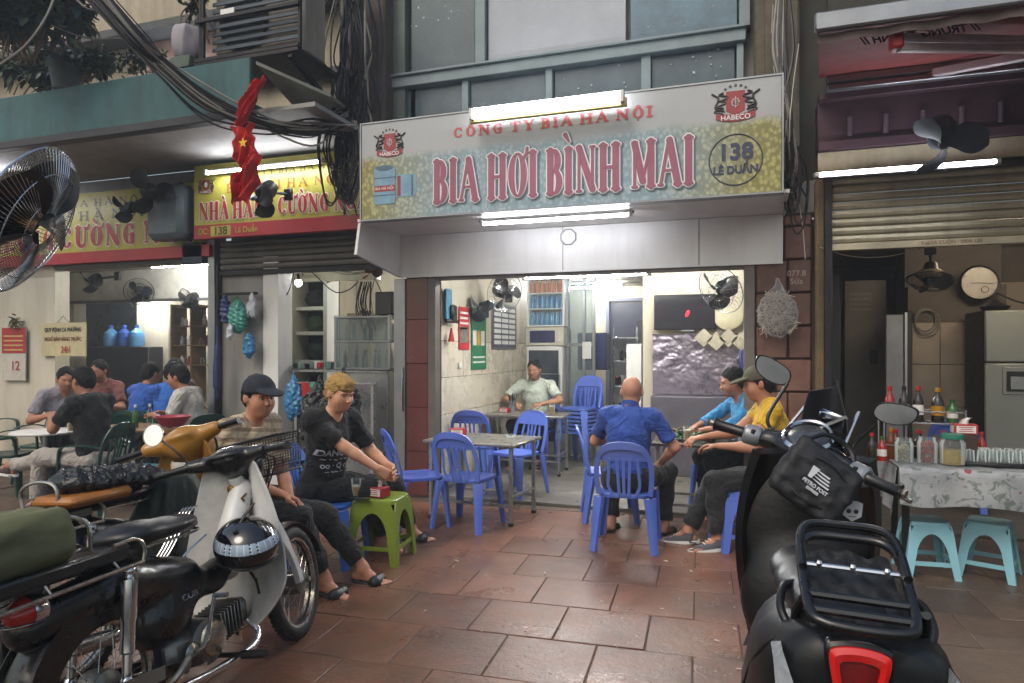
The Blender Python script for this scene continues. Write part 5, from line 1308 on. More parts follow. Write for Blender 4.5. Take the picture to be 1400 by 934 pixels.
        # sd points to the little finger side flipped so that the thumb is at -sd
        kn = []
        for j in range(4):
            o_ = sd*(-.031+.0205*j); kp = w_+fd*(.088-.004*abs(j-1.2))+o_; kn.append(kp); B.cone(w_+fd*.01+o_*.6, kp, .0145, .0115, k=.012)
        cu = curl if not isinstance(curl, (tuple, list)) else curl[i]
        for j in range(4):
            ln = (.040, .045, .042, .033)[j]; d_ = fd+sd*(-.05+.035*j); p = kn[j]; ang = cu*(.75+.12*j)
            for q in range(3):
                d_ = (Matrix.Rotation(0, 3, 'X') @ d_).normalized(); axv = d_.cross(pn).normalized(); d_ = (d_*math.cos(ang)+pn*math.sin(ang)).normalized()
                pq = p+d_*ln*(1, .66, .5)[q]; B.cone(p, pq, (.0098, .0088, .008)[q], (.009, .0082, .0068)[q], k=.004); p = pq
        tb_ = w_+fd*.02-sd*.022; t1 = tb_+(fd*.55-sd*.7+pn*.35).normalized()*.042; t2 = t1+(fd*.85-sd*.2+pn*.3).normalized()*.03; t3 = t2+(fd*.9+pn*.3).normalized()*.024
        B.cone(tb_, t1, .015, .011, k=.01); B.cone(t1, t2, .0105, .0095, k=.004); B.cone(t2, t3, .0095, .0075, k=.004)
    # legs
    feet = feet or ((.13, .42, 0), (-.13, .42, 0)); KN = []; AN = []; TD = []
    for i, sx in enumerate((1, -1)):
        fx = feet[i]; ank = V(fx[:3])+V((0, 0, .09)); hint = knee[i] if knee else (sx*.15, .5, 1)
        kk, an = ik(HP[i], ank, .44, .41, hint); KN.append(kk); AN.append(an)
        td = V(fx[3]) if len(fx) > 3 else V((sx*.2, 1, -.15)); td.normalize(); TD.append(td)
        B.cone(HP[i], kk, .082, .056, k=.04); B.cone(kk, kk.lerp(an, .35), .054, .057, k=.03); B.cone(kk.lerp(an, .35), an, .055, .036, k=.02)
        sd = td.cross(V((0, 0, 1))).normalized(); hl = an-td*.035+V((0, 0, -.055)); bl_ = an+td*.115+V((0, 0, -.062)); upv = sd.cross(td)
        B.cone(an, hl, .036, .031, k=.02); B.cone(an+V((0, 0, -.015)), bl_, .036, .024, k=.02, flat=(upv, 1.15)); B.cone(hl, bl_, .028, .03, k=.02, flat=(upv, 1.3))
        for j in range(5):
            o_ = sd*((-.034+.017*j)*(1 if i == 1 else -1)); ln = (.062, .055, .05, .042, .034)[j]; a_ = bl_+o_*.85+td*.0+V((0, 0, .0)); B.cone(a_, a_+td*ln+V((0, 0, -.006)), (.013, .0105, .010, .0095, .009)[j], (.0125, .0095, .009, .0085, .008)[j], k=.005)
    kw = dict(world=False)
    smesh(B, 'body', fine or vox, skin_mat(skin), t, **kw)
    for sx in (-1, 1):
        k = MB(); k.ball(hp(sx*.032, .0745, .007), .0115, 10); eo = k.build('eye', m_eye, t); k = MB(); k.ball(hp(sx*.032, .082, .006), (.0055, .005, .0055), 8); k.build('iris', m_iris, eo)
    # clothes
    if shirt:
        U = Sdf(); torso(U, .014, .045, belly)
        for i in range(2):
            e, w_ = EL[i], WR[i]
            if sleeve <= 1: en = SH[i].lerp(e, sleeve); U.cone(SH[i], en+(e-SH[i]).normalized()*.05, .064, .062, k=.035, cut=[(en, tuple(e-SH[i]))])
            else: U.cone(SH[i], e, .064, .053, k=.035); en = e.lerp(w_, sleeve-1); U.cone(e, en+(w_-e).normalized()*.04, .053, .043, k=.02, cut=[(en, tuple(w_-e))])
        U.ell(at(0, .10, .575), (.055, .06, .075), k=.012, sub=True)
        so_ = smesh(U, 'shirt', vox*1.1, shirt, t, noise=folds(.0085, 1.1, seed), world=False, cuts=[(at(0, 0, -.075), tuple(-up))])
        if collar:
            k = MB(); rr = [at(.066*math.cos(a), .012+.07*math.sin(a), .545-.035*math.sin(a)) for a in [2*PI*i/20 for i in range(20)]]; k.ribbon(rr, .035, .006, V(up), closed=True); k.build('collar', collar, t)
    if pants:
        U = Sdf(); U.ell(at(0, 0, .0), (.175*W_, .128, .12), k=.02, cut=[(at(0, 0, .085), tuple(up))]); U.ell(V((0, -.02, hz-.04)), (.17*W_, .13, .09), k=.05)
        for i in range(2):
            U.cone(HP[i], KN[i], .097, .074, k=.05); en = KN[i].lerp(AN[i], pant_end); U.cone(KN[i], en+(AN[i]-KN[i]).normalized()*.04, .074, .06, k=.035, cut=[(en, tuple(AN[i]-KN[i]))])
        smesh(U, 'trousers', vox*1.1, pants, t, noise=folds(.0085, .9, seed+3), world=False)
    if hair:
        U = Sdf(); U.ell(hp(0, -.018, .042), (.087, .098, .098), HR, k=.02, cut=[(hp(0, .052, .045), tuple(HRot @ V((0, 1, -.75))))])
        U.ell(hp(0, -.06, -.01), (.07, .055, .07), HR, k=.03)
        if hair[1] > 1: U.ell(hp(0, .045, .085), (.07, .05, .035), HR, k=.02); U.ell(hp(0, .075, .055), (.06, .028, .022), HR, k=.015)
        def hn(X, Y, Z): return .0045*np.sin(150*X+20*np.sin(40*Z))*np.sin(60*Y+12*np.sin(55*X))+.003*np.sin(90*(X+Y))*np.sin(70*Z)
        smesh(U, 'hair', vox*.75, hair[0], t, noise=hn, world=False)
    if cap:
        U = Sdf(); U.ell(hp(0, -.008, .05), (.092, .108, .092), HR, k=.01, cut=[(hp(0, 0, .035), tuple(HRot @ V((0, 0, -1))))])
        U.ell(hp(0, .115, .052), (.078, .088, .016), HR @ np.array(Matrix.Rotation(-.15, 3, 'X')), k=.012)
        smesh(U, 'cap', vox*.8, cap, t, noise=folds(.0012, 2, seed), world=False)
    if shoe:
        for i in range(2):
            U = Sdf(); td = TD[i]; sd = td.cross(V((0, 0, 1))).normalized(); upv = sd.cross(td); an = AN[i]; hl = an-td*.045+V((0, 0, -.082)); tp = an+td*.17+V((0, 0, -.085))
            U.cone(hl, tp, .040, .046, k=.01, flat=(upv, 3.0))
            if shoe_style == 'sandal':
                md = an+td*.10+V((0, 0, -.062)); U.cone(md-sd*.03, md+sd*.03, .042, .042, k=.015, flat=(upv, 1.1), cut=[(md+td*.045, tuple(td)), (md-td*.045, tuple(-td))])
            else:
                U.cone(an+V((0, 0, -.05)), an+td*.13+V((0, 0, -.07)), .048, .042, k=.02, flat=(upv, 1.25)); U.cone(an, an-td*.02+V((0, 0, -.06)), .046, .04, k=.02, cut=[(an+V((0, 0, -.005)), (0, 0, 1))])
            o = smesh(U, 'sandal' if shoe_style == 'sandal' else 'shoe', vox*.8, shoe, t, world=False)
            if shoe_style != 'sandal':
                k = MB(); pth = []
                for a in [2*PI*q/24 for q in range(24)]:
                    c_ = (hl+tp)/2; ln = (tp-hl).length/2+.046; pth.append(c_+td*(ln*math.cos(a))+sd*(.049*math.sin(a))+V((0, 0, .006)))
                k.ribbon(pth, .022, .006, V((0, 0, 1)), closed=True); k.build('sole', m_white, o)
                k = MB()
                for q in range(5): c_ = an+td*(.055+.022*q)+V((0, 0, -.008-.011*q)); k.cyl(c_-sd*.025, c_+sd*.025, .0035, 6)
                k.build('lace', m_white, o, kind='stuff')
    t.scale = (1.07*sc,)*3
    return t, at, hp
def g2(px, D): r = ray(px, 480); return V((r.x*D, r.y*D, 0))
def plaid(s, c):
    v = s.mapping((1, 1, 1), rot=(0, .12, 0)); sp = s.N('ShaderNodeSeparateXYZ'); s.L(v, sp.inputs[0])
    z = s.math('FRACT', s.math('MULTIPLY', sp.outputs[2], 17)); b = s.math('LESS_THAN', z, .38); x = s.math('FRACT', s.math('MULTIPLY', sp.outputs[0], 11)); b2 = s.math('LESS_THAN', x, .2)
    c = s.mix(s.math('MULTIPLY', b, .62), c, C('#6e5138')); return s.mix(s.math('MULTIPLY', b2, .3), c, C('#7b6a52'))
def camo(s, c):
    return s.mix(s.ramp(s.noise(16, 2, .4), (.49, .53)), c, C('#4d4f4a'))
black_t = cloth_mat('black_jersey', '#0e0f12', .9); black_p = cloth_mat('black_trousers', '#101114', .9, .2); navy_p = cloth_mat('navy_trousers', '#131722', .9, .2)
s_black = M('black_rubber', '#15161a', .5, bump=.0005)
# capped man
c = g2(330, 4.40)
person('man in a dark cap and beige plaid shirt sitting behind the white leg shield', (c.x, c.y, 0), (.96, -.10), hz=.50, lean=.14, head=(.25, .1), side=0,
       hands=((.05, .40, .60), (-.06, .43, .60)), fpx=((444, 812, 0, (.98, -.1, -.15)), (496, 796, 0, (1, .05, -.1))), hpx=((386, 676, 4.22), (398, 690, 4.34)), skin='#b07a60', shirt=cloth_mat('plaid_shirt', '#b7a78c', .85, pattern=plaid), sleeve=.85,
       pants=black_p, cap=M('cap_navy', '#191e29', .85, bump=.001), hair=(hair_mat('hair_black', '#131114'), 1), shoe=s_black, vox=.0075, curl=.55, seed=2, palm=((0, .3, -1), (0, .3, -1)), pant_end=.88, sc=1)
# blond man
c = g2(440, 5.05)
pb, atb, hpb = person('blond man in a black shirt with white lettering, leaning forward with joined hands', (c.x, c.y, 0), (.94, -.26), hz=.50, lean=.20, head=(.05, .28),
       hands=((.06, .56, .68), (-.03, .60, .66)), fpx=((522, 752, 0, (1, 0, -.1)), (562, 738, 0, (1, .1, -.1))), hpx=((524, 646, 4.86), (530, 636, 4.98)), skin='#c08d70', shirt=black_t, sleeve=.82, pants=black_p, hair=(hair_mat('hair_blond', '#9c7c48'), 2),
       shoe=M('dark_clog', '#23282b', .45, bump=.0005), vox=.0075, curl=(.7, .35), seed=5, palm=((-.9, .2, -.3), (.9, .2, -.2)), elbow=((.8, -.2, -.6), (-.6, -.2, -.8)), pant_end=.9)
# bald man, back to the street
c = g2(858, 5.42)
person('bald man in a dark blue polo seen from behind', (c.x, c.y, 0), (.06, 1), hz=.50, lean=.16, head=(-.15, .15), hands=((.20, .28, .58), (-.15, .40, .74)), feet=((.22, .35, 0), (-.2, .3, 0)), skin='#b07f68',
       shirt=cloth_mat('blue_polo', '#1d3f8c', .8), sleeve=.75, pants=black_p, collar=cloth_mat('blue_polo', '#1d3f8c'), shoe=s_black, vox=.008, width=1.0, belly=.03, sc=.97, curl=.5, seed=7, elbow=((.9, -.1, -.5), (-.8, -.2, -.6)), neckfwd=.03)
# man in the light blue shirt
c = g2(1034, 6.35)
person('man in a light blue long sleeved shirt leaning over the food table', (c.x, c.y, 0), (-.93, -.32), hz=.52, lean=.24, head=(.1, .25), hands=((.10, .50, .76), (-.12, .48, .76)), feet=((.12, .4, 0), (-.12, .35, 0)), skin='#9a6a52',
       shirt=cloth_mat('sky_blue_shirt', '#2b78a8', .8), sleeve=1.6, pants=navy_p, hair=(hair_mat('hair_black', '#131114'), 1), shoe=s_black, vox=.009, curl=.6, seed=9, elbow=((.9, -.1, -.3), (-.9, -.1, -.3)))
# man in yellow
c = g2(1060, 5.3)
person('man in a yellow shirt and olive cap eating, seated sideways on a blue stool', (c.x, c.y, 0), (-.99, -.10), hz=.53, lean=.10, head=(.0, .2), hands=((.08, .50, .78), (-.10, .40, .74)), feet=((-.02, .62, 0, (.2, 1, -.1)), (-.16, .42, 0, (-.35, 1, -.1))), skin='#a5745a',
       shirt=cloth_mat('yellow_shirt', '#c49c1c', .8), sleeve=.45, pants=cloth_mat('grey_black_trousers', '#17191d', .85, .2), cap=M('cap_olive', '#4b4636', .85, bump=.001), hair=(hair_mat('hair_black', '#131114'), 1), shoe=M('canvas_grey', '#4b4a50', .8), shoe_style='shoe', vox=.0075, curl=.6, seed=11, elbow=((.5, -.1, -.9), (-.6, -.2, -.8)), palm=((0, .2, -1), (0, .2, -1)), pant_end=.9)
# man in white at the back
c = g2(734, 9.15)
person('man in a pale short sleeved shirt seated facing out at the back table', (c.x, c.y, .036), (-.05, -1), hz=.50, lean=.08, head=(0, .15), hands=((.16, .36, .76), (-.18, .36, .76)), skin='#9a6e56', shirt=cloth_mat('pale_shirt', '#b9c0b4', .8), sleeve=.8, pants=navy_p,
       hair=(hair_mat('hair_black', '#131114'), 1), shoe=s_black, vox=.012, curl=.5, seed=13, elbow=((.9, 0, -.4), (-.9, 0, -.4)), collar=cloth_mat('pale_shirt', '#b9c0b4'), width=1.08)
# left eatery group
c = g2(131, 6.5)
person('man in a black shirt and pale grey trousers with crossed legs in a green chair', (c.x, c.y, 0), (-.97, -.12), hz=.50, lean=.12, head=(.25, .25), hands=((.12, .38, .82), (-.05, .42, .84)), feet=((-.10, .86, .30, (.0, 1, .1)), (-.10, .52, 0, (0, 1, -.1))), skin='#9c6b52', shirt=cloth_mat('black_jersey', '#0e0f12'), sleeve=.7,
       pants=cloth_mat('pale_grey_trousers', '#9d968f', .85), hair=(hair_mat('hair_black', '#131114'), 1), shoe=M('brown_shoe', '#3a221c', .5), shoe_style='shoe', vox=.010, seed=15, width=1.08)
for px, D, hdv, col, lb_, sd_, ln in (
    (84, 7.9, (.9, -.5), '#7f7b83', 'person in a grey shirt leaning over the white round table', 17, .35),
    (190, 8.0, (.15, 1), '#1f4fa0', 'left one of two people in blue shirts seen from behind', 19, .15),
    (226, 8.0, (-.1, 1), '#2461b4', 'right one of two people in blue shirts seen from behind', 21, .12),
    (272, 7.5, (-.85, -.3), '#b5b2aa', 'man in an off white shirt beside the steel post of the left eatery', 23, .25),
    (150, 8.8, (.2, -1), '#6a3c36', 'person in a reddish shirt facing out behind the man in black', 25, .2),
    (250, 9.0, (-.1, -1), '#44302f', 'person in a dark shirt in front of the shelf rack', 27, .1)):
    c = g2(px, D)
    person(lb_, (c.x, c.y, .0 if c.y < YF else .03), hdv, hz=.52, lean=ln, head=(0, .2), skin='#9a6a50', shirt=cloth_mat('shirt_'+str(sd_), col, .85), sleeve=.75, pants=navy_p, hair=(hair_mat('hair_black', '#131114'), 1), shoe=s_black, vox=.014, fine=.012, seed=sd_, hands=((.15, .4, .78), (-.15, .38, .78)))
# ================================================================ motorbikes (local frame: forward +Y, right +X, rear axle at y=0)
m_blackb = M('black_bike_paint', '#0a0b0e', .3, var=.3, bump=.0003, coat=.35, dirt=.25, dcol='#26231f')
m_tyre = M('tyre_rubber', '#17171a', .75, var=.25, scale=9, bump=.001, dirt=.3, dcol='#3a342e')
m_rimc = M('old_chrome', '#a9a59c', .25, .9, var=.12, scale=7, dirt=.3, dcol='#5a5148', bump=.0003)
m_engine = M('cast_aluminium', '#85847e', .42, .75, var=.2, scale=12, dirt=.45, dcol='#2c2a26', bump=.001)
m_ivory = M('ivory_plastic', '#cdcdca', .38, var=.08, scale=4, dirt=.6, dcol='#6d675d', bump=.0005)
m_vinyl = M('black_vinyl', '#121216', .42, var=.2, bump=.0008, bscale=90)
m_redl = M('red_lens', '#a51a12', .15, var=.1, bump=0, coat=.5)
def wheel(t, y, R=.29, name='wheel', lit=False, turn=0, ax=None):
    w_ = bpy.data.objects.new(name, None); COL.objects.link(w_); w_.parent = t; w_.location = (0, y, R); w_.rotation_euler = (0, 0, turn); w_.empty_display_size = .05
    WM[w_.name] = Matrix.Identity(4); sh = [(math.cos(a), math.sin(a)) for a in [2*PI*i/12 for i in range(12)]]
    N = 40; cp = [V((0, (R-.036)*math.cos(a), (R-.036)*math.sin(a))) for a in [2*PI*i/N for i in range(N)]]
    k = MB(); k.sweep(cp, [(x*.036, z*.038) for x, z in sh], V((1, 0, 0)), closed=True)
    for i in range(60):
        a = 2*PI*i/60; c_ = V((0, (R-.001)*math.cos(a), (R-.001)*math.sin(a)))
        k.box(c_, (.046, .012, .004), Matrix.Rotation(a+PI/2, 3, 'X'))
    k.build('tyre', m_tyre, w_)
    k = MB(); cp = [V((0, (R-.066)*math.cos(a), (R-.066)*math.sin(a))) for a in [2*PI*i/N for i in range(N)]]
    k.sweep(cp, [(-.026, -.006), (.026, -.006), (.028, .012), (.018, .006), (-.018, .006), (-.028, .012)], V((1, 0, 0)), closed=True); k.build('rim', m_rimc, w_)
    k = MB(); k.lathe([(.001, -.055), (.045, -.055), (.062, -.045), (.066, -.02), (.066, .02), (.062, .045), (.045, .055), (.02, .06), (.001, .06)], (0, 0, 0), Matrix.Rotation(PI/2, 3, 'Y'), 24); k.build('drum', m_engine, w_)
    k = MB()
    for i in range(32):
        a = 2*PI*i/32; b_ = a+(.55 if i % 2 else -.55); sx = .03 if (i//2) % 2 else -.03
        k.tube([V((sx, .06*math.cos(b_), .06*math.sin(b_))), V((0, (R-.068)*math.cos(a), (R-.068)*math.sin(a)))], .0016, 4)
    k.build('spokes', m_rimc, w_, kind='stuff')
    return w_
def cub(loc, yaw, lean, label, body, shield, cover, steer=rad(8), fat=1.):
    t = thing('motorbike', label, 'motorbike', loc, rot=(0, lean, yaw))
    wheel(t, 0); wheel(t, 1.2, turn=steer)
    P = lambda *a: V(a)
    # steering group turned about the raked head tube
    A = V((0, .92, .80)); axd = V((0, -.44, .90)).normalized(); Rs = Matrix.Rotation(steer, 3, axd)
    ST = lambda p: A+Rs @ (V(p)-A)
    def sb(k, *a, **q): k.v = [ST(p) for p in k.v]; return k.build(*a, **q)
    for s_ in (-1, 1):
        k = MB(); k.ribbon(catmull([P(s_*.06, .90, .82), P(s_*.075, 1.02, .60), P(s_*.078, 1.10, .42), P(s_*.076, 1.13, .30)], 5), .03, .05, V((1, 0, 0)), [(1, 1.1)]*8+[(1, .8)]*8); sb(k, 'fork', m_ivory if shield is m_ivory else body, t)
        k = MB(); k.bar(P(s_*.082, 1.12, .31), P(s_*.07, 1.22, .29), .02, .03); k.cyl(P(s_*.06, 1.2, .29), P(s_*.1, 1.2, .29), .014, 10); sb(k, 'fork_link', m_engine, t)
    k = MB(); k.grid(lambda u, v: (.062*(v-.5)*2, 1.2+.325*math.cos(rad(15+150*u))*(1-.05*(2*v-1)**2), .29+.325*math.sin(rad(15+150*u))*(1-.06*(2*v-1)**2)), 22, 6, .003); sb(k, 'front_fender', body, t)
    k = MB(); k.cyl(P(0, .96, .70), P(0, .86, .92), .035, 12); k.build('head_tube', shield, t)
    # handlebar cover: lofted swept shell
    U = Sdf(); U.cone((0, .86, .99), (0, .97, .955), .075*fat, .085*fat, k=.04)
    for s_ in (-1, 1): U.cone((s_*.04, .87, 1.0), (s_*.19, .82, 1.015), .052*fat, .03*fat, k=.04)
    U.ell((0, .84, 1.03), (.10, .09, .032), k=.03)
    me = U.mesh('handlebar_cover', .008, cover); 
    for v in me.vertices: v.co = ST(v.co)
    put(me, 'handlebar_cover', t)
    k = MB(); k.lathe([(.001, .02), (.05, .016), (.066, 0), (.07, -.015)], (0, 1.045, .95), Matrix.Rotation(-PI/2-.05, 3, 'X'), 20); sb(k, 'headlight', GL('lamp_glass', '#dfe6e8', .5), t)
    k = MB(); k.ball((0, .85, 1.058), (.06, .05, .012), 20); sb(k, 'speedometer', M('dial_grey', '#3b3d42', .2, coat=.8), t)
    for s_ in (-1, 1):
        k = MB(); k.tube([P(s_*.18, .82, 1.015), P(s_*.21, .81, 1.015)], .024, 12); k.tube([P(s_*.21, .81, 1.015), P(s_*.33, .765, 1.01), P(s_*.345, .76, 1.01)], [.0165, .0175, .021], 12); sb(k, 'grip', m_black, t)
        k = MB(); k.tube(catmull([P(s_*.19, .85, 1.005), P(s_*.25, .865, 1.0), P(s_*.34, .82, .995)], 5), .0055, 6); sb(k, 'lever', m_rimc, t)
    # leg shield
    def wv(v): return .15+.145*math.sin(PI*min(1, v*1.25+.02)*.5) if v < .7 else .295-.15*((v-.7)/.3)**2
    def lf(u, v):
        a = 2*u-1; w_ = wv(v); z = .965-.72*v; yc = .885-.02*v-.11*v*v
        return (a*w_, yc+.06*math.exp(-(a*3.2)**2)*(1 if v > .1 else .6)-.055*abs(a)**2.2+.02*math.cos(a*PI*2)*0, z+.05*(1-a*a)*(1 if v < .5 else -.2)*(1-v))
    k = MB(); k.grid(lf, 30, 26, .005); k.build('leg_shield', shield, t)
    k = MB(); k.tube([V(lf(i/30, 0)) for i in range(31)], .006, 6)
    for e in (0, 1): k.tube([V(lf(e, i/26)) for i in range(27)], .006, 6)
    k.build('shield_rim', shield, t)
    # frame, body, seat
    U = Sdf(); U.cone((0, .90, .86), (0, .70, .52), .055, .075, k=.05, flat=((0, 1, 1), 1.4)); smesh(U, 'centre_cover', .009, shield, t, world=False)
    U = Sdf(); U.cone((0, .74, .56), (0, .62, .50), .05, .055, k=.05); U.cone((0, .62, .5), (0, .35, .50), .055, .085, k=.06)
    U.cone((0, .42, .55), (0, .12, .63), .10, .105, k=.05); U.ell((0, .30, .44), (.115, .15, .13), k=.05); U.cone((0, .12, .62), (0, -.22, .60), .10, .085, k=.05)
    smesh(U, 'body_shell', .011, body, t, world=False)
    k = MB(); k.grid(lambda u, v: ((v-.5)*.17*(1-.15*u), .34*math.cos(rad(60+165*u))*(1+.0*v), .29+.345*math.sin(rad(60+165*u))+(.0-.05*abs(2*v-1)**3)), 26, 8, .003); k.build('rear_fender', body, t)
    for s_ in (-1, 1): 
        k = MB(); k.grid(lambda u, v: (s_*(.085-.004*v), (.34-.10*v)*math.cos(rad(60+160*u)), .29+(.335-.10*v)*math.sin(rad(60+160*u))), 24, 3, .003*s_); k.build('fender_side', body, t)
    U = Sdf(); U.ell((0, .34, .79), (.125, .20, .045), k=.04); U.ell((0, .20, .80), (.135, .12, .05), k=.04); U.cone((0, .48, .775), (0, .53, .765), .05, .03, k=.05, flat=((0, 0, 1), 1.8))
    smesh(U, 'saddle', .010, m_vinyl, t, world=False)
    k = MB(); k.tube(catmull([P(-.12, .16, .755), P(-.125, .36, .75), P(-.06, .52, .745), P(.06, .52, .745), P(.125, .36, .75), P(.12, .16, .755)], 5), .006, 6); k.build('seat_trim', m_rimc, t)
    # long flat carrier
    k = MB(); k.bb(-.13, .13, -.62, .10, .735, .79, .012); k.build('carrier_bed', m_blackb, t)
    for s_ in (-1, 1):
        k = MB(); k.tube(catmull([P(s_*.15, .12, .70), P(s_*.155, .13, .76), P(s_*.15, .10, .80), P(s_*.15, .0, .80)], 4), .0075, 8); k.build('carrier_rail', m_rimc, t)
        k = MB(); k.tube([P(s_*.152, .12, .71), P(s_*.152, -.3, .705), P(s_*.15, -.62, .70)], .008, 8); k.build('carrier_rail', m_rimc, t)
        for y in (-.5, -.25, .02): k = MB(); k.cyl(P(s_*.152, y, .70), P(s_*.12, y, .74), .005, 6); k.build('strut', m_rimc, t)
        # rear shock absorber
        a, b_ = P(s_*.135, .07, .69), P(s_*.135, .0, .31); d = b_-a
        k = MB(); k.tube([a, a+d*.06, a+d*.08, a+d*.45, a+d*.47, a+d*.74, a+d*.76, b_], [.016, .018, .03, .03, .026, .026, .018, .016], 16); k.ball(a, .024, 10); k.ball(b_, .024, 10); k.build('shock_absorber', m_chrome, t)
    k = MB(); k.tube(catmull([P(-.10, -.05, .80), P(-.10, -.05, .90), P(0, -.05, .93), P(.10, -.05, .90), P(.10, -.05, .80)], 5), .008, 8); k.build('grab_bar', m_rimc, t)
    # engine
    k = MB(); R90 = Matrix.Rotation(PI/2, 3, 'Y'); k.lathe([(.001, -.11), (.06, -.11), (.095, -.09), (.10, 0), (.095, .09), (.06, .11), (.001, .11)], (0, .46, .27), R90, 24); k.box((0, .36, .27), (.17, .2, .15), None, .03); k.build('crankcase', m_engine, t)
    k = MB(); k.lathe([(.001, .012), (.03, .012), (.07, .0), (.075, -.01)], (.118, .47, .28), R90, 24); k.lathe([(.001, .012), (.03, .01), (.045, 0)], (.10, .36, .26), R90, 20); k.build('engine_cover', m_rimc, t)
    for i in range(7): k = MB(); k.box((0, .57+i*.022, .285+i*.004), (.15, .007, .13), None, .004); k.build('cooling_fin', m_engine, t)
    k = MB(); k.box((0, .645, .30), (.09, .17, .09), None, .02); k.box((0, .745, .31), (.12, .05, .11), None, .02); k.build('cylinder', m_engine, t)
    k = MB(); k.tube(catmull([P(.05, .75, .26), P(.09, .77, .19), P(.125, .66, .155), P(.135, .40, .16), P(.14, .2, .18)], 6), .017, 10); k.tube([P(.14, .22, .18), P(.145, .16, .185), P(.15, -.30, .235), P(.15, -.36, .24)], [.018, .036, .038, .02], 16); k.build('exhaust', m_chrome, t)
    k = MB(); k.bar(P(.19, .12, .29), P(.19, -.26, .33), .004, .05); k.build('heat_shield', m_engine, t)
    k = MB(); k.bar(P(.115, .38, .23), P(.10, 0, .29), .02, .04); k.bar(P(-.115, .38, .23), P(-.10, 0, .29), .02, .04); k.build('swing_arm', body, t)
    k = MB(); k.tube(catmull([P(.125, .36, .27), P(.155, .38, .30), P(.165, .42, .42), P(.17, .44, .47)], 5), .008, 8); k.cyl(P(.165, .44, .47), P(.235, .44, .47), .011, 8); k.build('kick_lever', m_chrome, t)
    k = MB(); k.cyl(P(-.28, .56, .17), P(.28, .56, .17), .012, 8); k.cyl(P(.17, .56, .17), P(.29, .56, .17), .019, 10); k.cyl(P(-.17, .56, .17), P(-.29, .56, .17), .019, 10); k.build('footrest', m_black, t)
    k = MB(); k.tube(catmull([P(.13, .12, .20), P(.22, .14, .26), P(.21, .22, .30), P(.13, .28, .22)], 5), .012, 6); k.build('passenger_peg', m_engine, t)
    k = MB(); k.tube([P(-.1, .42, .15), P(-.27, .38, .01), P(-.29, .38, .0)], .010, 8); k.build('side_stand', m_iron, t)
    # tail lamp, plate, indicators
    k = MB(); k.lathe([(.001, -.075), (.02, -.072), (.045, -.04), (.052, 0), (.05, .0)], (.06, -.27, .665), Matrix.Rotation(-PI/2, 3, 'X'), 20); k.build('tail_lamp', m_redl, t)
    k = MB(); k.lathe([(.053, -.01), (.056, .0), (.05, .04), (.001, .05)], (.06, -.27, .665), Matrix.Rotation(-PI/2, 3, 'X'), 20); k.build('lamp_bezel', m_chrome, t)
    k = MB(); 
    for zz in (-.03, .03): k.tube(catmull([P(-.075, -.49, .60+zz), P(-.05, -.57, .60+zz*.9), P(0, -.59, .60+zz*.8), P(.05, -.57, .60+zz*.9), P(.075, -.49, .60+zz)], 4), .0035, 6)
    k.tube([P(-.075, -.50, .64), P(-.075, -.50, .5)], .0035, 6); k.v = [p+V((.06, .23, .065)) for p in k.v]; k.build('lamp_guard', m_chrome, t)
    k = MB(); k.box((0, -.44, .46), (.19, .006, .14), Matrix.Rotation(-.35, 3, 'X'), .002); k.build('number_plate', m_white, t)
    for s_ in (-1,):
        k = MB(); k.cyl(P(s_*.09, -.42, .64), P(s_*.16, -.44, .64), .008, 8); k.ball(P(s_*.18, -.45, .64), (.032, .036, .032), 12); k.build('indicator', M('orange_lens', '#b4551a', .2, bump=0, coat=.4), t)
    return t, ST
YAW = rad(1.5)
cbk, ST1 = cub((-2.20, 1.90, 0), YAW, rad(-9), 'black underbone motorbike with a white leg shield parked in the left foreground', m_blackb, m_ivory, m_blackb, steer=rad(12))
c2, ST2 = cub((-2.80, 2.24, .03), rad(2), rad(-9), 'second underbone motorbike with a mustard yellow handlebar cover behind the black one', m_black, M('mustard_plastic', '#8f671f', .35), M('mustard_paint', '#a8752a', .3, var=.08, dirt=.15, coat=.3, bump=.0004), steer=rad(24), fat=1.3)
for i_, (x_, y_) in enumerate(((-.14, .62), (.13, .66), (.10, .60), (-.10, .64))):
    k = MB(); k.tube(catmull([ST1((x_, .86, .99)), ST1((x_*1.2, .99, .96)), V((x_*.5, 1.0, .82)), V((x_*.4, .90, .70)), V((x_*.5, y_, .50))], 6), .0045, 6); k.build('control_cable', m_blackcable, cbk)
for s_ in (-1, 1):
    for y_, z_ in ((.52, .33), (.40, .20), (.62, .24)): k = MB(); k.cyl((s_*.10, y_, z_), (s_*.118, y_, z_), .009, 6); k.build('bolt', m_chrome, cbk)
# round mirror of the black bike, basket
k = MB(); a = ST1((-.20, .83, 1.02)); k.tube(catmull([a, a+V((-.03, -.03, .07)), a+V((-.09, -.04, .13)), a+V((-.13, -.04, .16))], 5), .005, 6); k.build('mirror_stalk', m_black, cbk)
mo = a+V((-.15, -.05, .18)); Rm_ = V((.15, -.95, .15)).to_track_quat('Z', 'Y').to_matrix()
k = MB(); k.lathe([(.001, -.022), (.04, -.018), (.056, 0), (.056, .004), (.052, .004)], mo, Rm_, 24); o = k.build('mirror', m_rimc, cbk)
k = MB(); k.lathe([(.001, .003), (.052, .003)], mo, Rm_, 24); k.build('mirror_glass', M('mirror_glass', '#e8ecee', .03, 1, var=.02, bump=0), o)
k = MB(); bc = V((.06, 1.17, .98))
def bk_(x, y, z): s_ = 1+.16*(z/.2); return ST1(V((bc.x-.06+x*s_, bc.y+y*s_, bc.z-.10+z)))
for i in range(22):
    x = -.15+.3*i/21
    for y in (-.11, .11): k.tube([bk_(x, y, 0), bk_(x+.012, y, .2)], .0016, 4); 
    k.tube([bk_(x, -.11, 0), bk_(x, .11, 0)], .0016, 4)
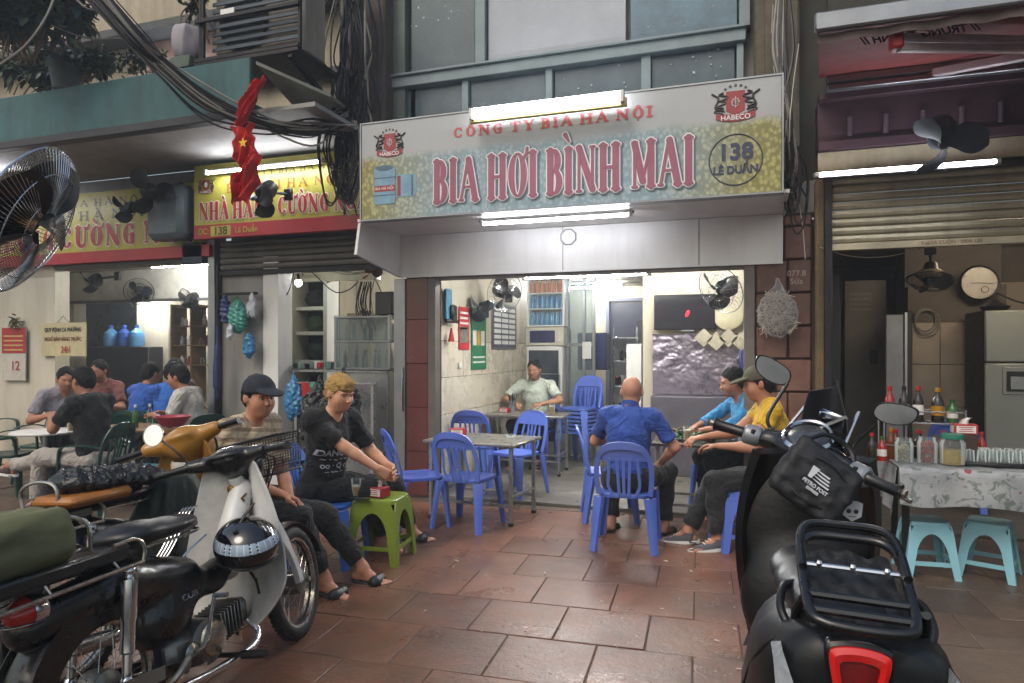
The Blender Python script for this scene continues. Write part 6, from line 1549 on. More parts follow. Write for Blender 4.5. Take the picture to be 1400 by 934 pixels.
for i in range(16):
    y = -.11+.22*i/15
    for x in (-.15, .15): k.tube([bk_(x, y, 0), bk_(x, y, .2)], .0016, 4)
for z in [i*.2/13 for i in range(14)]:
    k.tube([bk_(-.15, -.11, z), bk_(.15, -.11, z), bk_(.15, .11, z), bk_(-.15, .11, z)], .0016 if 0 < z < .199 else .005, 4, closed=True)
k.build('basket', m_iron, cbk, kind='stuff')
bd = text('CUB', .035, m_chrome, (0, 0, 0), Matrix.Identity(3), None, name='badge', world=False); bd.parent = cbk; bd.rotation_euler = (PI/2, 0, PI/2); bd.location = (.119, .36, .50); bd.scale = (1.3, 1, 1)
# small details on the leg shield
k = MB(); k.lathe([(.001, .006), (.008, .006), (.012, .004), (.022, .003), (.024, 0)], (-.02, .845, .86), Matrix.Rotation(PI/2, 3, 'X'), 16); k.tube([V((.05, .86, .83)), V((.055, .82, .815)), V((.06, .83, .80))], .006, 6); k.build('shield_hook', M('brass', '#8a6a38', .4, .8), cbk)
k = MB()
for dx in (0, .02, .04, .06): k.tube(catmull([V((-.22+dx, .50, .60)), V((-.20+dx, .56, .66)), V((-.17+dx, .66, .80)), V((-.16+dx, .70, .82))], 4), .0035, 6)
for z, y in ((.62, .52), (.70, .60), (.80, .68)): k.tube([V((-.24, y, z)), V((-.10, y, z))], .0035, 6)
k.tube(catmull([V((-.26, .45, .62)), V((-.16, .40, .57)), V((-.04, .44, .60)), V((0, .52, .66)), V((.02, .60, .70))], 5), .005, 6); k.build('wire_rack', m_chrome, cbk, kind='stuff')
Mw = WM[cbk.name]
def wl(p): return Mw @ V(p)
# helmet hanging on the shield
def m_helm():
    s = NT('helmet_plaid'); sp = s.N('ShaderNodeSeparateXYZ'); s.L(s.tc.outputs['Object'], sp.inputs[0]); z = sp.outputs[2]
    band = s.math('MULTIPLY', s.math('GREATER_THAN', z, .004), s.math('LESS_THAN', z, .048))
    an = s.math('ARCTAN2', sp.outputs[0], sp.outputs[1]); fx = s.math('FRACT', s.math('MULTIPLY', an, 5)); fz = s.math('FRACT', s.math('MULTIPLY', z, 70))
    f2 = s.math('LESS_THAN', s.math('FRACT', s.math('MULTIPLY', an, 1.3)), .55)
    dark = s.math('MULTIPLY', s.math('MULTIPLY', s.math('LESS_THAN', fx, .4), s.math('LESS_THAN', fz, .45)), f2)
    pl = s.mix(dark, C('#93a3b4'), C('#1a1c24')); pl = s.mix(s.math('MULTIPLY', s.math('LESS_THAN', fx, .12), .6), pl, C('#e4e8ec'))
    s.L(s.mix(band, C('#0a0a0e'), pl), s.b.inputs['Base Color']); s.set(Roughness=.12, Coat_Weight=.8, Coat_Roughness=.05); return s.mat
hc = wl((.20, .64, .64))
hm = thing('helmet', 'black helmet with a checked pale blue band strapped to the white leg shield', 'helmet', hc, rot=(rad(8), rad(6), rad(-28)))
U = Sdf(); U.ell((0, 0, .0), (.158, .135, .112), k=.03); U.ell((0, 0, -.02), (.152, .13, .095), k=.03); me = U.mesh('shell', .007, m_helm()); put(me, 'shell', hm)
k = MB(); k.tube([V((.15*math.cos(a), .128*math.sin(a), -.062)) for a in [2*PI*i/32 for i in range(32)]], .004, 6, closed=True); k.build('rim', m_black, hm)
k = MB(); k.tube([V((.02, -.04, .095)), V((0, .05, .17)), V((-.05, .0, .09))], .005, 6); k.tube([V((-.03, -.02, -.09)), V((.01, .02, -.19)), V((.04, -.02, -.09))], .005, 6); k.tube([V((.01, .02, -.18)), V((.01, .03, -.26))], .006, 6); k.build('strap', m_black, hm)
# load on the carriers
def sack(name, label, cat, U, vox, m, noise, cuts=()):
    me = U.mesh(name, vox, m, noise=noise, cuts=cuts); o = bpy.data.objects.new(name, me); COL.objects.link(o)
    cc = V([sum(v.co[i] for v in me.vertices)/len(me.vertices) for i in range(3)]); me.transform(Matrix.Translation(-cc)); o.location = cc; tag(o, label, cat); return o
a, b_ = wl((-.02, -.62, .88)), wl((-.02, -.08, .88)); U = Sdf()
for sx in (-.09, .0, .09):
    for zz in (.85, .925): U.cone(wl((sx-.02, -.60, zz)), wl((sx-.02, -.16, zz)), .07, .065, k=.04)
sack('canvas_bag', 'olive canvas saddle bag lying on the carrier of the black motorbike', 'bag', U, .009, M('olive_canvas', '#5c5f42', .9, var=.15, scale=5, dirt=.35, dcol='#34341f', bump=.0015, bscale=150), crumple(.013, .45, 4), [(wl((0, 0, .792)), (0, 0, -1)), (wl((0, -.10, .8)), (0.1, 1, -.2))])
M2 = WM[c2.name]; w2 = lambda p: M2 @ V(p)
m_bag = M('black_plastic_bag', '#0b0c0f', .22, var=.2, bump=.012, bscale=28)
U = Sdf(); U.ell(w2((.05, .16, .90)), (.17, .17, .07), k=.04); U.ell(w2((.10, .34, .88)), (.14, .16, .06), k=.04)
sack('plastic_bag', 'crumpled black plastic bags heaped on the seat of the mustard motorbike', 'bag', U, .009, m_bag, crumple(.022, 1.3, 6))
k = MB(); k.box(w2((.08, .10, .83)), (.26, .32, .05), Matrix.Rotation(rad(-4), 3, 'Y'), .02); tag(k.build('cushion', M('orange_brown_leather', '#9a5f1e', .45, var=.2, dirt=.3)), 'orange brown cushion under the crumpled black plastic bags', 'cushion')
c_ = w2((.08, .62, .74)); k = MB()
def tf(u, v):
    a = 2*PI*u; r = .10+.16*v+.028*math.sin(a*7+v*3)*v+.018*math.sin(a*13)*v; return c_+V((r*math.cos(a)*.95, r*math.sin(a)*1.1, .10-.42*v**1.2-.0*v+.02*math.sin(a*3)*v))
k.grid(tf, 72, 16, .003); k.ball(c_+V((0, 0, .085)), (.10, .11, .03), 16); tag(k.build('tarpaulin', M('dark_green_tarp', '#252c24', .55, var=.2, scale=5, bump=.006, bscale=16)), 'dark green tarpaulin draped over the middle of the mustard motorbike', 'tarpaulin')
c_ = aD(257, 640, 3.9); k = MB(); k.lathe([(.001, -.05), (.05, -.05), (.08, -.02), (.09, .02), (.085, .045), (.08, .045), (.07, 0), (.001, -.02)], c_, None, 24); tag(k.build('plastic_tub', M('white_enamel', '#bdb9ae', .3)), 'white upturned plastic tub between the handlebars of the two motorbikes', 'tub')
# ================================================================ scooter, right foreground
m_matte = M('matte_graphite', '#17191c', .42, .25, var=.2, scale=4, bump=.0005, dirt=.3, dcol='#37342f')
m_gbl = M('gloss_graphite', '#0b0c0e', .2, var=.2, bump=0, coat=.5)
sc = thing('scooter', 'black scooter with a tubular rear rack and red tail light in the right foreground', 'scooter', (.210, 1.87, 0), rot=(0, rad(2.5), rad(1)))
sc.scale = (1.1, 1.1, 1.1)
k_ = 1.1
wheel(sc, 0, .24); wheel(sc, 1.18, .24, turn=rad(-28))
def loftsec(secs, m, name, N=28, par=None, ang=38):
    k = MB(); rs = []
    for (y, zc, w_, h, e, tilt) in secs:
        r = []
        for i in range(N):
            a = 2*PI*i/N; cx = math.copysign(abs(math.cos(a))**e, math.cos(a)); sz = math.copysign(abs(math.sin(a))**e, math.sin(a))
            r.append(V((w_*cx*(1-.12*max(0, sz)), y+tilt*sz*h, zc+h*sz)))
        rs.append(r)
    k.rings(rs[::-1]); return k.build(name, m, par or sc, ang=ang)
# tail cowl and under seat body
loftsec([(-.262, .745, .085, .06, .8, -.1), (-.252, .745, .135, .09, .75, -.15), (-.20, .73, .172, .12, .7, -.15), (-.10, .69, .200, .155, .65, -.05), (0, .62, .215, .19, .62, 0), (.2, .58, .20, .20, .62, 0), (.33, .54, .16, .20, .62, 0)], m_matte, 'tail_cowl', ang=60)
loftsec([(.30, .42, .15, .15, .5, 0), (.45, .36, .16, .07, .5, 0), (.70, .36, .165, .06, .5, 0), (.84, .38, .15, .07, .5, 0)], m_gbl, 'floor_board')
for s_ in (-1, 1):
    k = MB(); k.tube(catmull([V((s_*.212, -.02, .60)), V((s_*.196, -.10, .70)), V((s_*.165, -.17, .775)), V((s_*.11, -.20, .83))], 5), .0035, 5); k.build('panel_seam', m_black, sc)
# seat
U = Sdf(); U.ell((0, .28, .80), (.145, .20, .055), k=.05); U.ell((0, .05, .835), (.15, .20, .06), k=.05); U.ell((0, -.12, .84), (.12, .12, .05), k=.05)
smesh(U, 'saddle', .010, m_vinyl, sc, world=False)
# leg shield (apron)
def ap(u, v):
    a = 2*u-1; w_ = .15+.075*math.sin(PI*(.15+.8*v)); z = 1.06-.66*v
    return (a*w_, .80+.10*v*(1-v)*2-.02-.08*abs(a)**2.5+.06*v, z)
k = MB(); k.grid(ap, 20, 20, .035); k.build('leg_shield', m_gbl, sc)
U = Sdf(); U.ell((0, .79, .82), (.215, .07, .24), k=.05); U.ell((0, .77, .56), (.20, .10, .22), k=.05); smesh(U, 'inner_box', .012, M('satin_black', '#0d0e10', .45), sc, world=False)
A2 = V((0, .86, .92)); ax2 = V((0, -.46, .89)).normalized(); Rs2 = Matrix.Rotation(rad(-29), 3, ax2); S2 = lambda p: A2+Rs2 @ (V((p[0]*.80, p[1], p[2]))-A2)
def sb2(k, *a, **q): k.v = [S2(p) for p in k.v]; return k.build(*a, **q)
for s_ in (-1, 1):
    k = MB(); k.cyl((s_*.07, 1.0, .62), (s_*.075, 1.17, .25), .022, 12); sb2(k, 'fork', m_iron, sc)
k = MB(); k.grid(lambda u, v: (.07*(v-.5)*2, 1.18+.285*math.cos(rad(20+150*u)), .24+.285*math.sin(rad(20+150*u))-.02*(2*v-1)**2), 20, 6, .004); sb2(k, 'front_fender', m_matte, sc)
U = Sdf(); U.ell((0, .78, 1.05), (.12, .09, .065), k=.05); U.ell((0, .88, 1.04), (.11, .07, .08), k=.05)
for s_ in (-1, 1): U.cone((s_*.05, .77, 1.055), (s_*.17, .75, 1.05), .05, .035, k=.04)
me = U.mesh('handlebar_cover', .009, m_gbl)
for v in me.vertices: v.co = S2(v.co)
put(me, 'handlebar_cover', sc)
k = MB(); k.lathe([(.088, 0), (.094, .006), (.085, .016), (.078, .012)], (0, .735, 1.105), Matrix.Rotation(.5, 3, 'X'), 28); k.v = [V((p.x*1.05, p.y, p.z)) for p in k.v]; sb2(k, 'speedometer_rim', m_chrome, sc)
k = MB(); k.ball((0, .738, 1.107), (.088, .07, .014), 24, Matrix.Rotation(.5, 3, 'X')); sb2(k, 'speedometer', M('dial_grey', '#3b3d42', .2, coat=.8), sc)
m_sw = M('silver_switch', '#8d9096', .35, .5, bump=.0003)
for s_ in (-1, 1):
    k = MB(); k.tube([V((s_*.185, .748, 1.048)), V((s_*.20, .745, 1.048)), V((s_*.25, .735, 1.046)), V((s_*.262, .73, 1.046))], [.026, .036, .036, .028], 16); sw = sb2(k, 'switch_housing', m_sw, sc)
    for q in range(2): k = MB(); k.box((s_*(.213+.026*q), .712, 1.064-.012*q), (.018, .014, .016), None, .003); sb2(k, 'switch_button', m_black, sw)
    k = MB(); k.tube([V((s_*.26, .73, 1.046)), V((s_*.275, .728, 1.046)), V((s_*.37, .71, 1.045)), V((s_*.385, .708, 1.045))], [.021, .0185, .0185, .024], 14); sb2(k, 'grip', m_black, sc)
    k = MB(); k.tube([V((s_*.385, .708, 1.045)), V((s_*.405, .704, 1.045))], [.012, .014], 10); k.tube(catmull([V((s_*.235, .77, 1.035)), V((s_*.28, .80, 1.03)), V((s_*.38, .775, 1.02)), V((s_*.415, .76, 1.02))], 5), [.008]*12+[.006]*4 if False else .0065, 8); sb2(k, 'brake_lever', m_rimc, sc)
    # mirrors
    b0 = S2((s_*.17, .77, 1.08)); ms_ = .84 if s_ < 0 else .76; mc_ = b0+V((.0 if s_ < 0 else .11, .03 if s_ < 0 else -.03, .205 if s_ < 0 else .155))
    k = MB(); k.tube(catmull([b0, b0+V((s_*.01, .01, .05)), mc_+V((-s_*.05, .01, -.04))], 5), .0065, 8); k.ball(b0, .014, 8); mk_ = k.build('mirror_stalk', m_black, sc)
    Rr = V((-s_*.18-.12, -.95, -.08)).to_track_quat('Z', 'Y').to_matrix()
    shp = [(-.075, -.012), (-.055, .032), (.02, .045), (.072, .036), (.08, .01), (.06, -.025), (.01, -.042), (-.045, -.038)]
    if s_ < 0: shp = [(-x, y) for x, y in shp][::-1]
    rg = catmull([V((x, y, 0)) for x, y in shp], 4, closed=True)
    if s_ > 0: Rr = Rr @ Matrix.Rotation(-.15, 3, 'Z')
    else: Rr = Rr @ Matrix.Rotation(-.45, 3, 'Z')
    k = MB(); k.rings([[mc_+Rr @ (p*1.05*ms_) for p in rg], [mc_+Rr @ (p*1.05*ms_+V((0, 0, -.012))) for p in rg], [mc_+Rr @ (p*.6*ms_+V((0, 0, -.032))) for p in rg]]); mb_ = k.build('mirror', m_black, sc)
    k = MB(); k.add([mc_+Rr @ (p*.96*ms_+V((0, 0, .0015))) for p in rg], [tuple(range(len(rg)))]); k.build('mirror_glass', MATS['mirror_glass'], mb_, ang=0)
# smoked windscreen and its brackets
k = MB()
def wf(u, v): a = 2*u-1; return S2((.03+a*.10*(1-.6*v*v)-.05*v, .98-.11*abs(a)**2-.10*v, 1.06+.22*v+.03*a*v))
k.grid(wf, 16, 12, .004); k.build('windscreen', GL('smoked_screen', '#7d7f88', .25, .1), sc)
k = MB(); k.tube([S2((-.12, .80, 1.10)), S2((-.10, .90, 1.22))], .006, 6); k.tube([S2((.12, .80, 1.10)), S2((.10, .90, 1.22))], .006, 6); k.box(S2((.03, .84, 1.17)), (.09, .02, .07), Rs2 @ Matrix.Rotation(.5, 3, 'X'), .006); k.tube([S2((-.02, .80, 1.12)), S2((.09, .82, 1.20))], .007, 6); k.build('screen_bracket', m_chrome, sc)
# tubular rack
def rk(x, s_): return V((x*.80-.012, -.280+.235*s_, .872+.105*s_))
k = MB(); loop = catmull([rk(-.09, 0), rk(-.115, .12), rk(-.122, .5), rk(-.118, .85), rk(-.085, 1.0), rk(0, 1.02), rk(.085, 1.0), rk(.118, .85), rk(.122, .5), rk(.115, .12), rk(.09, 0), rk(0, -.03)], 5, closed=True)
k.tube(loop, .0105, 10, closed=True); k.build('rack_loop', m_blackb, sc)
k = MB(); k.tube([p+V((0, .02, .022)) for p in loop if p.y > -.2], .009, 8); k.build('rack_loop', m_blackb, sc)
for s_ in (.12, .28, .62): k = MB(); k.tube([rk(-.118, s_), rk(.118, s_)], .006 if s_ == .62 else .009, 8); k.build('rack_bar', m_chrome if s_ == .62 else m_blackb, sc)
for x in (-.08, 0, .08): k = MB(); k.ball(rk(x, .62)+V((0, -.004, .006)), .008, 8); k.build('rivet', m_chrome, sc)
k = MB(); k.grid(lambda u, v: rk(-.108+.216*u, .14+.82*v)+V((0, .012, -.03+.006*math.sin(u*19)*math.sin(v*17))), 20, 20, .01); k.build('rack_pad', M('worn_black_mat', '#15171a', .5, var=.5, scale=14, bump=.003, bscale=35), sc)
for s_ in (-1, 1):
    k = MB(); k.tube(catmull([V((s_*.11, -.20, .885)), V((s_*.12, -.16, .84)), V((s_*.11, -.12, .79))], 5), .009, 8); k.tube(catmull([V((s_*.10, -.02, .86)), V((s_*.135, -.06, .86)), V((s_*.145, -.12, .83)), V((s_*.12, -.16, .79))], 6), .009, 10); k.build('grab_rail', m_black, sc)
    k = MB(); rg = [V((s_*(.095+.02*0), -.345, .66)), V((s_*.155, -.30, .60)), V((s_*.185, -.24, .66)), V((s_*.19, -.22, .74)), V((s_*.175, -.265, .765))]; k.poly([(s_*.100, -.285, .665), (s_*.130, -.280, .655), (s_*.158, -.262, .71), (s_*.166, -.255, .775), (s_*.150, -.258, .795)], (0, .09, 0)); k.build('indicator', M('clear_lens', '#8b9096', .15, var=.25, scale=60, bump=.001, coat=.5), sc)
# tail light: red ring round a darker lens
def tl(sx, sz, y): return catmull([V((sx*x*.86-.018, y+.083, .762+sz*z)) for x, z in ((-.040, -.075), (-.052, .0), (-.062, .05), (-.052, .068), (0, .075), (.052, .068), (.062, .05), (.052, .0), (.040, -.075))], 3, closed=True)
k = MB(); k.rings([tl(1.12, 1.08, -.335), tl(1.12, 1.08, -.362), tl(1.02, 1.0, -.368)]); k.build('tail_light_frame', m_black, sc)
k = MB(); k.rings([tl(1, .98, -.350), tl(1, .98, -.374), tl(.82, .84, -.379), tl(.64, .64, -.374), tl(.6, .6, -.360)], cap=False); k.build('tail_light', EM('red_light_ring', '#ff1208', .55) if False else M('red_lens_bright', '#c01512', .12, var=.1, bump=0, coat=.6), sc, ang=30)
k = MB(); k.rings([tl(.62, .62, -.362), tl(.60, .60, -.368), tl(.3, .3, -.371)]); k.build('tail_lens', M('red_lens_dark', '#5e0a0c', .12, var=.3, scale=40, bump=.001, coat=.6), sc)
# bag hanging behind the handlebar, sticker
bc_ = WM[sc.name] @ V((.0, .63*k_, .985*k_))
bg_ = thing('bag', 'black nylon bag with a white printed logo hanging from the scooter handlebar', 'bag', bc_, rot=(rad(-12), rad(36), rad(4)))
bg_.scale = (.86, .8, .92)
U = Sdf(); U.ell((0, .01, 0), (.15, .045, .12), k=.03)
for za_, ra_ in ((-.09, .034), (-.045, .04), (0, .042), (.045, .04), (.09, .034)): U.cone((-.115, -.02, za_), (.115, -.02, za_), ra_, ra_, k=.02)
me = U.mesh('pouch', .007, M('black_nylon', '#111318', .6, var=.15, bump=.0015, bscale=120), noise=crumple(.006, .8, 8)); put(me, 'pouch', bg_)
k = MB(); k.tube(catmull([V((-.13, -.045, .05)), V((0, -.062, .075)), V((.13, -.045, .04))], 6), .004, 6); k.tube(catmull([V((-.14, -.03, -.06)), V((0, -.062, -.09)), V((.13, -.03, -.06))], 6), .004, 6); k.build('zip', m_black, bg_)
k = MB(); k.tube(catmull([V((-.12, 0, .10)), V((-.05, .05, .18)), V((.06, .05, .18)), V((.12, 0, .09))], 6), .010, 6); k.build('handle', m_black, bg_)
mlg = M('print_white', '#b5b9c0', .6, bump=0); RB = FRONT
k = MB()
for i in range(4): k.poly([(-.045+.004*i, -.067, .03-.012*i), (.03+.006*i, -.067, .03-.012*i), (.028+.006*i, -.067, .024-.012*i), (-.005+.004*i, -.067, .024-.012*i)], (0, -.001, 0))
k.poly([(-.05, -.067, .035), (-.02, -.067, .035), (-.03, -.067, -.01), (-.045, -.067, -.01)], (0, -.0012, 0)); k.build('logo', mlg, bg_, kind='stuff')
for tx, sz, z in (('PETRO POST', .019, -.028), ('EXPRESS', .014, -.046)):
    o = text(tx, sz, mlg, (0, -.069, z), FRONT, None, world=False, bold=.0005); o.parent = bg_
k = MB(); k.poly([(-.02, 0, .018), (-.008, 0, .022), (.008, 0, .022), (.02, 0, .018), (.018, 0, -.01), (0, 0, -.022), (-.018, 0, -.01)], (0, -.001, 0)); st_ = k.build('sticker', mlg, sc); st_.location = (.125, .706, .885); st_.scale = (1.5, 1, 1.5)
k = MB(); k.ball((-.007, -.002, 0), (.005, .001, .005), 8); k.ball((.007, -.002, 0), (.005, .001, .005), 8); k.bar((-.008, -.002, -.011), (.008, -.002, -.011), .003, .001); k.build('sticker_face', m_black, st_, kind='stuff')
# ================================================================ small things
ORD = 'first second third fourth fifth sixth seventh eighth ninth tenth eleventh twelfth'.split()
glass = GL('clear_glass', '#f4f8f8', .03); m_beer = M('beer', '#b5852a', .15, var=.1, bump=0); m_foam = M('beer_foam', '#cfc8b2', .6, bump=0)
m_paper = M('tissue_paper', '#cfcdc8', .85, bump=0)
def beer(c, label, fill=.7, s_=1.):
    t = thing('beer_glass', label, 'glass', c)
    k = MB(); k.lathe([(.001, 0), (.030*s_, 0), (.033*s_, .05*s_), (.038*s_, .13*s_), (.036*s_, .13*s_), (.030*s_, .012*s_), (.001, .012*s_)], c, None, 20); k.build('glass', glass, t, True)
    k = MB(); k.lathe([(.001, .013*s_), (.029*s_, .013*s_), (.031*s_+.004*fill, .12*fill*s_), (.001, .12*fill*s_)], c, None, 18); k.build('beer', m_beer, t, True)
    k = MB(); k.lathe([(.001, .12*fill*s_), (.0335*s_, .12*fill*s_), (.0335*s_, (.12*fill+.012)*s_), (.001, (.12*fill+.014)*s_)], c, None, 18); k.build('foam', m_foam, t, True); return t
def napkin(c, rz, label, s_=1., tissue=True, mats=None):
    t = thing('napkin_box', label, 'napkin box', c, rz)
    k = MB(); k.box((0, 0, .035*s_), (.15*s_, .10*s_, .07*s_), None, .003); k.build('box', m_red, t)
    k = MB(); k.box((0, -.0505*s_, .035*s_), (.12*s_, .002, .05*s_)); k.box((-.0755*s_, 0, .035*s_), (.002, .085*s_, .05*s_)); k.build('white_panel', m_white, t, kind='stuff')
    for i in range(3):
        k = MB(); k.box((0, -.052*s_, (.05-.014*i)*s_), ((.09-.02*(i % 2))*s_, .001, .005*s_)); k.build('printed_line', m_red, t)
    if tissue:
        k = MB(); k.grid(lambda u, v: V(((u-.5)*.06*s_*(1-.3*v)+.03*v*v*s_, .012*math.sin(u*7)*s_*(1-v*.4), (.07+.06*v-.015*v*v)*s_)), 8, 8, .001); k.build('tissue', m_paper, t)
    return t
# lime stool table
p = aD(487, 480, 4.96); beer(V((p.x, p.y, .498-.03)), 'glass of beer on the lime green stool', .62)
p = aD(517, 480, 4.98); napkin(V((p.x, p.y, .468)), rad(-12), 'red napkin box with a tissue sticking out on the lime green stool')
p = aD(492, 480, 4.86); k = MB(); k.box((p.x, p.y, .472), (.15, .03, .008), Matrix.Rotation(.1, 3, 'Z'), .003); k.box((p.x+.02, p.y-.02, .478), (.14, .012, .006), Matrix.Rotation(.0, 3, 'Z'), .002); tag(k.build('phone', m_black), 'black phone and pen at the near edge of the lime green stool', 'phone')
# steel tables
def on(tc, dx, dy, z): return V((tc.x+dx, tc.y+dy, z))
napkin(on(T1c, -.30, .12, .72), rad(5), 'red napkin box on the steel table by the brown pier', .95, False)
p = on(T1c, .22, .15, .72); k = MB(); k.lathe([(.001, 0), (.04, 0), (.05, .025), (.045, .025), (.035, .006), (.001, .006)], p, None, 20); tag(k.build('ashtray', glass), 'clear glass ashtray on the steel table by the brown pier', 'ashtray')
napkin(on(T2c, -.32, .02, .756), rad(0), 'red napkin box on the back table beside the chopstick holder', .8, False)
p = on(T2c, -.24, .1, .756); t = thing('chopstick_holder', 'steel holder full of black chopsticks on the back table', 'holder', p)
k = MB(); k.lathe([(.001, 0), (.045, 0), (.045, .15), (.042, .15), (.042, .01)], p, None, 16); k.build('cup', m_steel, t, True)
rc2 = random.Random(3)
for i in range(12): a, b_ = rc2.gauss(0, .018), rc2.gauss(0, .018); k = MB(); k.tube([p+V((a*.6, b_*.6, .02)), p+V((a*1.8, b_*1.8, .235+rc2.gauss(0, .01)))], .004, 5); k.build('chopstick', m_black, t, True)
beer(on(T2c, .33, -.08, .756), 'glass of pale beer in front of the man in the pale shirt', .8)
k = MB(); p = on(T2c, .16, -.03, .756); k.lathe([(.001, 0), (.03, 0), (.06, .03), (.056, .03), (.03, .006), (.001, .006)], p, None, 20); tag(k.build('bowl', m_white), 'small white bowl on the back table', 'bowl')
# food table
for dx, dy, n, lb_ in ((-.33, .0, 60, 'heap of green herbs at the left end of the food table'), (-.12, .12, 70, 'heap of green herbs on the far side of the food table')):
    p = on(T3c, dx, dy, .75); leafball('herb_plate', lb_, p+V((0, 0, .02)), (.10, .08, .03), n*3, .06, [M('herb_green', '#2f5a22', .5, bump=0), lm[1]], n, cat='herbs', stems=5)
    k = MB(); k.lathe([(.001, 0), (.08, 0), (.12, .015), (.118, .02), (.08, .006), (.001, .006)], on(T3c, dx, dy, .721), None, 24); tag(k.build('plate', m_white), 'white plate under the '+lb_[8:], 'plate')
for dx, dy, lb_ in ((-.02, -.12, 'dark red bowl with sauce on the food table'), (.12, .05, 'white bowl on the food table in front of the man in light blue')):
    p = on(T3c, dx, dy, .72); t = thing('bowl', lb_, 'bowl', p); mm = M('bowl_maroon', '#4c1c1c', .3) if 'dark' in lb_ else m_white
    k = MB(); k.lathe([(.001, 0), (.035, 0), (.065, .045), (.06, .045), (.03, .008), (.001, .008)], p, None, 20); k.build('bowl', mm, t, True)
    k = MB(); k.lathe([(.001, .028), (.048, .028)], p, None, 16); k.build('sauce', M('sauce', '#5d2c16', .2), t, True)
beer(on(T3c, -.22, -.1, .72), 'glass of beer on the food table beside the green herbs', .75)
beer(on(T3c, .04, .2, .72), 'glass of beer at the far side of the food table', .5)
p = on(T3c, .27, -.10, .72); t = thing('plastic_box', 'stack of clear plastic tubs at the right end of the food table', 'plastic tubs', p)
for i in range(4): k = MB(); k.lathe([(.001, .0), (.05, .0), (.06, .05), (.064, .052)], p+V((0, 0, .03*i)), None, 16); k.build('tub', GL('milky_plastic', '#dfe6ec', .35), t, True)
# ---------------- on the flowered cloth
YT = 5.28
def jar(px, label, r, h, content, lid=None, Y=YT, cm=None):
    p = aY(px, 480, Y); p = V((p.x, p.y, .764)); t = thing('jar', label, 'jar', p)
    k = MB(); k.lathe([(.001, 0), (r*.95, 0), (r, .01), (r, h*.8), (r*.8, h*.92), (r*.8, h), (r*.78, h), (r*.78, h*.9), (r*.96, h*.78), (r*.96, .012)], p, None, 22); k.build('glass', glass, t, True)
    if lid: k = MB(); k.lathe([(.001, h+.022), (r*.86, h+.02), (r*.9, h+.0), (r*.9, h-.012), (r*.83, h-.012)], p, None, 22); k.build('lid', lid, t, True)
    if cm:
        r_ = random.Random(int(px)); k = MB()
        for i in range(70):
            a = r_.uniform(0, 2*PI); q = r*.78*math.sqrt(r_.random()); k.ball(p+V((q*math.cos(a), q*math.sin(a), .015+h*content*r_.random())), (.012, .008, .010), 6, rotm(r_.uniform(0, 90), r_.uniform(0, 90), 0))
        k.build('contents', cm, t, True, kind='stuff')
    else: k = MB(); k.lathe([(.001, .008), (r*.93, .008), (r*.93, h*content), (.001, h*content)], p, None, 20); k.build('contents', M('pickle_yellow', '#a3843a', .3, var=.3, scale=30), t, True)
    return t
jar(1236, 'glass jar of pale garlic cloves on the flowered cloth', .058, .17, .62, None, cm=M('garlic', '#9c927c', .6))
jar(1268, 'glass jar of red chilli pieces on the flowered cloth', .062, .18, .75, None, cm=M('chilli', '#8c2018', .35))
jar(1302, 'wide glass jar with a green lid and yellow pickle on the flowered cloth', .078, .19, .55, M('jar_green', '#1f6a58', .4))
def bottle(p, label, body, capm, h=.24, r=.03, lab=None, group=None):
    t = thing('sauce_bottle', label, 'bottle', p, group=group)
    k = MB(); k.lathe([(.001, 0), (r, 0), (r, h*.55), (r*.85, h*.65), (r*.38, h*.8), (r*.38, h*.9), (.001, h*.9)], p, None, 16); k.build('bottle', body, t, True)
    k = MB(); k.lathe([(r*.42, h*.88), (r*.46, h*.9), (r*.44, h), (.001, h)], p, None, 14); k.build('cap', capm, t, True)
    if lab: k = MB(); k.lathe([(r*1.02, h*.2), (r*1.02, h*.48)], p, None, 16); k.build('label', lab, t, True)
    return t
rk0 = aY(1262, 480, 5.5); rz_ = .764
t = thing('wire_rack', 'two tier wire rack holding sauce bottles behind the jars', 'rack', (rk0.x, 5.5, rz_))
for z in (.10, .26, .34):
    k = MB(); x0, x1 = rk0.x-.26, rk0.x+.24; k.tube([V((x0, 5.42, rz_+z)), V((x1, 5.42, rz_+z)), V((x1, 5.62, rz_+z)), V((x0, 5.62, rz_+z))], .005, 6, closed=True)
    if z == .26:
        for i in range(12): x = x0+(x1-x0)*i/11; k.tube([V((x, 5.42, rz_+z)), V((x, 5.62, rz_+z))], .003, 5)
    k.build('wire_tier', m_steel, t, True, kind='stuff')
for x in (rk0.x-.26, rk0.x+.24):
    for y in (5.42, 5.62): k = MB(); k.cyl((x, y, rz_), (x, y, rz_+.36), .006, 8); k.build('post', m_steel, t, True)
mr_, md_, mg_, my_ = M('sauce_red', '#8a1a14', .2, coat=.4), M('soy_dark', '#1c100b', .15, coat=.4), M('green_bottle', '#2f5a2a', .2), M('gold_lid', '#b38422', .35, .4)
for dx, lb_, bm_, cm_, lm_, h in ((-.21, 'red topped chilli sauce bottle at the left end of the wire rack', mr_, m_red, None, .25), (-.12, 'dark soy sauce bottle second on the wire rack', md_, m_black, m_white, .25), (-.03, 'red capped dark bottle third on the wire rack', md_, m_red, m_white, .25), (.09, 'jar with a gold lid on the wire rack', md_, my_, my_, .24), (.18, 'green bottle at the right end of the wire rack', mg_, mg_, m_white, .16)):
    bottle(V((rk0.x+dx, 5.5, rz_+.265)), lb_, bm_, cm_, h, .034 if 'gold' not in lb_ else .04, lm_)
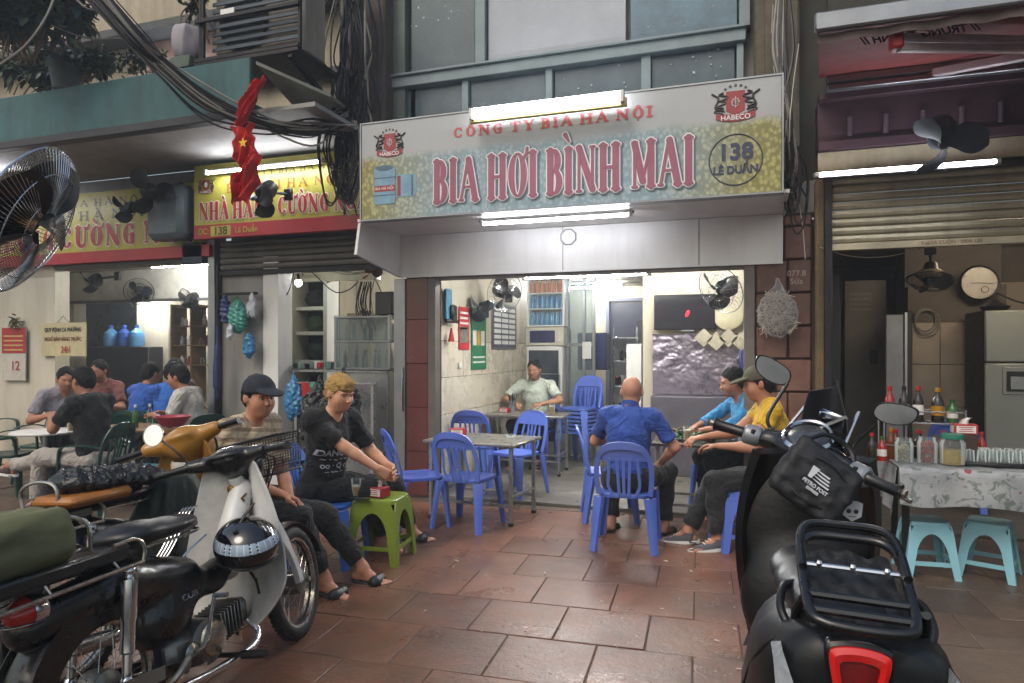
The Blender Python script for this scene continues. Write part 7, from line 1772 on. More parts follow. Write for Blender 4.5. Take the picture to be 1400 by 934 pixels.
for dx, lb_, bm_ in ((-.17, 'amber sauce bottle on the lower tier of the rack', M('amber_sauce', '#5c2f10', .2)), (-.02, 'second dark bottle on the lower tier of the rack', md_), (.13, 'maroon tin on the lower tier of the rack', M('bowl_maroon', '#4c1c1c', .3))):
    bottle(V((rk0.x+dx, 5.52, rz_+.002)), lb_, bm_, m_red, .2, .04)
for i_, (px_, y_, bm_, cm_, h_) in enumerate(((1192, 5.25, md_, m_red, .2), (1206, 5.33, mr_, mg_, .17), (1218, 5.45, M('amber_sauce', '#5c2f10', .2), my_, .22), (1290, 5.52, md_, m_black, .2), (1330, 5.5, mg_, m_white, .18), (1342, 5.55, mr_, m_red, .2))):
    q = aY(px_, 480, y_); bottle(V((q.x, q.y, rz_)), ('small dark bottle with red cap at the left corner of the flowered cloth', 'small red bottle with green cap beside the wire rack', 'amber bottle with gold cap against the wire rack post', 'dark bottle behind the wide green lidded jar', 'short green bottle behind the tray of glasses', 'red bottle behind the tray of glasses')[i_], bm_, cm_, h_, .03, m_white if i_ % 2 else None)
p = aY(1318, 480, 5.4); napkin(V((p.x, p.y, rz_+.20)), rad(0), 'red napkin box on top of a tin behind the green lidded jar', .95, True)
k = MB(); k.box((p.x, p.y, rz_+.10), (.14, .11, .2), None, .01); tag(k.build('biscuit_tin', M('tin_dark', '#3a2a28', .4)), 'dark tin carrying the red napkin box on the condiment table', 'tin')
p = aY(1352, 480, 5.36); t = thing('glass_tray', 'black tray of upturned small beer glasses at the right end of the flowered cloth', 'tray', (p.x, p.y, rz_))
k = MB(); k.bb(p.x-.17, p.x+.24, p.y-.13, p.y+.13, rz_, rz_+.03, .008); k.build('tray', m_black, t, True)
gp = MB().lathe([(.001, .075), (.024, .075), (.03, .0), (.028, .0), (.022, .07), (.001, .07)], (0, 0, 0), None, 14).mesh('glass', glass)
for i in range(6):
    for j in range(3):
        o = bpy.data.objects.new('glass', gp); COL.objects.link(o); o.parent = t; o.location = (-.13+.066*i, -.075+.075*j, .031)
# ---------------- beer shop interior
FR = FRONT
def fb(name, label, cat, x0, x1, y0, y1, z0, z1, m, bev=.01): k = MB(); k.bb(x0, x1, y0, y1, z0, z1, bev); return tag(k.build(name, m), label, cat)
xf0, xf1 = aY(719, 480, 9.3).x, aY(768, 480, 9.3).x
t = thing('glass_fridge', 'glass door drinks fridge with a white frame at the end of the tiled wall', 'fridge', (xf0, 9.3, .036))
k = MB(); k.bb(xf0, xf1, 9.32, 9.85, .036, 1.60, .012); k.build('cabinet', m_white, t, True)
k = MB(); k.bb(xf0+.04, xf1-.05, 9.305, 9.319, .25, 1.54, .003); k.build('glass_door', M('fridge_glass', '#2c3440', .08, var=.3, bump=0, coat=.5), t, True)
for z in (.6, .9, 1.2): k = MB(); k.bb(xf0+.05, xf1-.06, 9.299, 9.304, z, z+.012); k.build('shelf_edge', m_steel, t, True)
k = MB(); k.bb(xf1-.04, xf1-.02, 9.28, 9.3, .7, 1.2, .004); k.build('handle', m_steel, t, True)
t = thing('microwave', 'white microwave oven on top of the glass door fridge', 'microwave', (xf0, 9.3, 1.6))
k = MB(); k.bb(xf0-.01, xf1+.03, 9.3, 9.75, 1.605, 1.87, .012); k.build('casing', M('ivory_enamel', '#b8b4a2', .35), t, True)
k = MB(); k.bb(xf0+.06, xf1-.10, 9.288, 9.298, 1.65, 1.82, .003); k.build('window', M('mw_window', '#252b4a', .15, bump=0), t, True)
k = MB(); k.cyl((xf1-.03, 9.285, 1.69), (xf1-.03, 9.3, 1.69), .016, 12); k.cyl((xf1-.03, 9.285, 1.78), (xf1-.03, 9.3, 1.78), .016, 12); k.build('dial', m_white, t, True, kind='stuff')
t = thing('display_cabinet', 'small display cabinet with orange topped and blue water bottles above the microwave', 'cabinet', (xf0, 9.3, 1.88))
xa, xb = xf0+.02, xf1+.04
for a, b_, c_, d in ((xa, xa+.03, 1.88, 2.58), (xb-.03, xb, 1.88, 2.58)): k = MB(); k.bb(a, b_, 9.3, 9.62, c_, d); k.build('side', m_white, t, True)
for z in (1.88, 2.12, 2.34, 2.56): k = MB(); k.bb(xa+.031, xb-.031, 9.3, 9.62, z, z+.018); k.build('shelf', m_white, t, True)
k = MB(); k.bb(xa+.03, xb-.03, 9.62, 9.64, 1.88, 2.58); k.build('back', m_cream, t, True)
om, bm2 = M('orange_drink', '#dd6a1e', .25), M('water_blue', '#4a8fbd', .2)
for row, (z, mm) in enumerate(((2.36, om), (2.14, bm2), (1.90, bm2))):
    bme = MB().lathe([(.001, 0), (.024, 0), (.024, .12), (.010, .16), (.010, .185), (.001, .185)], (0, 0, 0), None, 10).mesh('bottle', mm)
    for i in range(7):
        for q in range(2 if row else 1): o = bpy.data.objects.new('bottle', bme); COL.objects.link(o); o.parent = t; o.location = V((xa+.06+i*(xb-xa-.12)/6, 9.36+.09*q, z))-V((xf0, 9.3, 1.88))
k = MB(); k.bb(xa+.03, xb-.03, 9.285, 9.288, 1.9, 2.56); k.build('glass_front', glass, t, True)
xd0, xd1 = aY(776, 480, 9.5).x, aY(812, 480, 9.5).x
t = thing('glass_partition', 'aluminium framed glass partition beside the stacked blue chairs', 'partition', (xd0, 9.5, 0))
for x in (xd0, (xd0+xd1)/2+.05, xd1): k = MB(); k.bb(x-.02, x+.02, 9.48, 9.52, .036, 2.62, .003); k.build('post', m_alu, t, True)
k = MB(); k.bb(xd0+.02, xd1-.02, 9.49, 9.51, 2.5, 2.54); k.bb(xd0+.02, xd1-.02, 9.485, 9.515, 1.6, 1.64); k.build('rail', m_alu, t, True, kind='stuff')
k = MB(); k.bb(xd0+.021, xd1-.021, 9.497, 9.503, .04, 2.5); k.build('glass', GL('pane_glass', '#cdd6da', .10), t, True)
fb('crate', 'dark blue crates stacked behind the glass partition', 'crates', xd0+.05, xd1+.1, 9.9, 10.3, 1.25, 1.8, M('crate_blue', '#2b3566', .5), .02)
fb('paper_note', 'white paper notice hung on the glass partition', 'paper', xd1-.16, xd1-.03, 9.46, 9.465, 1.42, 1.66, m_white, .001)
p = aY(884, 403, 8.3)
t = thing('light_bulb', 'lit globe bulb on the white post left of the television', 'bulb', p); k = MB(); k.ball(p, .05, 14); k.build('bulb', EM('lit_bulb2', '#fff6e2', 14), t, True); k = MB(); k.cyl(p+V((0, 0, .05)), p+V((0, .05, .13)), .018, 8); k.build('socket', m_white, t, True)
xs0, xs1 = aY(838, 480, 10.6).x, aY(872, 480, 10.6).x
t = thing('metal_shelf', 'metal shelf with red and green packets deep in the beer shop', 'shelf', (xs0, 10.6, 0))
for z in (.5, .95, 1.35, 1.72): k = MB(); k.bb(xs0, xs1, 10.6, 10.95, z, z+.025, .003); k.build('shelf_board', m_steel, t, True)
for x in (xs0+.012, xs1-.012): k = MB(); k.bb(x-.01, x+.01, 10.59, 10.598, .03, 1.9); k.build('post', m_steel, t, True)
r_ = random.Random(9)
for i in range(14):
    z = (.525, .975, 1.375)[i % 3]; x = xs0+.03+r_.random()*(xs1-xs0-.1)
    k = MB(); k.box((x, 10.68+.2*r_.random(), z+.09), (.07, .06, .18*r_.uniform(.6, 1)), None, .01); tag(k.build('packet', r_.choice([mr_, mg_, m_white, m_black, md_])), ORD[i//3]+(' packet on the lower', ' packet on the middle', ' packet on the upper')[i % 3]+' board of the deep metal shelf', 'packet', 'packets on the metal shelf')
fb('white_cabinet', 'narrow white cabinet left of the television wall', 'cabinet', -1.36, -1.17, 8.62, 8.95, .036, 1.62, m_white)
# television and its wall
tx0, tx1 = aY(894, 480, 8.5).x, aY(979, 480, 8.5).x
t = thing('television', 'black flat television with a small red glow on its screen', 'television', (tx0, 8.5, 1.8))
k = MB(); k.bb(tx0, tx1, 8.52, 8.57, 1.79, 2.22, .008); k.build('casing', m_black, t, True)
k = MB(); k.bb(tx0+.012, tx1-.012, 8.512, 8.519, 1.80, 2.21); k.build('screen', M('tv_screen', '#17161f', .12, bump=0, var=.2), t, True)
k = MB(); k.ball((tx0+.40, 8.511, 1.985), (.02, .002, .045), 12, Matrix.Rotation(rad(25), 3, 'Y')); k.build('red_glow', EM('red_glow', '#ff1c34', 1.5), t, True)
k = MB(); k.bb(tx0+.32, tx0+.48, 8.515, 8.53, 1.765, 1.788, .003); k.build('brand_bar', m_steel, t, True)
c = aY(996, 432, 8.55)
t = thing('wall_clock', 'round cream wall clock partly hidden by the shiny cage fan', 'clock', c)
k = MB(); k.lathe([(.001, 0), (.15, 0), (.165, .01), (.17, .03), (.16, .035), (.001, .03)], c, Matrix.Rotation(PI/2, 3, 'X'), 32); k.build('face', M('clock_cream', '#b9b296', .4), t, True)
k = MB(); k.bar(c+V((0, -.005, 0)), c+V((.05, -.005, .07)), .006, .002); k.bar(c+V((0, -.005, 0)), c+V((-.09, -.005, -.04)), .004, .002); k.build('hands', m_black, t, True, kind='stuff')
# crumpled foil sheet
from mathutils import noise as mnoise
x0, x1 = aY(892, 480, 8.5).x, aY(1014, 480, 8.5).x
def foil(u, v):
    X = x0+(x1-x0)*u; Z = 1.0+.74*v
    n_ = 0; q = V((u*3.2, v*2.6, 1.7))
    for a_ in range(4): n_ += abs(mnoise.noise(q*(1.9**a_)))*.075/(1.75**a_)
    return (X, 8.555-.02-n_*.9*(v*1.2), Z)
k = MB(); k.grid(foil, 110, 80, .002); t = tag(k.build('foil_sheet', M('crumpled_foil', '#8d8490', .3, .6, var=.2, scale=3, bump=.004, bscale=14), ang=50), 'crumpled silvery foil sheet covering the wall under the television', 'foil sheet')
fb('steel_counter', 'grey steel counter panel under the crumpled foil', 'counter', x0, x1, 8.3, 8.59, .036, .99, M('counter_grey', '#5f5c64', .4, .4, var=.2))
for i in range(4):
    c = aY(962+17*i, 462+5*(i % 2), 8.42); k = MB(); k.box(c, (.16, .012, .16), Matrix.Rotation(rad(45), 3, 'Y'), .003); k.box(c, (.11, .016, .11), Matrix.Rotation(rad(45), 3, 'Y'), .003); tag(k.build('folded_cloth', M('folded_cream', '#aaa28e', .6)), ('first', 'second', 'third', 'fourth')[i]+' from the left of the cream folded cloths under the wall clock', 'cloth', 'folded cloths under the clock')
c = aY(1014, 492, 8.3); fb('blue_bottle', 'dark blue bottle hung near the right pier inside the beer shop', 'bottle', c.x-.03, c.x+.05, 8.3, 8.38, c.z-.15, c.z+.12, M('crate_blue', '#2b3566', .5), .02)
# posters on the left inner wall (plane x = -3.03)
SIDE = Matrix(((0, 0, 1), (1, 0, 0), (0, 1, 0)))      # columns: right=+Y, up=+Z, out=+X
def poster(label, pxa, pxb, za, zb, m, extra=None, name='poster', th=.006):
    ya, yb_ = aX(pxa, 480, -3.035).y, aX(pxb, 480, -3.035).y
    t = thing(name, label, 'poster', (-3.03, (ya+yb_)/2, (za+zb)/2)); k = MB(); k.bb(-3.034, -3.034+th, ya, yb_, za, zb, .001); k.build('sheet', m, t, True)
    if extra: extra(t, ya, yb_, za, zb)
    return t
def zof(px, py): q = aX(px, py, -3.035); return q.z
def ex_red(t, a, b_, z0, z1):
    for i in range(4): k = MB(); k.bb(-3.0275, -3.026, a+.03, b_-.03-.02*(i % 2), z1-.08-.06*i, z1-.055-.06*i); k.build('print_line', m_white, t, True)
    k = MB(); k.bb(-3.0275, -3.026, a+.03, b_-.03, z0+.08, (z0+z1)/2+.02); k.build('picture', M('photo_grey', '#6a625c', .5, var=.5, scale=20, bump=0), t, True)
def ex_green(t, a, b_, z0, z1):
    for i in range(3): k = MB(); k.bb(-3.0275, -3.026, a+.04+i*(b_-a-.08)/3, a+.02+(i+1)*(b_-a-.08)/3, (z0+z1)/2-.08, (z0+z1)/2+.10, .001); k.build('beer_picture', m_beer if i % 2 else m_white, t, True)
    for i in range(2): k = MB(); k.bb(-3.0275, -3.026, a+.05, b_-.05, z0+.08+.06*i, z0+.10+.06*i); k.build('print_line', m_white, t, True)
def ex_chart(t, a, b_, z0, z1):
    k = MB(); k.bb(-3.0215, -3.019, a+.03, b_-.03, z0+.03, z1-.03); k.build('print', M('chart_dark', '#3a3f52', .4, bump=0), t, True)
    for i in range(3):
        for j in range(7): k = MB(); k.bb(-3.0185, -3.017, a+.06+i*(b_-a-.1)/3, a+.02+(i+1)*(b_-a-.1)/3, z0+.07+j*(z1-z0-.1)/7, z0+.045+(j+1)*(z1-z0-.1)/7); k.build('chart_cell', m_white, t, True)
poster('red and white poster with a grey picture on the inner left wall', 627, 641, zof(634, 478), zof(634, 420), M('poster_red', '#a3262c', .4), ex_red)
poster('green poster with beer glasses on the inner left wall', 644, 664, zof(655, 505), zof(655, 422), M('poster_green', '#1f6b48', .4), ex_green)
poster('framed price chart with a dark grid on the inner left wall', 672, 705, zof(690, 478), zof(690, 416), m_alu, ex_chart, th=.012)
poster('small red framed notice next to the brown pier', 594, 600, zof(597, 444), zof(597, 426), m_red, None)
ya = aX(612, 480, -3.02).y; t = thing('hanging_tools', 'black tool and blue plastic strip hanging on the inner left wall', 'tools', (-3.0, ya, 1.9))
k = MB(); k.bb(-3.02, -2.99, ya-.10, ya+.06, zof(612, 440), zof(612, 396), .01); k.build('blue_strip', M('strip_blue', '#3b7590', .5), t, True)
k = MB(); z = zof(616, 430); k.bb(-2.99, -2.95, ya-.02, ya+.12, z-.08, z+.10, .02); k.bb(-2.99, -2.96, ya-.15, ya+.2, z-.10, z-.06, .01); k.build('tool', m_black, t, True)
k = MB(); z = zof(614, 460); k.poly([(-2.99, ya-.06, z-.06), (-2.99, ya+.08, z-.06), (-2.99, ya+.01, z+.09)], (.02, 0, 0)); k.build('red_tag', m_red, t, True)
k = MB(); y_ = aX(629, 517, -3.03).y; k.bb(-3.036, -3.02, y_-.04, y_+.04, 1.33, 1.40, .004); tag(k.build('wall_switch', m_white), 'white wall switch on the cream tiles', 'switch')
# bag of bamboo sticks on the right pier
c = aY(1063, 425, 6.27); t = thing('bag_of_sticks', 'clear plastic bag packed with pale chopsticks hanging on the red stone pier', 'bag', c)
r_ = random.Random(12); k = MB()
for i in range(230):
    a = r_.uniform(0, PI); q = V((r_.uniform(-.13, .13), r_.uniform(-.05, .05), r_.uniform(-.19, .15))); q.x *= (1-.5*max(0, q.z)/.2)
    d = V((math.cos(a), r_.uniform(-.3, .3), math.sin(a)))*r_.uniform(.03, .055); k.tube([c+q-d, c+q+d], .0036, 4)
k.build('chopsticks', M('pale_bamboo', '#b5ad9a', .6), t, True, kind='stuff')
U = Sdf(); U.ell(c+V((0, 0, -.03)), (.165, .085, .20), k=.05); U.cone(c+V((0, 0, .10)), c+V((0, 0, .26)), .07, .02, k=.06); smesh(U, 'film', .012, GL('bag_film', '#e8e8ea', .10, .15), t, noise=folds(.008, 1.8, 3))
# eight sided mirror charm on the fascia
c = V((aY(777, 324, YF-.06).x, YF-.056, aY(777, 324, YF-.06).z)); t = thing('mirror_charm', 'small eight sided mirror charm on the white fascia', 'charm', c)
for r0, m, y in ((.085, M('charm_grey', '#6a6e68', .5), 0), (.072, m_white, -.004), (.045, m_steel, -.008)):
    k = MB(); k.poly([(c.x+r0*math.cos(a), c.y+y, c.z+r0*math.sin(a)) for a in [PI/8+2*PI*i/8 for i in range(8)]], (0, -.003, 0)); k.build('plate', m, t, True)
# ---------------- middle shop: niche shelves, wardrobe, glass cabinet, bags
xa, xb = aY(398, 480, 7.7).x, aY(447, 480, 7.7).x
t = thing('niche_shelf', 'white niche shelf unit with dark compartments behind the bare bulb', 'shelf', (xa, 7.7, 1))
k = MB(); k.bb(xa, xb, 7.98, 8.0, .6, 2.5); k.build('back', m_dark, t, True)
for x in (xa, xb-.06): k = MB(); k.bb(x, x+.06, 7.7, 7.98, .6, 2.5, .004); k.build('side', m_white, t, True)
for y in (378, 422, 456, 495): z = aY(420, y, 7.7).z; k = MB(); k.bb(xa+.061, xb-.061, 7.7, 7.98, z-.025, z+.025, .004); k.build('shelf_board', m_white, t, True)
for (y, lb_, m, w_) in ((412, 'folded black and red cloth bag in the top compartment of the niche shelf', M('black_cloth', '#1c1d22', .8), .17), (447, 'green bag in the second compartment of the niche shelf', M('moss_green', '#2f4428', .7), .13), (482, 'dark green bag in the third compartment of the niche shelf', M('deep_green', '#22382c', .7), .15)):
    z = aY(420, y, 7.8).z; U = Sdf(); U.ell(((xa+xb)/2+.02, 7.84, z+.03), (w_, .10, .12), k=.03); sack('bag', lb_, 'bag', U, .014, m, folds(.01, 1.5, y))
x0, x1 = aY(455, 480, 9.1).x, aY(510, 480, 9.1).x
t = thing('wardrobe', 'beige two door cupboard at the back of the middle shop', 'cupboard', (x0, 9.1, 1))
k = MB(); k.bb(x0-.02, x1+.02, 9.0, 9.19, .03, 2.05, .006); k.bb(x0-.1, x1+.3, 8.95, 9.19, 2.051, 2.10, .005); k.build('carcass', M('beige_board', '#a8977a', .5), t, True)
for a, b_ in ((x0, (x0+x1)/2-.004), ((x0+x1)/2+.004, x1)): k = MB(); k.bb(a, b_, 8.985, 8.999, .1, 2.02, .003); k.build('door', M('beige_door', '#b6a684', .45), t, True)
x0, x1 = aY(470, 480, 6.9).x, aY(545, 480, 6.9).x; zt = aY(510, 432, 6.9).z; zm = aY(510, 505, 6.9).z
t = thing('food_cabinet', 'glass food cabinet with bottles on a steel counter beside the brown pier', 'cabinet', (x0, 6.9, 1))
for x in (x0, x1-.03): k = MB(); k.bb(x, x+.03, 6.7, 6.73, zm, zt); k.bb(x, x+.03, 7.15, 7.18, zm, zt); k.build('post', m_alu, t, True, kind='stuff')
for z in (zm, (zm+zt)/2, zt-.03): k = MB(); k.bb(x0, x1, 6.69, 7.19, z, z+.02, .003); k.build('shelf_board', m_alu, t, True)
k = MB(); k.bb(x0+.03, x1-.03, 6.70, 6.705, zm+.02, zt-.03); k.build('glass_pane', GL('pane_glass', '#cdd6da', .10), t, True)
k = MB(); k.bb(x0+.08, x1, 6.66, 7.2, .03, zm-.01, .01); k.build('counter_body', m_steel, t, True)
k = MB(); k.bb(x0-.55, x1+.0, 6.62, 7.22, zm-.03, zm-.008, .004); k.build('counter_top', m_steel, t, True)
r_ = random.Random(21)
for i in range(22):
    z = ((zm+zt)/2+.021) if i % 2 else zm+.021; p = V((x0+.06+(x1-x0-.12)*(i//2)/10.5, 6.80+.25*r_.random(), z)); b_ = bottle(p, ORD[i//2]+' bottle from the left on the '+('upper' if i % 2 else 'lower')+' shelf of the glass food cabinet', r_.choice([glass, glass, m_white, md_]), r_.choice([m_red, m_white, m_black]), .2, .022, group='bottles in the glass food cabinet')
for i in range(11):
    x = x0-.5+.05*i; p = V((x+r_.uniform(-.01, .01), 6.7+.3*r_.random(), zm-.008)); k = MB(); k.box(p+V((0, 0, .05)), (.06, .08, r_.uniform(.05, .12)), None, .01); tag(k.build('packet', r_.choice([m_red, M('sea_green', '#4f7a6c', .5), m_white, m_black, M('grey_green', '#6d7f78', .5)])), ORD[i]+' packet from the left on the steel counter of the middle shop', 'packet', 'packets on the steel counter')
# television-like black box above the cabinet, fan with hanging cords
c = aY(540, 452, 6.95); fb('black_oven', 'black box shaped appliance above the glass food cabinet', 'appliance', x1-.22, x1+.0, 6.75, 7.1, zt+.0, zt+.26, m_black, .01)
c = aY(505, 368, 6.8); fan('dusty orange brown fan with tangled cords at the top of the middle shop', c, (.1, -.3, -.9), .17, 0, mc=M('orange_dust', '#6b4a26', .6, var=.3), mount=c+V((0, .1, .15)))
P_ = []
for i in range(9):
    x = 500+r_.gauss(0, 6); P_.append(([aY(x, 385, 6.8), aY(x-6+r_.gauss(0, 3), 415, 6.8), aY(x+r_.gauss(0, 4), 440+r_.gauss(0, 8), 6.8), aY(x+r_.gauss(0, 3), 425, 6.8)], .006, m_blackcable))
P_.append(([aY(c.x*0+512, 380, 6.8), aY(522, 405, 6.8), aY(512, 432, 6.8), aY(507, 405, 6.8), aY(512, 382, 6.8)], .005, m_blackcable))
P_.append(([aY(507, 385, 6.8), aY(506, 420, 6.8), aY(505, 470, 6.8)], .010, m_blackcable))
P_.append(([aY(388, 362, 6.7), aY(420, 368, 6.8), aY(455, 398, 6.9), aY(475, 397, 6.9), aY(490, 385, 6.9)], .007, m_blackcable)); P_.append(([aY(402, 372, 6.6), aY(396, 395, 6.6), aY(385, 420, 6.55), aY(382, 468, 6.5), aY(384, 520, 6.5)], .006, m_blackcable))
for i in range(8): P_.append(([aY(395+r_.gauss(0, 8), 360, 6.7), aY(403+r_.gauss(0, 5), 366, 6.7), aY(412+r_.gauss(0, 5), 372+r_.gauss(0, 4), 6.7)], .006, m_blackcable))
for i in range(8): P_.append(([aY(440+r_.gauss(0, 15), 360, 6.9), aY(480+r_.gauss(0, 8), 372+r_.gauss(0, 4), 6.9), aY(530+r_.gauss(0, 8), 362+r_.gauss(0, 6), 6.9)], .004, m_greycable))
bundle('loose cords and cables hanging across the top of the middle shop', P_, loc=(-4.5, 6.8, 2.3))
def film(name, label, px, py, Y, rx, rz_, m, seed, amp=.02):
    c = aY(px, py, Y); U = Sdf(); U.ell(c, (rx, rx*.6, rz_), k=.04); U.cone(c+V((0, 0, rz_*.6)), c+V((0, 0, rz_*1.35)), rx*.45, rx*.12, k=.05)
    return sack(name, label, 'plastic bag', U, .011, m, crumple(amp*1.1, 1.4, seed))
mb1, mb2, mb3, mb4 = M('bag_teal', '#3f8a7c', .25, bump=.008, bscale=30), M('bag_blue', '#2f6f9c', .25, bump=.008, bscale=30), M('bag_white', '#aab0b8', .25, bump=.008, bscale=30), M('bag_navy', '#27386a', .3, bump=.008, bscale=30)
film('hanging_bag', 'teal plastic bag in the middle of the bunch hung on the grey wall', 325, 435, 6.3, .13, .19, mb1, 1); film('hanging_bag', 'navy plastic bag at the left of the bunch hung on the grey wall', 308, 425, 6.35, .08, .16, mb4, 2)
film('hanging_bag', 'whitish plastic bag at the right of the bunch hung on the grey wall', 345, 420, 6.32, .08, .14, mb3, 3); film('hanging_bag', 'light blue plastic bag lowest in the bunch on the grey wall', 340, 474, 6.3, .09, .14, mb2, 4)
film('hanging_bag', 'small pale bag tied beside the left steel post', 314, 455, 6.2, .06, .10, mb3, 5)
k = MB(); k.bb(aY(303, 400, 6.38).x, aY(352, 400, 6.38).x, 6.36, 6.39, aY(320, 402, 6.38).z-.015, aY(320, 402, 6.38).z+.015, .004); tag(k.build('hook_rail', m_iron), 'dark rail with hooks carrying the bunch of plastic bags', 'rail')
c = aY(297, 500, 6.25); k = MB(); k.tube(catmull([c+V((0, 0, .45)), c+V((.01, 0, .2)), c, c+V((0, 0, -.28)), c+V((0, 0, -.38))], 5), [.02]*5+[.04]*5+[.045]*5+[.02]*5+[.008], 10); tag(k.build('umbrella', M('umbrella_navy', '#1e2450', .6, bump=.004)), 'folded navy umbrella hanging on the black post', 'umbrella')
film('rubbish_bag', 'bright blue plastic bag between the two seated men', 402, 548, 6.0, .12, .22, mb2, 6); film('rubbish_bag', 'tall black plastic bag heap behind the blond man', 436, 575, 5.95, .24, .33, m_bag, 7, .03)
film('rubbish_bag', 'black plastic bag hanging under the steel counter', 470, 555, 6.15, .2, .3, m_bag, 8, .03); film('rubbish_bag', 'black plastic bag on the ground behind the capped man', 425, 640, 5.9, .26, .22, m_bag, 9, .03)
k = MB(); p = aY(415, 522, 6.0); k.bb(p.x-.12, p.x+.85, 5.98, 6.02, p.z-.02, p.z+.0, .004); k.bb(p.x-.1, p.x-.07, 5.98, 6.02, 0, p.z-.021); k.bb(p.x+.8, p.x+.83, 5.98, 6.02, 0, p.z-.021); tag(k.build('bag_rack', m_steel), 'low steel rack the black and blue bags hang from', 'rack')
for px, m, lb_ in ((418, m_red, 'red'), (430, mb1, 'green'), (450, mb3, 'white')): c = aY(px, 528, 5.97); k = MB(); k.grid(lambda u, v: c+V(((u-.5)*.12*(1-.4*v), .01*math.sin(u*9), -.28*v+.04)), 8, 8, .002); tag(k.build('plastic_strip', m), lb_+' plastic sheet hanging on the low steel rack', 'plastic sheet')
# ---------------- left eatery
def wallposter(name, label, px0, py0, px1, py1, Y, m, cat='sign'):
    a, b_ = aY(px0, py1, Y), aY(px1, py0, Y); t = thing(name, label, cat, ((a.x+b_.x)/2, Y, (a.z+b_.z)/2)); k = MB(); k.bb(a.x, b_.x, Y-.01, Y+.005, a.z, b_.z, .002); k.build('board', m, t, True); return t, a, b_
t, a, b_ = wallposter('notice_board', 'cream closing time notice board hung in the left eatery', 57, 441, 118, 487, 6.40, M('notice_cream', '#b8ac86', .5, bump=0))
cx = (a.x+b_.x)/2; H_ = b_.z-a.z
for i, (tx, sz, m) in enumerate((('QUY ĐỊNH CA PHƯỜNG', .072, m_black), ('NGHỈ BÁN HÀNG TRƯỚC', .069, M('print_brown', '#6a3c1c', .5, bump=0)), ('24H', .12, M('print_red', '#a03020', .5, bump=0)))):
    text(tx, sz, m, (cx+(.05 if i == 2 else 0), 6.386, b_.z-(.09, .21, .345)[i]), FRONT, t, sx=.78, bold=.0015)
k = MB(); k.tube([V((cx-.1, 6.39, b_.z)), V((cx, 6.39, b_.z+.09)), V((cx+.1, 6.39, b_.z))], .003, 5); k.build('cord', m_black, t, True)
t, a, b_ = wallposter('calendar', 'red and white tear off calendar showing the number twelve on the cream wall', 4, 448, 36, 520, 6.40, M('calendar_white', '#b3ada2', .6, bump=0), 'calendar')
cx = (a.x+b_.x)/2; k = MB(); k.bb(a.x, b_.x, 6.384, 6.389, a.z+(b_.z-a.z)*.52, b_.z, .001); k.build('red_top', m_red, t, True)
text('12', .17, M('print_red2', '#9a2a2a', .5, bump=0), (cx+.03, 6.386, a.z+.19), FRONT, t, bold=.002)
for i in range(4): k = MB(); k.bb(a.x+.04, b_.x-.04, 6.381, 6.383, b_.z-.12-.06*i, b_.z-.10-.06*i); k.build('print_line', M('calendar_gold', '#b79a58', .5), t, True)
c = aY(20, 440, 6.36); leafball('wall_plant', 'dried yellow green sprig stuck above the calendar', c, (.08, .03, .09), 60, .07, [M('dry_leaf', '#6f6a35', .7), lm[1]], 31, stems=4)
x0, x1 = aY(108, 480, 9.35).x, aY(202, 480, 9.35).x; z0, z1 = aY(150, 520, 9.35).z, aY(150, 410, 9.35).z
t = thing('serving_hatch', 'dark serving hatch opening in the back wall of the left eatery', 'hatch', (x0, 9.35, z0))
k = MB(); k.bb(x0, x1, 9.34, 9.36, z0, z1+.1); k.build('dark_pane', M('hatch_dark', '#20262a', .3), t, True)
for x in (x0, x1): k = MB(); k.bb(x-.03, x+.03, 9.30, 9.38, z0, z1+.12, .004); k.build('frame', m_iron, t, True)
x0, x1 = aY(120, 480, 8.9).x, aY(203, 480, 8.9).x; zt = aY(160, 474, 8.9).z
fb('dark_cabinet', 'dark cabinet carrying the blue water jugs in the left eatery', 'cabinet', x0, x1, 8.9, 9.25, .03, zt, M('cab_dark', '#2c2b30', .4))
for i, (px, lb_) in enumerate(((152, 'leftmost blue water jug on the dark cabinet'), (170, 'middle blue water jug, the darkest of the three'), (187, 'rightmost blue water jug on the dark cabinet'))):
    p = aY(px, 474, 9.05); p.z = zt; t = thing('water_jug', lb_, 'water jug', p, group='blue water jugs'); mm = M('jug_dark', '#1f3f86', .15, coat=.4) if i == 1 else M('jug_blue', '#4a7fae', .12, var=.2, coat=.4)
    k = MB(); k.lathe([(.001, 0), (.11, 0), (.125, .02), (.12, .06), (.125, .09), (.12, .13), (.125, .17), (.12, .2), (.115, .24), (.05, .3), (.03, .32), (.03, .35), (.001, .35)], p, None, 22); k.build('jug', mm, t, True)
    k = MB(); k.lathe([(.036, .33), (.036, .37), (.001, .375)], p, None, 14); k.build('cap', M('cap_blue', '#27509a', .4), t, True)
x0, x1 = aY(234, 480, 8.6).x, aY(288, 480, 8.6).x; z0, z1 = aY(260, 500, 8.6).z, aY(260, 420, 8.6).z
t = thing('shelf_rack', 'brown framed shelf rack crowded with bottles next to the left steel post', 'shelf', (x0, 8.6, z0))
for x in (x0, (x0+x1)/2, x1-.03): k = MB(); k.bb(x, x+.03, 8.58, 8.9, z0-.6, z1+.05, .003); k.build('upright', m_wood, t, True)
for i in range(4): z = z0+(z1-z0)*i/3; k = MB(); k.bb(x0+.031, x1-.031, 8.6, 8.88, z, z+.02); k.build('shelf_board', m_wood, t, True)
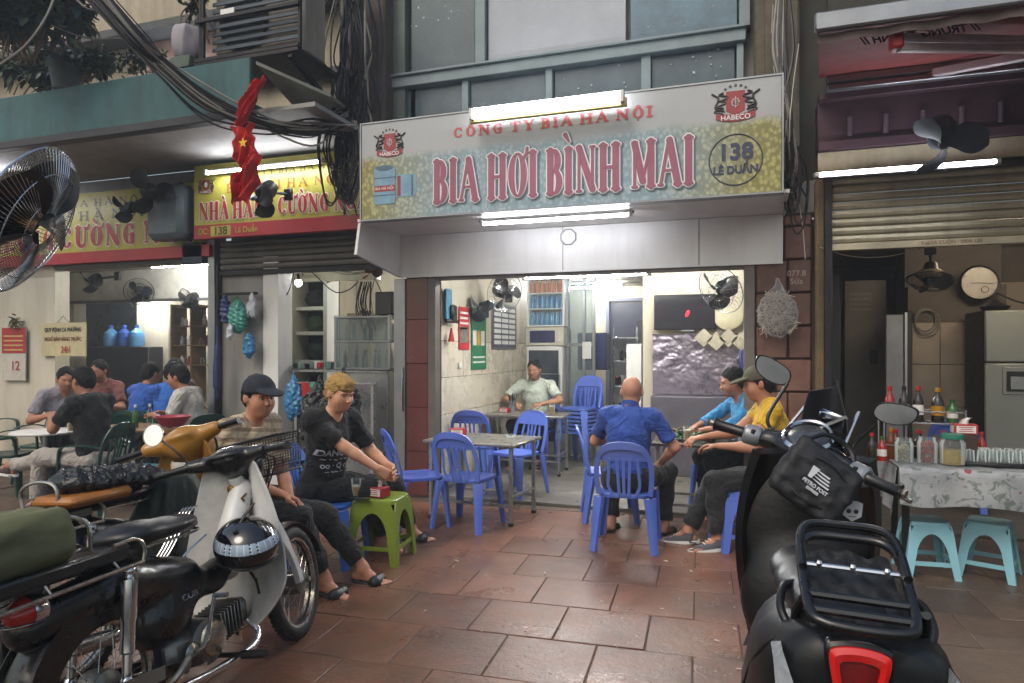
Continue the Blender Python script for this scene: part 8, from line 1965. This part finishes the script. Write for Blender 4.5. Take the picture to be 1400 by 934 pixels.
for i in range(27):
    z = z0+(z1-z0)*(i % 3)/3+.021; p = V((x0+.07+(x1-x0-.14)*(i//3)/8, 8.7+.1*r_.random(), z)); bottle(p, ORD[i//3]+' bottle from the left on the '+('bottom', 'middle', 'top')[i % 3]+' shelf of the brown shelf rack', r_.choice([m_white, md_, glass, mr_, m_steel]), r_.choice([m_red, m_white, m_black]), r_.uniform(.12, .19), .03, group='bottles on the brown shelf rack')
beer(V((g2(97, 7.05).x, g2(97, 7.05).y, .69)), 'glass of yellow beer on the white round table', .8)
for i, (px, D) in enumerate(((185, 7.2), (205, 7.35), (232, 7.2))): q = g2(px, D); bottle(V((q.x, q.y, .72)), ('green', 'clear', 'brown')[i]+' bottle on the orange edged table of the left eatery', (mg_, glass, md_)[i], m_white, .24, .03)
k = MB(); q = g2(236, 6.9); k.lathe([(.001, 0), (.10, 0), (.17, .09), (.175, .09), (.10, -.01)], (q.x, q.y, .78), None, 24); tag(k.build('basin', M('red_basin', '#9c3340', .4)), 'pinkish red plastic basin behind the mustard motorbike handlebar', 'basin')
# ---------------- right shop interior
x0, x1 = aY(1346, 480, 7.6).x, aY(1346, 480, 7.6).x+.92
t = thing('fridge', 'tall grey two door fridge with a water dispenser in the dim right shop', 'fridge', (x0, 7.6, 0)); m_fr = M('fridge_grey', '#878a84', .35, .3, var=.06, bump=.0003)
k = MB(); k.bb(x0, x1, 7.63, 8.2, .03, 1.92, .01); k.build('cabinet', m_iron, t, True)
zs = aY(1375, 496, 7.6).z
for a, b_ in ((x0+.003, x0+.52), (x0+.53, x1-.003)):
    k = MB(); k.bb(a, b_, 7.585, 7.628, zs+.006, 1.915, .012); k.build('door', m_fr, t, True); k = MB(); k.bb(a, b_, 7.585, 7.628, .06, zs-.006, .012); k.build('door', m_fr, t, True)
for x in (x0+.46, x0+.59):
    k = MB(); k.bb(x-.012, x+.012, 7.555, 7.584, zs+.06, 1.86, .006); k.build('handle', m_steel, t, True)
k = MB(); k.bb(x0+.14, x0+.40, 7.575, 7.584, zs-.30, zs-.04, .004); k.build('dispenser_frame', m_fr, t, True); k = MB(); k.bb(x0+.17, x0+.37, 7.568, 7.574, zs-.27, zs-.08, .003); k.build('dispenser', m_black, t, True)
k = MB(); k.bb(x0+.20, x0+.34, 7.562, 7.567, zs-.25, zs-.13, .002); k.build('dispenser_tray', m_steel, t, True)
k = MB(); k.lathe([(.001, 0), (.10, 0), (.13, .04), (.05, .08), (.02, .11), (.001, .11)], (x0+.16, 7.85, 1.925), None, 20); tag(k.build('pot', m_iron), 'dark pot on top of the grey fridge', 'pot'); k = MB(); k.lathe([(.001, 0), (.14, 0), (.15, .03), (.001, .05)], (x0+.55, 7.85, 1.925), None, 20); tag(k.build('pan_lid', m_steel), 'steel pan lid on top of the grey fridge', 'lid')
x0, x1 = aY(1211, 480, 7.9).x, aY(1236, 480, 7.9).x
t = thing('steel_door', 'pale steel door standing open in the dim right shop', 'door', (x0, 7.9, 0)); k = MB(); k.bb(x0, x1, 7.9, 7.95, .03, aY(1225, 430, 7.9).z, .008); k.build('panel', M('pale_steel', '#8e8f95', .35, .5, bump=.0004), t, True); k = MB(); k.bb(x1, x1+.03, 7.88, 7.96, .03, aY(1225, 427, 7.9).z, .004); k.build('edge', m_chrome, t, True)
fb('dark_locker', 'dark grey locker right of the pale steel door', 'locker', x1+.04, 1.70, 8.0, 8.5, .03, aY(1240, 425, 8).z, M('locker_dark', '#26292c', .4))
x0, x1 = aY(1155, 480, 8.8).x, aY(1212, 480, 8.8).x
t = thing('wall_panel', 'grey tiled panel with faded notices in the dim right shop', 'panel', (x0, 8.8, 1)); k = MB(); k.bb(x0, x1, 8.8, 8.9, .03, 2.35, .004); k.build('panel', M('grey_notice', '#6c665f', .6, var=.15), t, True)
for i in range(4): k = MB(); k.bb(x0+.05, x0+.28, 8.793, 8.799, 2.0+.06*i, 2.03+.06*i); k.build('paper', m_grey, t, True)
k = MB(); k.bb(x0+.26, x0+.34, 8.78, 8.799, 1.38, 1.54, .004); k.build('socket_box', m_black, t, True)
fb('dark_cabinet', 'tall dark cabinet just inside the ochre jamb of the right shop', 'cabinet', .80, aY(1150, 480, 7.5).x, 7.5, 8.0, .03, 2.3, M('cab_black', '#1d1f24', .4))
c = aY(1338, 387, 8.2); t = thing('wall_clock', 'round white clock with a dark rim on the dim tiled wall', 'clock', c); RX = Matrix.Rotation(PI/2, 3, 'X')
k = MB(); k.lathe([(.17, 0), (.185, .02), (.175, .05), (.165, .045), (.163, .01)], c, RX, 36); k.build('rim', m_black, t, True); k = MB(); k.lathe([(.001, .012), (.165, .012)], c, RX, 36); k.build('face', M('clock_face', '#b0aba2', .3, bump=0), t, True)
k = MB()
for i in range(12): a = i*PI/6; k.bar(c+V((.14*math.sin(a), -.016, .14*math.cos(a))), c+V((.155*math.sin(a), -.016, .155*math.cos(a))), .006, .002)
k.bar(c+V((0, -.018, 0)), c+V((.12, -.018, -.01)), .006, .002); k.bar(c+V((0, -.018, 0)), c+V((-.07, -.018, 0)), .008, .002); k.lathe([(.03, 0), (.036, .002), (.028, .003)], c+V((.05, -.016, -.07)), RX, 16); k.build('hands', m_black, t, True, kind='stuff')
k = MB(); k.tube(catmull([c+V((-.6, -.05, .1)), c+V((-.4, -.03, -.02)), c+V((-.17, 0, 0))], 5), .007, 6); k.tube(catmull([c+V((.14, 0, -.1)), c+V((.35, -.1, -.22)), c+V((.7, -.2, -.3))], 5), .009, 6); tag(k.build('clock_cable', m_blackcable), 'black cable running past the round white clock', 'cable', kind='stuff')
c = aY(1272, 378, 6.9); fan('black fan with a dusty cream top hanging from the ceiling of the dim right shop', c+V((0, 0, -.03)), (-.1, -.25, -.9), .19, 1, mc=m_black, mount=c+V((0, 0, .25)))
k = MB(); k.lathe([(.001, .05), (.08, .04), (.12, .0), (.10, -.03), (.001, -.03)], c+V((0, .0, .02)), None, 20); tag(k.build('lamp_shade', M('cream_dust', '#7c7258', .7)), 'cream dusty cover above the hanging black fan', 'cover')
c = aY(1265, 437, 8.27); k = MB()
for q in range(3): k.tube([V((c.x+(.10+.008*q)*math.cos(a)+.01*q, 8.27-.006*q, c.z+(.12+.01*q)*math.sin(a)-.02*q)) for a in [2*PI*i/20 for i in range(20)]], .006, 6, closed=True)
tag(k.build('wire_coil', m_greycable), 'coil of grey wire hung on the dim tiled block', 'coil')
x0 = aY(1290, 480, 8.6).x
for i in range(6): p = V((2.66+.11*i, 8.6, 1.62)); bottle(p, ORD[i]+' from the left of the dusty bottles on the dim ledge', r_.choice([glass, md_, m_grey]), m_black, .26, .035, group='dusty bottles on the ledge of the dim shop')
fb('ledge', 'dark ledge carrying the dusty bottles in the dim shop', 'ledge', 2.625, 3.4, 8.45, 8.742, 1.58, 1.618, m_iron, .004)
fb('wooden_crate', 'low wooden crate under the flowered cloth table', 'crate', 2.0, 2.5, 5.4, 5.68, 0, .3, m_wood)
# white lettering on the blond man's shirt
Ms = WM[pb.name] @ Matrix.Diagonal((1.07, 1.07, 1.07, 1)); so_ = [o for o in pb.children if o.name.startswith('shirt')][0]
bt = BVHTree.FromPolygons([v.co.copy() for v in so_.data.vertices], [tuple(p.vertices) for p in so_.data.polygons])
for tx, sz, u, f_ in (('DANGER', .062, .27, 1.1), ('~ · ~ ·· ~', .05, .225, 1.1), ('oo · Q o', .055, .18, 1.0), ('– ~~ –', .05, .14, 1.0)):
    me_o = text(tx, sz, M('print_white', '#b5b9c0', .6, bump=0), (0, 0, 0), Matrix.Identity(3), None, world=False, bold=.001, ext=0, sx=f_); me = me_o.data
    import bmesh
    bm_ = bmesh.new(); bm_.from_mesh(me); bmesh.ops.subdivide_edges(bm_, edges=[e for e in bm_.edges if e.calc_length() > .012], cuts=2); bm_.to_mesh(me); bm_.free()
    for v in me.vertices:
        o_ = atb(.02-v.co.x, .4, u+v.co.y); d_ = (atb(.02-v.co.x, 0, u+v.co.y)-o_).normalized(); h = bt.ray_cast(o_, d_)
        v.co = h[0]-d_*.004 if h[0] else atb(.02-v.co.x, .13, u+v.co.y)
    me_o.name = 'shirt_print'; me_o.parent = pb
print('script built in', round(time.time()-T0, 1), 's,', len(bpy.data.objects), 'objects')
# ================================================================ thin haze box added to imitate lens glare round the lamps
hz = MB(); hz.bb(-61, 61, -61, 61, -1.1, 7.9)
vm = bpy.data.materials.new('glare_haze'); vm.use_nodes = True; vn = vm.node_tree; vn.nodes.clear()
vo_ = vn.nodes.new('ShaderNodeOutputMaterial'); vp = vn.nodes.new('ShaderNodeVolumePrincipled'); vp.inputs['Density'].default_value = .0065; vp.inputs['Color'].default_value = (.86, .92, 1, 1); vp.inputs['Anisotropy'].default_value = .5
vn.links.new(vp.outputs[0], vo_.inputs['Volume'])
hb = hz.build('haze', vm, kind='stuff', ang=0)
